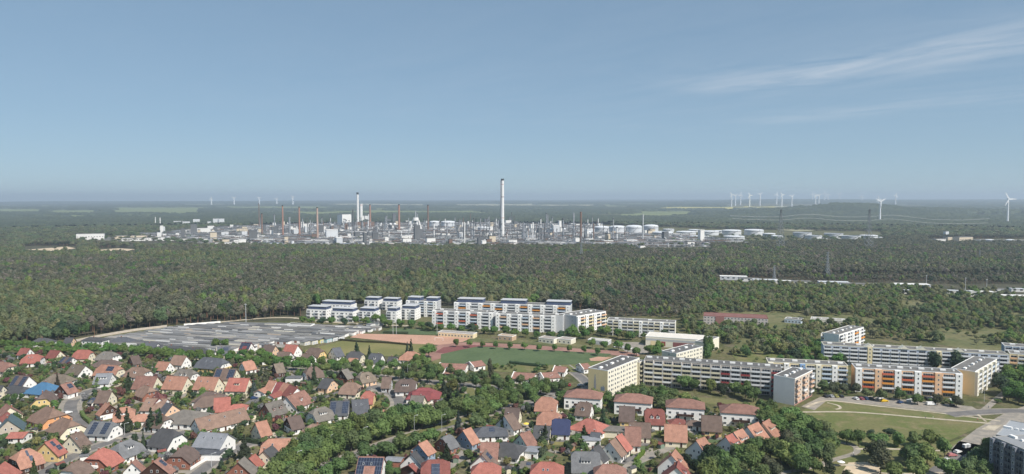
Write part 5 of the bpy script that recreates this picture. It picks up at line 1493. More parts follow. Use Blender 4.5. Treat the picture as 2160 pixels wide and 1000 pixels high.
for (x, y) in fill(mid, 6.6, 7, 0, True, 0, .42, False):
    u, v = pix(x, y)
    if 1515 < u < 1715 and 584 + (u - 1515) * .05 < v < 599 + (u - 1515) * .05: continue
    if 1725 < u < 1970 and 596 < v < 613: continue
    if (48 < u < 165 or 205 < u < 290) and v < 541: continue
    if 1340 < u < 1500 and v < 536: continue
    if 1990 < u < 2160 and v > 606: continue
    q = wkind(x, y)
    k = rnd.choice(["pine1", "pine2", "pine3", "pine1", "wood5"]) if q < .0 else rnd.choice(["wood1", "wood5", "pine2", "wood4", "pine1"]) if q < .2 else rnd.choice(["wood1", "wood2", "wood3", "wood4", "olive1", "pine1"])
    h = rnd.uniform(10, 18) if q < .2 else rnd.uniform(8, 17)
    pv_ = noise.noise(Vector((x / 34, y / 42, 6.1)))
    if pv_ > .36 and rnd.random() < .6: k = rnd.choice(["bright", "wood3", "green2"])
    elif pv_ < -.42: k = rnd.choice(["dark", "pine3", "green1"])
    if noise.noise(Vector((x / 26, y / 30, 11.3))) < -.52: h *= .45
    s = 1.0
    if u > 1290 and v > 585: s = .62
    wood.append((x, y, h * s, h * s * rnd.uniform(.24, .42), K[k]))
for (x, y) in fill([(-700, 532), (1000, 530), (2900, 530), (2500, 505), (2000, 500), (1870, 506), (1860, 512), (1560, 521), (1300, 525), (700, 525), (335, 525), (150, 513), (-200, 508)], 12, 8, 0, False, 0, .45):
    u, v = pix(x, y)
    if (50 < u < 165 and 519 < v < 531) or (205 < u < 290 and 523 < v < 531) or (1330 < u < 1500 and 521 < v < 531): continue
    if u > 1955 and 504 < v < 517: continue
    h = rnd.uniform(11, 17)
    k = rnd.choice(["pine1", "pine3", "pine2"]) if u > 1000 or rnd.random() < .3 else rnd.choice(["wood1", "wood4", "pine2", "wood2"])
    wood.append((x, y, h, h * rnd.uniform(.4, .6), K[k]))
for (x, y) in fill([(-500, 512), (150, 512), (160, 500), (330, 497), (450, 482), (640, 472), (800, 467), (1200, 471), (1500, 483), (1860, 489), (1870, 505), (1960, 503), (2500, 503), (2300, 468), (-300, 468)], 22, 9, 0, False, 0, .45):
    h = rnd.uniform(11, 17)
    wood.append((x, y, h, h * rnd.uniform(.7, 1.1), K[rnd.choice(["pine1", "pine3", "wood4", "wood1", "wood2"])]))
for (x, y) in fill([(160, 512), (330, 514), (560, 522), (1000, 525), (1560, 523), (1860, 510), (1860, 500), (1400, 500), (700, 490), (450, 484), (160, 500)], 26, 19, 0, False, 0, .48):
    u, v = pix(x, y)
    if rnd.random() < (.55 if u < 560 or u > 1400 else .16):
        h = rnd.uniform(6, 13); wood.append((x, y, h, h * rnd.uniform(.5, .9), K[rnd.choice(["wood4", "wood2", "pine1"])]))
stuff_cloud("forest", wood, PROTO)
scrub = []
for (x, y) in fill([(1440, 672), (1500, 602), (1560, 602), (1720, 606), (1860, 611), (1960, 609), (2040, 612), (2400, 616), (2600, 760), (2200, 768), (2130, 735), (1840, 715), (1820, 690), (1735, 700), (1700, 750), (1540, 750), (1440, 700)], 6.3, 11, 0, True, 0, .45, False):
    u, v = pix(x, y)
    if 1480 < u < 1700 and 660 < v < 690: continue
    if u > 1990 and 612 < v < 633 and rnd.random() < .7: continue
    if 1705 < u < 1800 and 668 < v < 688: continue
    q = noise.noise(Vector((x / 45, y / 60, 8.8))) + .4 * noise.noise(Vector((x / 18, y / 22, 2.4)))
    if 1560 < u < 1740 and 695 < v < 745: q -= .10
    if 1880 < u < 2020 and 645 < v < 690: q -= .06
    if v < 655 and u < 1900: q += .5
    q += .03
    if q < -.24 and rnd.random() < .85: continue
    h = rnd.uniform(3, 6.5) if q < -.1 else rnd.uniform(4, 10.5)
    scrub.append((x, y, h, h * rnd.uniform(.35, .55), K[rnd.choice(["wood4", "olive2", "wood3", "grey", "wood3", "green2", "wood2", "green1", "wood1", "olive2", "bright"])]))
stuff_cloud("meadow_scrub", scrub + rest, PROTO)

# hedges
def hedge(pts, h, w, col, label):
    g_ = [P(u, v) for u, v in pts]
    c = smooth([(p.x, p.y) for p in g_], 6)
    rnd2 = random.Random(len(label))
    mb = MB(); n = len(c)
    vs_ = []
    for i, (x, y) in enumerate(c):
        a = c[max(0, i - 1)]; b = c[min(n - 1, i + 1)]
        d = Vector((b[0] - a[0], b[1] - a[1], 0)).normalized(); q = Vector((-d.y, d.x, 0))
        for (o, z) in ((-.5, 0), (-.52, .6), (-.4, 1), (0, 1.04), (.4, 1), (.52, .6), (.5, 0)):
            j = rnd2.uniform(.88, 1.12)
            vs_.append((x + q.x * o * w * j, y + q.y * o * w * j, z * h * (j if z else 1)))
    fs_ = [(i * 7 + k, i * 7 + k + 1, i * 7 + k + 8, i * 7 + k + 7) for i in range(n - 1) for k in range(6)] + [tuple(range(6, -1, -1)), tuple(range((n - 1) * 7, n * 7))]
    mb.add(vs_, fs_, LEAF)
    for i in range(int(n * 22)):
        x, y, z = vs_[rnd2.randrange(len(vs_) - 8)]
        z2 = rnd2.uniform(.2, 1.05) * h; a = rnd2.uniform(0, 6.28); s = rnd2.uniform(.1, .22)
        mb.add([(x + s * math.cos(a), y + s * math.sin(a), z2), (x - s * math.sin(a), y + s * math.cos(a), z2 + s), (x - s * math.cos(a), y - s * math.sin(a), z2 + s * .4), (x + s * math.sin(a), y - s * math.cos(a), z2 - s)], [(0, 1, 2, 3)], LEAF)
    o = mb.build("hedge"); o.color = (*col, 1)
    return tag(o, label, "hedge")
hedge([(520, 932), (545, 936), (580, 932)], 2, 1.4, DARKG, "dark trimmed hedge below the cream corner house")
hedge([(800, 968), (820, 955), (832, 947)], 2.2, 2.2, (.14, .17, .03), "yellow green clipped hedge beside the avenue")
hedge([(834, 947), (860, 935), (875, 930)], 2.2, 2.2, GREENS[0], "green clipped hedge continuing the yellow one")
hedge([(1340, 975), (1352, 962), (1358, 955)], 1.6, 1.4, (.12, .16, .03), "light green hedge by the grey driveway")
hedge([(815, 998), (842, 997)], 1.8, 1.4, GREENS[2], "dark hedge in front of the grey carport")
hedge([(1108, 862), (1125, 868), (1133, 876)], 1.6, 1.5, GREENS[0], "green hedge at the avenue by the bright orange house")
hedge([(1160, 888), (1176, 892)], 1.4, 1.2, GREENS[2], "short hedge between orange house and navy roof")
hedge([(1075, 767), (1110, 771), (1150, 775)], 2, 2, DARKG, "long dark hedge on the lawn below the football pitch")
hedge([(705, 717), (760, 722), (810, 724), (868, 729)], 1.5, 1.6, (.05, .05, .025), "ragged low hedge between cinder pitch and dry lawn")
hedge([(810, 703), (830, 704), (860, 705)], 2, 3, DARKG, "dark hedge on the green strip behind the cinder pitch")
hedge([(170, 884), (178, 893), (190, 903)], 1.8, 1.8, GREENS[1], "curved hedge on the inside bend of the street") if False else hedge([(172, 872), (178, 883), (192, 895)], 1.8, 1.8, GREENS[1], "curved hedge on the inside bend of the street")
wall_line("garden_wall", [(402, 992), (420, 980), (438, 970)], 1.2, .5, WHITE, "white scalloped garden wall along the lower street")
wall_line("garden_wall", [(495, 934), (520, 934), (556, 936)], .8, .4, CREAMB, "low cream wall at the street corner under the hedge") if False else None
# ------------------------------------------------------------ cars, lamps, small things
TYRE = mat((.02, .02, .02), .9, .1)
CGL = mat((.02, .025, .03), .1, 0, spec=.7)
def car(u, v, deg, col, label, grp=None, van=False, cat="car"):
    p = P(u, v)
    t = empty("parked_van" if van else "parked_car", (p.x, p.y, .18), math.radians(deg), label, "van" if van else cat, grp)
    m_ = mat(col, .35, .03, spec=.5)
    L, W_ = (5.2, 1.95) if van else (4.4, 1.78)
    prof = [(-L / 2, .35), (-L / 2, .95), (-L / 2 + .1, 1.9), (L * .22, 1.95), (L * .36, 1.15), (L / 2, .95), (L / 2, .35)] if van else \
        [(-L / 2, .35), (-L / 2, .85), (-L / 2 + .25, .95), (-L * .33, 1.4), (-.1, 1.46), (L * .1, 1.4), (L * .27, .98), (L / 2 - .1, .82), (L / 2, .6), (L / 2, .35)]
    n = len(prof)
    mb = MB()
    k = .88
    vs_ = [(x, -W_ / 2 * (1 if z < 1 else k), z) for x, z in prof] + [(x, W_ / 2 * (1 if z < 1 else k), z) for x, z in prof]
    mb.add(vs_, [tuple(range(n)), tuple(range(2 * n - 1, n - 1, -1))] + [(i, n + i, n + (i + 1) % n, (i + 1) % n) for i in range(n)], m_)
    mb.build("body", t)
    g_ = MB()
    if van:
        g_.box(L * .05, L * .24, -W_ * .455, W_ * .455, 1.15, 1.75, CGL)
        g_.add([(L * .235, -.75, 1.85), (L * .355, -.75, 1.2), (L * .355, .75, 1.2), (L * .235, .75, 1.85)], [(0, 1, 2, 3)], CGL)
    else:
        g_.box(-L * .3, L * .14, -W_ * .455, W_ * .455, 1.0, 1.3, CGL)
        g_.add([(L * .11, -.65, 1.42), (L * .272, -.7, 1.02), (L * .272, .7, 1.02), (L * .11, .65, 1.42)], [(0, 1, 2, 3)], CGL)
        g_.add([(-L * .345, .65, 1.37), (-L / 2 + .2, .7, 1.0), (-L / 2 + .2, -.7, 1.0), (-L * .345, -.65, 1.37)], [(0, 1, 2, 3)], CGL)
    g_.build("windows", t)
    for sx in (-1, 1):
        for sy in (-1, 1):
            w_ = MB().bar((sx * L * .31, sy * (W_ / 2 - .2), .2), (sx * L * .31, sy * (W_ / 2 + .02), .2), .32, TYRE, 12)
            w_.build("wheel", t)
    return t
CW, CS, CD, CB, CY, CR = (.75, .75, .74), (.42, .43, .44), (.03, .032, .04), (.03, .06, .14), (.75, .48, .02), (.35, .03, .03)
cars = [(143, 873, 60, CW, "white car driving down the curved street"), (109, 996, 38, CD, "dark car on the street near the bottom left corner"),
        (831, 838, 100, CD, "dark car parked at the bend of the side street"), (1225, 815, 20, CS, "grey car left of the yellow block"), (1240, 812, 20, (.04, .1, .1), "dark green car beside the yellow block"),
        (1201, 814, 90, CR, "red car on the road left of the yellow block"),
        (1742, 838, 95, CD, "first dark car left end of the lawn car park"), (1753, 838, 95, CS, "silver car at the left end of the lawn car park"), (1763, 838, 95, (.35, .33, .1), "olive car beside the silver one at the left end of the lawn car park"), (1774, 838, 95, CD, "black car right of the olive one"),
        (1805, 843, 100, CW, "white car in the left cluster of the lawn car park"), (1816, 843, 100, (.3, .08, .1), "dark red car in the left cluster of the lawn car park"), (1826, 843, 100, CB, "blue car in the left cluster of the lawn car park"), (1836, 843, 100, CD, "black car in the left cluster of the lawn car park"),
        (1857, 842, 20, CW, "white car alone under the orange balconies"), (1865, 848, 5, CY, "yellow car in the lawn car park"), (1899, 851, 30, CB, "dark blue car in the lawn car park"),
        (1953, 842, 100, CD, "dark car under the balconies, left of three"), (1965, 842, 100, CS, "silver car under the balconies, middle of three"), (1976, 844, 100, CD, "dark car under the balconies, right of three"), (2008, 846, 10, CW, "white car near the cream wing"), (2009, 858, 80, CD, "black car at the right end of the lawn car park"),
        (2000, 974, 5, CW, "white car in the lane beside the park"), (2008, 963, 5, (.5, .2, .2), "faded red car in the lane beside the park"), (2020, 956, 30, CW, "small white car at the upper end of the park lane"),
        (546, 834, 60, CD, "dark car on the yard of the red terrace"), (536, 842, 20, CB, "blue car on the yard of the red terrace"),
        (1300, 733, 10, CW, "white car at the sports hall car park"), (1316, 735, 10, CS, "silver car at the sports hall car park"), (1330, 737, 10, CW, "white car nearest the hall at the sports hall car park"),
        (1711, 733, 40, CW, "white car between trees left of the very long block"), (1700, 738, 40, CS, "silver car between trees left of the very long block"), (1290, 913, 60, CD, "dark car under the cream carport")]
for c_ in cars: car(*c_, grp="parked cars")
car(1963, 855, 5, CW, "white van in the lawn car park", van=True)
LAMPM = mat((.55, .56, .56), .5, .05)
def lamp(u, v, h, label, deg=0):
    p = P(u, v)
    t = empty("street_lamp", (p.x, p.y, 0), math.radians(deg), label, "street lamp", "street lamps")
    MB().bar((0, 0, 0), (0, 0, h), .10, LAMPM, 6, .06).build("pole", t)
    MB().bar((0, 0, h - .05), (1.6, 0, h + .2), .06, LAMPM, 5).box(1.3, 2.1, -.15, .15, h + .1, h + .26, LAMPM).build("lamp_head", t)
for (u, v, h, lb) in [(860, 797, 9, "lamp post on the upper road near the dark spruce"), (974, 812, 9, "lamp post on the upper road at the willow"), (1188, 818, 9, "lamp post on the upper road near the yellow block"), (1160, 822, 9, "lamp post by the terracotta pavilions' forecourt"),
                      (961, 880, 10, "lamp post at the gap in the avenue trees"), (874, 918, 10, "lamp post rising out of the middle avenue trees"), (768, 945, 10, "lamp post in the avenue near the solar roof"), (699, 962, 10, "lamp post among the widest avenue trees"), (628, 1000, 10, "lamp post in the avenue at the bottom edge"),
                      (171, 852, 6, "lamp post in the bend of the curved street"), (822, 832, 6, "lamp post at the side street by the dark tree"), (446, 985, 6, "lamp post on the lower street near the white wall"), (1109, 836, 9, "lamp post at the grove above the crossing"),
                      (341, 752, 7, "lamp post in the tree belt below the garages, right one"), (215, 745, 7, "lamp post in the tree belt below the garages, left one"), (282, 748, 7, "lamp post in the tree belt below the garages, middle one"), (932, 912, 9, "lamp post at the avenue above the grey bungalow"), (263, 918, 6, "lamp post at the street fork by the thujas"),
                      (2076, 848, 7, "lamp post on the path by the cream wing"), (1935, 838, 7, "lamp post before the orange balconies")]:
    lamp(u, v, h, lb, 30)
def mast(u, v, h, label):
    p = P(u, v); t = empty("floodlight_mast", (p.x, p.y, 0), 0, label, "floodlight mast", "pitch floodlights")
    MB().bar((0, 0, 0), (0, 0, h), .22, LAMPM, 6, .12).build("pole", t)
    MB().box(-1, 1, -.2, .2, h - .3, h + .5, LAMPM).build("lamp_head", t)
mast(829, 705, 17, "tall floodlight mast behind the cinder pitch, left one of the close pair")
mast(836, 705, 17, "tall floodlight mast behind the cinder pitch, right one of the close pair")
mast(922, 704, 17, "tall floodlight mast left of the small cream pavilion")
def goal(u, v, deg, label):
    p = P(u, v); t = empty("football_goal", (p.x, p.y, .2), math.radians(deg), label, "football goal", "football goals")
    MB().bar((-3.6, 0, 0), (-3.6, 0, 2.4), .12, WHITE, 6).bar((3.6, 0, 0), (3.6, 0, 2.4), .12, WHITE, 6).bar((-3.6, 0, 2.4), (3.6, 0, 2.4), .12, WHITE, 6).build("goal_frame", t)
goal(743, 709, -10, "white goal at the left end of the cinder pitch")
goal(926, 719, -10, "white goal at the right end of the cinder pitch")
def umbrella(u, v, col, label):
    p = P(u, v); t = empty("parasol", (p.x, p.y, 0), 0, label, "parasol", "garden parasols")
    MB().bar((0, 0, 0), (0, 0, 2.5), .04, METAL, 5).build("pole", t)
    MB().cyl(0, 0, 2.1, 2.8, 1.7, .05, mat(col, .8, .03), 8).build("canopy", t)
for q in [(196, 928, (.8, .8, .8), "white parasol in the garden left of the grey solar roof"), (218, 929, (.8, .8, .8), "white parasol below the grey solar roof"), (169, 938, (.8, .8, .7), "cream parasol beside the cream brown house"), (1110, 902, (.8, .6, .1), "yellow parasol above the mint gabled house"), (1407, 880, (.8, .6, .58), "pinkish parasol by the cherry red house"), (1648, 889, (.8, .8, .8), "white parasol at the farthest terrace house"), (665, 946, (.8, .78, .7), "cream parasol on the terrace near the avenue"), (1774, 984, (.8, .8, .8), "white parasol beside the sandpit")]:
    umbrella(*q)
def person(u, v, top, leg, label, yaw=0.0, stride=.28):
    """one continuous skinned figure, walking"""
    p = P(u, v)
    J = [(0, 0, .95), (0, 0, 1.2), (0, 0, 1.42), (0, 0, 1.55), (0, .01, 1.70), (.2, 0, 1.40), (.27, -.08, 1.13), (.28, -.2, .9), (-.2, 0, 1.40), (-.27, .08, 1.13), (-.28, .06, .88),
         (.1, 0, .9), (.1, -stride * .5, .5), (.1, -stride, .08), (.1, -stride - .16, .04), (-.1, 0, .9), (-.1, stride * .3, .5), (-.1, stride, .1), (-.1, stride - .16, .04)]
    E_ = [(0, 1), (1, 2), (2, 3), (3, 4), (2, 5), (5, 6), (6, 7), (2, 8), (8, 9), (9, 10), (0, 11), (11, 12), (12, 13), (13, 14), (0, 15), (15, 16), (16, 17), (17, 18)]
    R_ = [.15, .14, .16, .06, .11, .07, .05, .04, .07, .05, .04, .1, .07, .05, .045, .1, .07, .05, .045]
    me = bpy.data.meshes.new("person"); me.from_pydata(J, E_, [])
    m_ = bpy.data.materials.new("clothes"); m_.use_nodes = True
    n, l = m_.node_tree.nodes, m_.node_tree.links
    tc_ = n.new("ShaderNodeTexCoord"); sx = n.new("ShaderNodeSeparateXYZ"); cr = n.new("ShaderNodeValToRGB")
    l.new(tc_.outputs["Object"], sx.inputs[0]); mr = n.new("ShaderNodeMapRange"); mr.inputs[2].default_value = 1.8; l.new(sx.outputs[2], mr.inputs[0]); l.new(mr.outputs[0], cr.inputs[0])
    cr.color_ramp.interpolation = 'CONSTANT'
    cr.color_ramp.elements[0].color = (*leg, 1); cr.color_ramp.elements[1].position = .53; cr.color_ramp.elements[1].color = (*top, 1)
    e = cr.color_ramp.elements.new(.86); e.color = (.5, .3, .22, 1); e = cr.color_ramp.elements.new(.965); e.color = (.06, .04, .03, 1)
    l.new(cr.outputs[0], n["Principled BSDF"].inputs["Base Color"])
    me.materials.append(m_)
    o = link("person", me, None, (p.x, p.y, .22), yaw)
    sk = o.modifiers.new("body", 'SKIN'); sub = o.modifiers.new("soft", 'SUBSURF'); sub.levels = 1; sub.render_levels = 1
    for i, sv in enumerate(me.skin_vertices[0].data): sv.radius = (R_[i], R_[i] * .8, )
    me.skin_vertices[0].data[0].use_root = True
    tag(o, label, "person", "people on the lawn paths")
person(1968, 885, (.75, .74, .7), (.7, .68, .6), "person in light clothes walking on the path across the large lawn", 1.2)
person(1952, 884, (.1, .12, .2), (.05, .05, .07), "person in dark clothes walking on the path across the large lawn", 1.4)
person(2062, 890, (.5, .1, .1), (.06, .07, .12), "person in a red top near the plaza corner of the lawn", .6)
person(2085, 862, (.3, .35, .4), (.05, .05, .06), "person in a grey top on the path to the cream wing", 2.5)
person(1800, 962, (.7, .7, .7), (.1, .1, .14), "person in a white top on the park path fork", .2)
person(232, 917, (.12, .2, .4), (.05, .05, .06), "person in a blue top on the pavement by the street fork", 1.0)
# recycling containers
for i, (u, v) in enumerate([(2035, 945), (2042, 944), (1922, 848), (1916, 849)]):
    p = P(u, v); t = empty("waste_container", (p.x, p.y, .15), .4, ["white waste container by the park lane, left one", "white waste container by the park lane, right one", "pale container on the lawn car park, right one", "pale container on the lawn car park, left one"][i], "container", "waste containers")
    MB().box(-.9, .9, -.7, .7, .1, 1.5, LGREY).build("body", t); MB().box(-.95, .95, -.75, .75, 1.5, 1.65, WHITE).build("lid", t)

# ------------------------------------------------------------ industry, far away
STEEL = mat((.36, .37, .39), .5, .12, .05); STEELD = mat((.13, .135, .14), .7, .2, .1); TANKM = mat((.58, .60, .62), .6, .07, .04); TANKD = mat((.25, .27, .29), .6, .1, .04)
INDW = mat((.74, .73, .70), .8, .05, .05); BRK = mat((.36, .20, .15), .9, .12, .1); BRKD = mat((.20, .13, .10), .9, .15, .1); BEIGEM = mat((.58, .50, .38), .85, .1, .1); CHW = mat((.75, .74, .72), .8, .04, .05)
REDP = mat((.5, .1, .06), .7, .05); BLK = mat((.03, .03, .03), .8, .1)
def zat(u, vb, vt):
    """height of something whose foot is at vb and whose top is at vt"""
    y = P(u, vb).y; c, s = math.cos(TH), math.sin(TH); q = -(vt - 500) / FOC
    return CAMH + y * (-s + q * c) / (c + q * s)
def wpx(u, vb, w): return w / FOC * P(u, vb).y
def chimney(u, vb, vt, w, m_, label, taper=.7, bands=(), cap=BLK, capf=.03, n=16):
    h, r = zat(u, vb, vt), wpx(u, vb, w) / 2
    p = P(u, vb)
    t = empty("industrial_chimney", (p.x, p.y, 0), 0, label, "chimney", "refinery chimneys")
    MB().cyl(0, 0, 0, h * (1 - capf), r, r * taper, m_, n).build("shaft", t)
    MB().cyl(0, 0, h * (1 - capf), h, r * taper * 1.08, r * taper * 1.08, cap, n).build("cap", t)
    for f, bm in bands:
        rr = r * (1 - (1 - taper) * f) * 1.03
        MB().cyl(0, 0, h * f, h * (f + .012), rr, rr, bm, n).build("band", t)
    return t, h, r
t, h, r = chimney(1060, 503, 377, 7.4, CHW, "very tall white chimney, highest thing on the skyline", .8, [(.34, mat((.6, .45, .4), .8, .05)), (.69, mat((.3, .24, .24), .8, .05)), (.9, mat((.55, .42, .4), .8, .05))])
MB().box(-r * 1.12, -r * .8, -.8, .8, 0, h * .97, mat((.5, .4, .36), .8, .1)).build("ladder_shaft", t)
chimney(755, 476, 406, 5.5, CHW, "second tallest white chimney with black top at the power station", .8, [], BLK, .06)
chimney(762, 472, 430, 6.5, CHW, "shorter wide white stack with red rim beside the second tallest chimney", 1, [(.93, REDP)], CHW, .01)
for (u, vb, vt, w, m_, lb) in [(597, 503, 433, 4, BRK, "brick chimney of the refinery, leftmost of the five tall ones"), (632, 503, 436, 4, BRK, "brick chimney of the refinery, second from the left"), (670, 509, 437, 4.6, mat((.46, .33, .27), .9, .1), "paler brick chimney standing in front, third from the left"),
                               (781, 487, 431, 4.4, BRK, "brick chimney just right of the white power station stacks"), (842, 491, 431, 5, BRK, "brick chimney left of the white tripod tower"), (903, 489, 432, 4, BRKD, "brown chimney beside the round tanks"), (553, 500, 450, 4, BRKD, "short brown chimney at the left end of the chimney group"), (547, 484, 428, 2, BRKD, "thin lattice like brown mast behind the short brown chimney")]:
    chimney(u, vb, vt, w, m_, lb, .72)
for i, (u, vb, vt, w, m_, lb) in enumerate([(980, 523, 468, 2.6, INDW, "thin silver column at the forest edge left of the tall chimney"), (1210, 506, 449, 3, STEEL, "thin grey column left of the brown column"), (1225, 521, 447, 5, BRKD, "brown stepped distillation column right of the thin grey one"), (1252, 512, 471, 3, BRKD, "short brown column at the left of the big tanks"), (1356, 512, 452, 2.6, LAMPM, "thin pale mast in front of the big tanks"),
                                     (1105, 512, 471, 5, STEEL, "grey steel column right of the tallest chimney"), (1124, 502, 469, 3.4, CHW, "white steel column right of the grey one"), (984, 502, 459, 2, STEELD, "left one of four thin dark columns"), (992, 505, 461, 2, STEELD, "second of four thin dark columns"), (1004, 500, 462, 2, STEELD, "third and fattest of four thin dark columns"), (1027, 498, 460, 2, STEELD, "right one of four thin dark columns"),
                                     (611, 498, 458, 5, TANKD, "short dark grey column between the first two brick chimneys"), (1012, 512, 490, 2.5, STEELD, "stubby dark column below the four thin ones"), (1113, 515, 488, 2.5, LAMPM, "stubby pale column beside the grey steel column"), (743, 520, 478, 2, STEEL, "thin grey stack in front of the boiler house"), (820, 512, 502, 3, CHW, "small white chimney among the front sheds"), (328, 478, 458, 1.8, CHW, "left one of two thin white stacks at the left works"), (338, 479, 459, 2.4, CHW, "right one of two thin white stacks at the left works"),
                                     (745, 495, 442, 3.6, STEELD, "dark lattice tower left of the white stacks"), (1286, 512, 488, 2.4, STEEL, "thin column in front of the leftmost big tank")]):
    chimney(u, vb, vt, w, m_, lb, .85, [(.3, STEELD), (.55, STEELD), (.8, STEELD)] if w > 2.8 else [], m_, .02, 10)
# platforms of the brown column
def tank(u, vb, vt, w, label, m_=TANKM, dome=True, grp="storage tanks", rim=True):
    h, r = zat(u, vb, vt), wpx(u, vb, w) / 2
    p = P(u, vb); y = p.y + r
    t = empty("storage_tank", (p.x * y / p.y, y, 0), 0, label, "storage tank", grp)
    hs = h * (.86 if dome else 1)
    MB().cyl(0, 0, 0, hs, r, r, m_, 40, False).build("shell", t, True)
    if dome: MB().dome(0, 0, hs, r, h * .14, mat((.66, .68, .70), .6, .05, .04), 40, 4).build("roof", t, True)
    else: MB().cyl(0, 0, hs - 1.4, hs - 1.2, r * .97, r * .97, TANKD, 40).build("roof", t)
    if rim:
        a_ = MB()
        for i in range(40):
            p0, p1 = 2 * math.pi * i / 40, 2 * math.pi * (i + 1) / 40
            k = r + .35
            a_.bar((k * math.cos(p0), k * math.sin(p0), hs * .82), (k * math.cos(p1), k * math.sin(p1), hs * .82), .38, STEELD, 4)
        a_.build("wind_girder", t)
        s_ = MB()
        for i in range(9):
            p0, p1 = -2.3 + i * .12, -2.3 + (i + 1) * .12
            k = r + .8
            s_.bar((k * math.cos(p0), k * math.sin(p0), hs * i / 9), (k * math.cos(p1), k * math.sin(p1), hs * (i + 1) / 9), .5, STEELD, 4)
        s_.build("stair", t)
    return t
for i, (u, vb, vt, w, d_) in enumerate([(1269, 496, 477, 31, 1), (1302, 498, 476, 34, 1), (1337, 498, 475, 34, 1), (1373, 496, 474, 31, 1)]):
    tank(u, vb, vt, w, "big domed grey tank, %s of the line of four" % ["leftmost", "second from the left", "third from the left", "rightmost"][i])
for (u, vb, vt, w, lb) in [(917, 482, 466, 22, "domed tank just right of the brown chimney"), (945, 483, 466, 30, "large domed tank right of its smaller neighbour"), (1410, 489, 483, 24, "small domed tank right behind the line of four"), (1398, 501, 489, 44, "wide grey domed tank in front, right of the line of four"), (1447, 498, 488, 42, "wide low tank right of the wide grey domed one"), (1464, 490, 484, 24, "small tank behind the wide low ones"), (1495, 497, 487, 42, "wide low tank in the middle of the tank farm"), (1517, 492, 486, 20, "small tank squeezed behind the middle of the farm"),
                           (1543, 497, 485, 40, "round pale tank behind the front low tank"), (1590, 497, 484, 40, "round tank at the right of the first farm"), (1475, 506, 498, 42, "front low tank with bright dome, left one"), (1548, 507, 498, 44, "front low tank with bright dome, right one"),
                           (1622, 500, 492, 26, "tank left beside the first pylon"), (1639, 505, 497, 24, "low tank behind the first pylon"), (1692, 502, 491, 38, "flat roofed tank right of the first pylon"), (1715, 506, 497, 34, "low tank in front of the flat roofed one"), (1737, 505, 499, 20, "small low tank right of the low one"), (1758, 504, 493, 38, "flat roofed tank between both pylons"), (1795, 508, 498, 38, "front tank left of the second pylon"), (1832, 505, 496, 36, "tank directly behind the second pylon"), (1857, 507, 500, 8, "tiny tank at the right end of the farm"),
                           (2023, 502, 493, 18, "domed tank above the cream sheds far right"), (2087, 513, 505, 16, "small pale tank right of the cream sheds"), (2130, 515, 505, 16, "small pale tank nearest the right edge"), (1165, 496, 482, 22, "grey dome tank behind the process units right of the chimney"), (1020, 492, 478, 26, "sagging grey dome left of the tallest chimney"), (1240, 500, 488, 16, "grey tank just right of the brown column"), (1185, 492, 481, 18, "second grey dome tank behind the process units")]:
    tank(u, vb, vt, w, lb, dome=("flat roofed" not in lb and "front tank" not in lb))
for i, u in enumerate((805, 814, 824, 833)):
    p = P(u, 481); z = zat(u, 481, 473); r = wpx(u, 481, 5.6) / 2
    t = empty("gas_sphere", (p.x, p.y, 0), 0, "white spherical gas tank, %s of four in a line" % ["first", "second", "third", "last"][i], "gas sphere", "white gas spheres")
    import bmesh
    bm = bmesh.new(); bmesh.ops.create_uvsphere(bm, u_segments=20, v_segments=12, radius=r)
    me = bpy.data.meshes.new("sphere"); bm.to_mesh(me); bm.free(); me.materials.append(CHW)
    link("sphere", me, t, (0, 0, z))
    for k in range(6):
        a = k * math.pi / 3
        MB().bar((r * .9 * math.cos(a), r * .9 * math.sin(a), 0), (r * .9 * math.cos(a), r * .9 * math.sin(a), z), .5, STEEL, 5).build("leg", t)
def shed(u0, u1, vt, vb, m_, label, grp="refinery sheds", depth=None, roof=None, cat="industrial building", name="industrial_building", z0=None, rz=None):
    u = (u0 + u1) / 2
    h, w = zat(u, vb, vt), wpx(u, vb, u1 - u0)
    p = P(u, vb)
    t = empty(name, (p.x, p.y, 0), math.radians(24) if rz is None else rz, label, cat, grp)
    d = depth or max(8, w * .35)
    z_ = (z0 or 0)
    MB().box(-w / 2, w / 2, 0, d, z_, h - .4, m_).build("wall", t)
    MB().box(-w / 2 - .3, w / 2 + .3, -.3, d + .3, h - .4, h, roof or BITUM).build("roof", t)
    if w > 14 and z_ == 0:
        wb_ = MB()
        k = int(w / 7)
        for i in range(k):
            x = -w / 2 + (i + .5) * w / k
            wb_.box(x - 1.6, x + 1.6, -.12, 0, h * .45, h * .45 + 1.6, GLASS)
        wb_.build("windows", t)
    return t
p = P(722, 478); t = empty("boiler_house", (p.x, p.y, 0), math.radians(45), "tall boiler house of the power station, white right face and grey left face", "boiler house")
hb_ = zat(722, 478, 452)
MB().box(0, 46, 0, 40, 0, hb_ - .6, INDW).build("wall", t); MB().box(-.5, 46.5, -.5, 40.5, hb_ - .6, hb_, BITUM).build("roof", t)
MB().box(8, 46, -9, -.1, 0, hb_ * .34, STEELD).build("ash_hall", t)
shed(722, 748, 470, 482, STEELD, "dark steel structure under the white boiler house", depth=20)
shed(750, 790, 468, 484, BRKD, "dark plant block behind the white stacks", depth=30)
shed(770, 776, 455, 470, CHW, "left one of two white bent ducts at the power station", depth=8); shed(765, 769, 455, 470, CHW, "right one of two white bent ducts at the power station", depth=8)
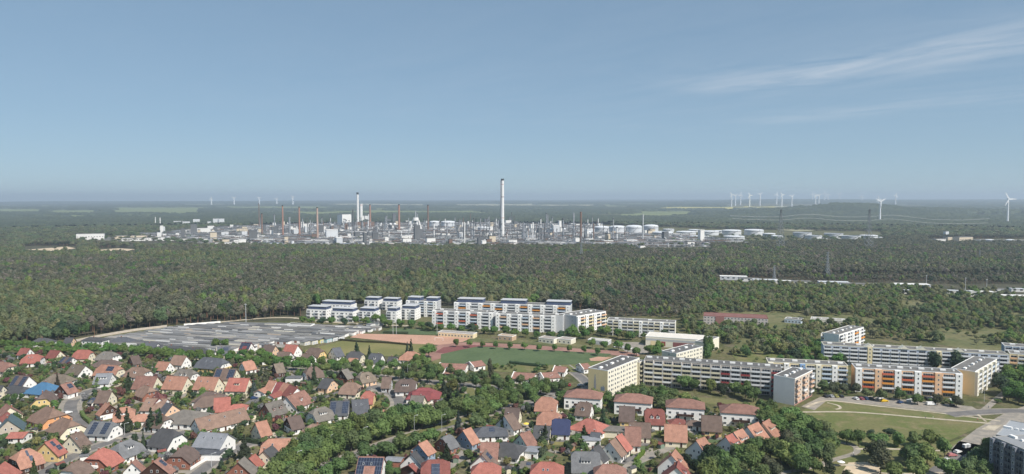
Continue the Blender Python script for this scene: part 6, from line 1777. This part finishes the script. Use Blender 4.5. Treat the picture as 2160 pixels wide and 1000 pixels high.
# tripod tower
p = P(877, 490); t = empty("tripod_tower", (p.x, p.y, 0), 0, "white concrete tower on splayed legs with a thin stack", "tower")
hh = zat(877, 490, 459); ww = wpx(877, 490, 26) / 2
for sx, sy in ((-1, 0), (1, .25), (.15, 1.3), (.35, -.2)):
    MB().bar((sx * ww, sy * ww, 0), (sx * ww * .45, sy * ww * .45, hh * .82), 4.2, CHW, 5, 3).build("leg", t)
MB().cyl(0, 0, hh * .8, hh, ww * .52, ww * .45, CHW, 12).build("head", t)
MB().cyl(0, 0, hh, zat(877, 490, 444), 2.2, 1.5, STEEL, 8).build("stack", t)
for q in [(165, 216, 493, 506, "long white warehouse at the left end of the works"), (246, 312, 497, 503, "low cream shed in front left of the works"), (262, 342, 502, 508, "long low white shed in front left of the works"), (300, 340, 491, 497, "cream roofed building behind the long low shed"), (408, 421, 462, 476, "tall grey block of the left works, with thin top"), (450, 461, 461, 477, "left one of two tall pale grey blocks"), (462, 473, 461, 477, "right one of two tall pale grey blocks"), (367, 385, 466, 475, "pale grey open hall of the left works"), (386, 400, 467, 478, "pale block right of the open hall"), (438, 445, 467, 478, "slim cream block left of the two tall grey ones"),
          (470, 500, 485, 492, "dark roofed hall with white front"), (500, 522, 482, 494, "cream hall at the left chimneys"), (456, 500, 511, 517, "low white shed at the forest edge, left"), (540, 590, 513, 518, "low pale shed at the forest edge left of the long blue one"), (515, 560, 494, 500, "brownish shed in front of the short brown chimney"), (704, 766, 514, 521, "long white roofed shed on a blue grey base at the forest edge"), (779, 785, 510, 520, "small bright white cube at the forest edge"), (790, 812, 507, 517, "cream office block at the forest edge"), (824, 850, 513, 519, "low cream shed with small chimney at the forest edge"), (850, 868, 503, 519, "white framed process hall at the forest edge"),
          (892, 941, 516, 528, "long white hall with blue grey roof nearest the forest"), (640, 680, 508, 514, "flat grey shed behind the forest edge"), (1128, 1136, 486, 498, "cream block right of the white steel column"), (1182, 1188, 500, 508, "small white cube right of the process units"), (1372, 1396, 509, 513, "short white shed below the tank farm"), (1415, 1445, 509, 514, "long white shed below the tank farm"), (1120, 1200, 518, 521, "long bright yard strip building at the forest edge"), (1350, 1362, 518, 523, "tiny white shed right of the pale mast"), (1640, 1650, 515, 520, "tiny white shed behind the first pylon"),
          (1997, 2011, 500, 508, "cream shed at the left of the far right works"), (2016, 2060, 500, 510, "long cream shed of the far right works"), (2060, 2100, 505, 511, "low white shed of the far right works"), (1993, 2003, 488, 503, "pale silo tower of the far right works"), (1970, 2000, 504, 509, "low white shed left of the silo tower"), (1530, 1570, 505, 510, "low grey pump house between the tanks")]:
    shed(*q[:4], INDW if "white" in q[4] or "bright" in q[4] else TANKM if "grey" in q[4] or "pale" in q[4] else BEIGEM if "brown" not in q[4] else BRKD, q[4], roof=(mat((.22, .25, .29), .8, .1) if "blue" in q[4] else INDW if "bright" in q[4] or "roofed shed" in q[4] else None))
# many small sheds, vessels and columns of the works: individuals from a few kinds
rnd = random.Random(77)
def proto_thing(fn, *a):
    return fn(*a)
kinds = []
for i, (m_, w, d, h, rf) in enumerate([(INDW, 26, 14, 7, BITUM), (TANKM, 34, 16, 9, INDW), (BEIGEM, 20, 12, 8, BITUMD), (INDW, 44, 18, 6, INDW), (STEELD, 24, 16, 14, STEELD), (BRKD, 18, 14, 10, BITUMD), (INDW, 14, 12, 10, INDW)]):
    w_ = MB().box(-w / 2, w / 2, -d / 2, d / 2, 0, h, m_).mesh("wall"); r_ = MB().box(-w / 2 - .4, w / 2 + .4, -d / 2 - .4, d / 2 + .4, h, h + .6, rf).mesh("roof")
    kinds.append((w_, r_))
zone = [(300, 497), (480, 482), (700, 474), (1000, 472), (1240, 478), (1420, 498), (1560, 512), (1560, 519), (1300, 522), (940, 524), (700, 518), (470, 512), (340, 506)]
pts_ = fill(zone, 27, 3, 0, False, 0, .45)
rnd.shuffle(pts_)
cols_ = ["white", "pale grey", "beige", "long white", "dark steel", "brown", "small bright white"]
names_n = 0
for (x, y) in pts_:
    u, v = pix(x, y)
    if any(abs(u - a) < b and abs(v - c) < 5 for a, b, c in ((1320, 70, 490), (1060, 6, 503), (945, 20, 480), (1460, 80, 500))): continue
    if names_n >= 255: break
    i = rnd.choices(range(7), (6, 4, 3, 5, 4, 2, 6))[0]
    t = empty("process_building", (x, y, 0), rnd.choice((.42, .42, 1.99)) + rnd.uniform(-.03, .03), "%s process building crowded among the refinery pipework" % cols_[i], "process building", "process buildings of the refinery, %s ones" % cols_[i])
    s = rnd.uniform(.5, 1.1); sz = rnd.uniform(.6, 1.5)
    t.scale = (s * .9, s * .9, sz * rnd.choice((1.3, 1.6, 2.4)))
    link("wall", kinds[i][0], t); link("roof", kinds[i][1], t)
    names_n += 1
for (x, y) in fill([(250, 503), (330, 497), (450, 482), (560, 478), (560, 515), (470, 513), (350, 508)], 40, 31, 0, False, 0, .45)[:40]:
    i = rnd.choice((0, 3, 6, 0, 2))
    t = empty("process_building", (x, y, 0), .42 + rnd.uniform(-.03, .03), "%s hall among the trees of the left works" % cols_[i], "industrial building", "halls of the left works, %s ones" % cols_[i])
    t.scale = (rnd.uniform(.7, 1.5), rnd.uniform(.6, 1.0), rnd.uniform(.8, 1.5))
    link("wall", kinds[i][0], t); link("roof", kinds[i][1], t)
colm = [MB().cyl(0, 0, 0, 1, r, r * .9, m_, 8).cyl(0, 0, .3, .33, r * 1.6, r * 1.6, STEELD, 8).cyl(0, 0, .62, .65, r * 1.6, r * 1.6, STEELD, 8).cyl(0, 0, .95, 1.0, r * 1.5, r * 1.5, STEELD, 8).mesh("column") for r, m_ in ((1.5, STEEL), (1.2, STEELD), (1.9, CHW), (1.1, BRKD), (2.4, TANKD))]
cl = ["grey steel", "dark steel", "white", "rusty brown", "thick grey"]
pc = fill([(560, 492), (700, 480), (1000, 476), (1240, 482), (1330, 500), (1300, 520), (1180, 517), (960, 515), (760, 508), (560, 504)], 34, 4, 0, False, 0, .45)
rnd.shuffle(pc)
pc = pc[:210] + fill([(960, 486), (1250, 488), (1250, 512), (960, 514)], 30, 44, 0, False, 0, .48)[:60] + fill([(720, 478), (800, 478), (800, 492), (720, 492)], 40, 45, 0, False, 0, .48)[:20]
for (x, y) in pc:
    i = rnd.choices(range(5), (5, 5, 2, 2, 2))[0]
    h = rnd.choice((16, 22, 28, 34, 42, 52, 64)) * rnd.uniform(.8, 1.1)
    o = link("process_column", colm[i], None, (x, y, 0), rnd.uniform(0, 3), (1, 1, h))
    tag(o, "%s process column rising from the refinery pipework" % cl[i], "process column", "process columns of the refinery, %s ones" % cl[i])
# pipe racks and small steelwork: one mass
pm = MB(); n_ = 0
for (x, y) in fill(zone, 16, 13, 0, False, 0, .48):
    L = rnd.uniform(14, 70); a = rnd.choice((-.14, -.14, -.14, 1.43)); z = rnd.uniform(3, 12)
    dx, dy = math.cos(a) * L / 2, math.sin(a) * L / 2
    m_ = rnd.choice((STEEL, STEELD, INDW, STEELD, TANKD, BRKD, STEELD))
    pm.bar((x - dx, y - dy, z), (x + dx, y + dy, z), rnd.uniform(.5, 1.3), m_, 4)
    if rnd.random() < .6:
        for k in (-.9, 0, .9): pm.bar((x + dx * k, y + dy * k, 0), (x + dx * k, y + dy * k, z + rnd.uniform(0, 6)), .35, STEELD, 4)
    if rnd.random() < .25: pm.cyl(x, y, 0, rnd.uniform(4, 10), rnd.uniform(3, 7), rnd.uniform(3, 7), rnd.choice((TANKM, STEEL, INDW, TANKD)), 10)
for (a, b) in [((640, 500), (1050, 498)), ((620, 514), (770, 508)), ((860, 492), (960, 494)), ((1080, 512), (1540, 519)), ((1100, 518), (1560, 523)), ((1000, 505), (1120, 507)), ((1380, 504), (1560, 507)), ((1240, 508), (1420, 512))]:
    A, B = P(*a), P(*b)
    for k in range(3): pm.bar((A.x, A.y + k * 3, 6), (B.x, B.y + k * 3, 6), .9, (STEEL, INDW, STEELD)[k], 4)
tag(pm.build("pipework"), kind='stuff')

# small industrial sheds in the wood at the right
for i, (u0, u1, vt, vb, c_, lb) in enumerate([(1520, 1575, 583, 591, 'g', "pale grey vaulted shed at the left end of the sheds in the wood"), (1560, 1600, 587, 594, 'w', "white shed behind the vaulted one in the wood"), (1590, 1640, 590, 598, 'w', "long white shed in the middle of the first wood group"), (1636, 1668, 592, 604, 'w', "bright white sheds with jagged roof in the wood"), (1660, 1710, 593, 601, 'w', "flat white shed at the right of the first wood group"), (1730, 1790, 595, 601, 'g', "dark flat shed at the left of the second wood group"), (1740, 1785, 600, 606, 'b', "light blue shed of the second wood group"), (1780, 1842, 599, 607, 'w', "long white shed in the middle of the second wood group"), (1840, 1905, 601, 608, 'w', "white shed right of the long white one"), (1890, 1960, 600, 606, 'g', "long grey roofed hall at the right of the second wood group"), (1930, 1960, 604, 610, 'b', "beige shed at the right of the grey hall"),
                                              (2000, 2040, 613, 620, 'w', "white sheds left in the far right group"), (2050, 2095, 615, 626, 'w', "white hall with blue roof in the far right group"), (2095, 2120, 609, 618, 'w', "white arched tent in the far right group"), (2135, 2160, 609, 616, 'w', "white arched tent at the right edge"), (2120, 2180, 624, 632, 'g', "grey low shed at the right edge below the tents"), (1860, 1872, 613, 620, 'w', "small white hut below the grey hall"), (1908, 1920, 612, 620, 'w', "second small white hut below the grey hall")]):
    shed(u0, u1, vt, vb, INDW if c_ == 'w' else TANKM if c_ == 'g' else mat((.32, .44, .5), .8, .08), lb, grp="sheds in the wood", roof=INDW if i % 3 == 0 else BITUM if i % 3 == 1 else TANKM, rz=math.radians(-12))
    p = P((u0 + u1) / 2, vb)

# ------------------------------------------------------------ wind turbines
WT = mat((.80, .81, .82), .5, .02)
def turbine(u, vb, vh, rotor, label, rot=0.3, yaw=0.0, grp="wind turbines on the horizon"):
    p = P(u, vb)
    g_ = terrain_z(p.x, p.y)
    if g_ > 1:                # stand on the rising ground
        for _ in range(20):
            p = P(u, vb, g_); g_ = terrain_z(p.x, p.y)
            if p.y > 30000 or p.y < 0: p = P(u, vb + 4); break
        g_ = terrain_z(p.x, p.y)
    y = p.y; c, s = math.cos(TH), math.sin(TH); q = -(vh - 500) / FOC
    hub = CAMH + y * (-s + q * c) / (c + q * s)
    R = rotor / FOC * y
    t = empty("wind_turbine", (p.x, p.y, g_ - 2), yaw, label, "wind turbine", grp)
    hz = hub - g_ + 2
    k = max(1.3, y / 3900.0)
    MB().bar((0, 0, 0), (0, 0, hz), 3.6 * k, WT, 12, 2.2 * k).build("tower", t)
    MB().box(-1.8, 1.8, -4, 7, hz - 1.6, hz + 2.2, WT).build("nacelle", t)
    hb = MB().cyl(0, 0, -1.5, 1.5, 1.8, 1.8, WT, 10).build("hub", t); hb.location = (0, -5, hz); hb.rotation_euler = (math.pi / 2, 0, 0)
    for i in range(3):
        a = rot + i * 2 * math.pi / 3
        ca, sa = math.cos(a), math.sin(a)
        bl = MB()
        pts = []
        for f, wd in ((.0, 1.6), (.18, 2.6), (.6, 1.9), (1.0, .8)):
            for sgn, th in ((-1, .25), (1, .25)):
                for dd in (-.6, .6):
                    pts.append((ca * f * R - sa * sgn * wd * k, -5.6 + dd * (1.2 - f), hz + sa * f * R + ca * sgn * wd * k))
        f_ = []
        for j in range(3):
            b0, b1 = j * 4, j * 4 + 4
            f_ += [(b0, b0 + 2, b1 + 2, b1), (b0 + 3, b0 + 1, b1 + 1, b1 + 3), (b0 + 1, b0, b1, b1 + 1), (b0 + 2, b0 + 3, b1 + 3, b1 + 2)]
        bl.add(pts, f_ + [(12, 14, 15, 13)], WT); bl.build("blade", t)
    return t
ord_ = ["first", "second", "third", "fourth", "fifth", "sixth", "seventh", "eighth", "ninth", "tenth", "eleventh", "twelfth", "thirteenth", "fourteenth", "fifteenth"]
for i, (u, vb, vh) in enumerate([(446, 432, 419), (494, 433, 418), (547, 434, 418), (584, 433, 420), (618, 434, 416)]):
    turbine(u, vb, vh, 5, "small wind turbine on the left horizon, %s of five from the left" % ord_[i], rot=[1.5, .5, 2.6, .9, .2][i])
for i, (u, vb, vh) in enumerate([(1543, 436, 411), (1551, 434, 413), (1562, 433, 411), (1581, 438, 412), (1603, 434, 410), (1638, 433, 410), (1649, 436, 411), (1670, 440, 414), (1713, 432, 410), (1720, 435, 413), (1727, 434, 412), (1739, 432, 408), (1746, 432, 411), (1770, 431, 410), (1817, 433, 414)]):
    turbine(u, vb, vh, 6.5, "slim wind turbine on the right horizon, %s from the left" % ord_[i], rot=i * .7)
turbine(1889, 434, 412, 6, "lone slim wind turbine right of the wooded hill", rot=1.3)
turbine(1856, 470, 425, 12, "white wind turbine between the pylons with its foot in the woods", rot=.55, grp="near wind turbines")
turbine(1853, 440, 420, 8, "wind turbine whose rotor overlaps the nearer one between the pylons", rot=1.9)
turbine(2125, 473, 420, 16, "largest wind turbine, at the right edge of the plain", rot=2.1, grp="near wind turbines")

# ------------------------------------------------------------ pylons and lines
PYL = mat((.26, .28, .29), .7, .1); PYLD = mat((.07, .075, .08), .8, .1)
def pylon(u, vb, vt, w, label, dark=True, arms=3):
    h = zat(u, vb, vt); p = P(u, vb); b = wpx(u, vb, w) / 2
    t = empty("lattice_pylon", (p.x, p.y, 0), .2, label, "pylon", "lattice pylons")
    th = max(.35, b * .055)
    legs = MB(); n = 9
    def wd(f): return b * (1 - f) ** 1.2 * .9 + b * .12
    for sx in (-1, 1):
        for sy in (-1, 1):
            for i in range(n):
                f0, f1 = i / n, (i + 1) / n
                m_ = PYLD if dark and f0 > .8 else PYL
                legs.bar((sx * wd(f0), sy * wd(f0), h * f0), (sx * wd(f1), sy * wd(f1), h * f1), th, m_, 4)
    legs.build("legs", t)
    br = MB()
    for i in range(n):
        f0, f1 = i / n, (i + 1) / n
        a, c_ = wd(f0), wd(f1)
        for (x0, y0, x1, y1) in ((-1, -1, 1, -1), (1, -1, 1, 1), (1, 1, -1, 1), (-1, 1, -1, -1)):
            br.bar((x0 * a, y0 * a, h * f0), (x1 * c_, y1 * c_, h * f1), th * .6, PYL, 3)
            br.bar((x1 * a, y1 * a, h * f0), (x0 * c_, y0 * c_, h * f1), th * .6, PYL, 3)
    br.build("bracing", t)
    ar = MB()
    for k in range(arms):
        z = h * (.97 - .1 * k); L = b * (.9 + .25 * k)
        ar.bar((-L, 0, z), (L, 0, z), th * .8, PYLD if dark else PYL, 4)
    ar.build("cross_arms", t)
    return t, p, h
pylon(1646, 532, 441, 15, "tall lattice pylon with dark head, left one of the big pair")
pylon(1832, 533, 441, 15, "tall lattice pylon with dark head, right one of the big pair")
pylon(1745, 590, 531, 9, "medium lattice pylon in the pine wood between the big pair", False)
pylon(1226, 550, 500, 6, "thin lattice pylon in the wood below the brown column", False)
pylon(1633, 592, 560, 6, "small lattice pylon behind the sheds in the wood", False)
pylon(2066, 552, 528, 4, "small pylon in the pine wood far right", False)
for i, (u, vb, vt) in enumerate([(2036, 620, 585), (2081, 612, 588), (1954, 600, 580), (519, 686, 640)]):
    p = P(u, vb); hgt = zat(u, vb, vt)
    t = empty("utility_pole", (p.x, p.y, 0), 0, ["pale utility pole by the right sheds, tallest one", "utility pole by the white tents", "utility pole at the end of the grey hall", "pale utility pole on the forest road behind the garages"][i], "utility pole", "utility poles")
    MB().bar((0, 0, 0), (0, 0, hgt), .3, LAMPM, 6, .2).build("pole", t); MB().box(-1.4, 1.4, -.1, .1, hgt - 1.2, hgt - .9, LAMPM).build("cross_arm", t)
def wire(pts, d, label):
    w = []
    for (u, v) in pts:
        c, s = math.cos(TH), math.sin(TH); q = -(v - 500) / FOC
        z = CAMH + d * (-s + q * c) / (c + q * s)
        f = d * c - (z - CAMH) * s
        w.append(((u - 1080) / FOC * f, d, z))
    sm = smooth(w, 6); mb = MB()
    for a, b in zip(sm, sm[1:]): mb.bar(a, b, .28, mat((.62, .63, .64), .5, 0), 4)
    tag(mb.build("power_line"), label, "power line", "power lines over the wood")
wire([(1540, 455), (1590, 457), (1646, 457), (1706, 452), (1770, 457), (1832, 457), (1885, 454), (1960, 462), (2030, 464), (2088, 461)], 1700, "upper pale power line sagging across the right woods")
wire([(1545, 461), (1590, 463), (1646, 464), (1706, 460), (1770, 465), (1832, 465), (1880, 462), (1960, 470), (2030, 472), (2085, 470)], 1690, "lower pale power line sagging across the right woods")

# ------------------------------------------------------------ far woods, fields and the wooded hill
FARW = mat2("far_wood", (.05, .066, .04), (.07, .085, .048), .004, (.04, .052, .036), fine=.3, fscale=.03)
holes = [(230, 430, 438, 452), (100, 200, 444, 452), (-100, 90, 441, 450), (470, 700, 436, 442), (690, 800, 430, 434), (780, 900, 431, 435), (690, 1010, 445, 452), (925, 1030, 449, 452), (960, 1130, 431, 436), (1120, 1260, 432, 436), (1335, 1470, 446, 457), (1400, 1560, 437, 442), (1530, 1660, 430, 441), (1660, 1800, 430, 437), (1540, 1700, 446, 450), (1690, 1790, 449, 453), (1880, 1960, 432, 437), (1990, 2160, 441, 450), (520, 760, 447, 451), (140, 330, 455, 459), (1300, 1400, 430, 433), (0, 140, 434, 436), (300, 520, 431, 433), (820, 1020, 439, 441), (1080, 1190, 442, 444), (1200, 1330, 438, 440), (560, 640, 452, 454), (1750, 1850, 446, 448), (1980, 2100, 433, 435), (2050, 2160, 454, 457), (30, 120, 458, 461)]
nr_, na_ = 330, 900
r_ = 3350 * (26000 / 3350) ** (np.arange(nr_) / (nr_ - 1))
a_ = np.linspace(-.70, .70, na_)
Rg, Ag = np.meshgrid(r_, a_, indexing='ij')
X, Y = Rg * np.sin(Ag), Rg * np.cos(Ag)
Z0 = np.empty_like(X)
MSK = np.zeros_like(X)
rs2 = np.random.RandomState(3)
J = rs2.rand(nr_, na_)
for i in range(nr_):
    for j in range(na_):
        x, y = X[i, j], Y[i, j]
        z0 = terrain_z(x, y); Z0[i, j] = z0
        u, v = 1080 + FOC * x / y, HV + (CAMH - z0) / y * FOC
        q = noise.noise(Vector((x / 900, y / 1500, 2.2))) + .5 * noise.noise(Vector((x / 300, y / 500, 5.2)))
        m__ = 1.0 if q > -.34 or v > 462 else 0.0
        wv = noise.noise(Vector((u / 25, v / 3, 9.9))) * 1.6; uu = u + 30 * noise.noise(Vector((v / 1.7, u / 90, 1.1)))
        for (u0, u1, v0, v1) in holes:
            if u0 < uu < u1 and v0 + wv * .8 < v < v1 + wv * .8: m__ = 0.0
        MSK[i, j] = m__
HILL = 52 * np.exp(-((X - 2560) / 330) ** 4 - ((Y - 5350) / 700) ** 2) + 40 * np.exp(-((X - 2080) / 420) ** 2 - ((Y - 5200) / 600) ** 2) + 30 * np.exp(-((X - 3300) / 700) ** 2 - ((Y - 5600) / 700) ** 2)
ZT = Z0 + HILL + np.where(MSK > 0, 9 + 9 * J + Rg * .0004 * J, -3)
keep = MSK > 0
me = bpy.data.meshes.new("far_wood")
vs_ = np.stack([X, Y, ZT], -1).reshape(-1, 3)
idx = np.arange(nr_ * na_).reshape(nr_, na_)
quad = np.stack([idx[:-1, :-1], idx[:-1, 1:], idx[1:, 1:], idx[1:, :-1]], -1).reshape(-1, 4)
km = (keep[:-1, :-1] | keep[:-1, 1:] | keep[1:, 1:] | keep[1:, :-1]).reshape(-1)
quad = quad[km]
me.vertices.add(len(vs_)); me.vertices.foreach_set("co", vs_.astype(np.float32).ravel())
me.loops.add(quad.size); me.loops.foreach_set("vertex_index", quad[:, ::-1].astype(np.int32).ravel())
me.polygons.add(len(quad)); me.polygons.foreach_set("loop_start", (np.arange(len(quad)) * 4).astype(np.int32)); me.polygons.foreach_set("loop_total", np.full(len(quad), 4, np.int32))
me.materials.append(FARW); me.update(); me.validate()
fw = bpy.data.objects.new("far_wood", me); COL.objects.link(fw); tag(fw, kind='stuff')
# farmland: sheets draped on the far ground
FCOL = [mat2("field_green", (.19, .22, .09), (.16, .19, .08), .002), mat2("field_pale", (.38, .36, .24), (.32, .31, .2), .002), mat2("field_yellow", (.50, .45, .14), (.42, .38, .12), .002)]
def field(u0, u1, v0, v1, m_):
    n = 24; vs_, fs_ = [], []
    for i in range(n + 1):
        for j in range(5):
            u = u0 + (u1 - u0) * i / n; v = v0 + (v1 - v0) * j / 4
            z = 0
            for _ in range(6):
                p = P(u, max(v, HV + 3.0 + max(0, (z - 40)) * -.02), z)
                if p.y > 24000 or p.y < 0: p = Vector((p.x * 24000 / max(abs(p.y), 1), 24000, 0))
                z = terrain_z(p.x, p.y)
            vs_.append((p.x, p.y, z + 1.5))
    for i in range(n):
        for j in range(4):
            a = i * 5 + j
            fs_.append((a + 1, a + 6, a + 5, a))
    tag(MB().add(vs_, fs_, m_).build("field"), kind='structure')
for i, (u0, u1, v0, v1) in enumerate(holes):
    field(u0 - 25, u1 + 25, v0 - 1, v1 + 1, FCOL[2] if i in (11, 12) else FCOL[1] if i in (4, 5, 8, 9, 14, 13) else FCOL[0])

# ------------------------------------------------------------ haze
hz = MB().box(-30000, 30000, -400, 32000, -6, 290, BLK).build("haze")
hm = bpy.data.materials.new("haze_air"); hm.use_nodes = True
n, l = hm.node_tree.nodes, hm.node_tree.links
n.remove(n["Principled BSDF"])
pv = n.new("ShaderNodeVolumePrincipled")
pv.inputs["Color"].default_value = (.70, .84, .98, 1)
pv.inputs["Density"].default_value = 8.8e-5
pv.inputs["Anisotropy"].default_value = .1
l.new(pv.outputs[0], n["Material Output"].inputs["Volume"])
hz.data.materials.clear(); hz.data.materials.append(hm)
tag(hz, kind='stuff')
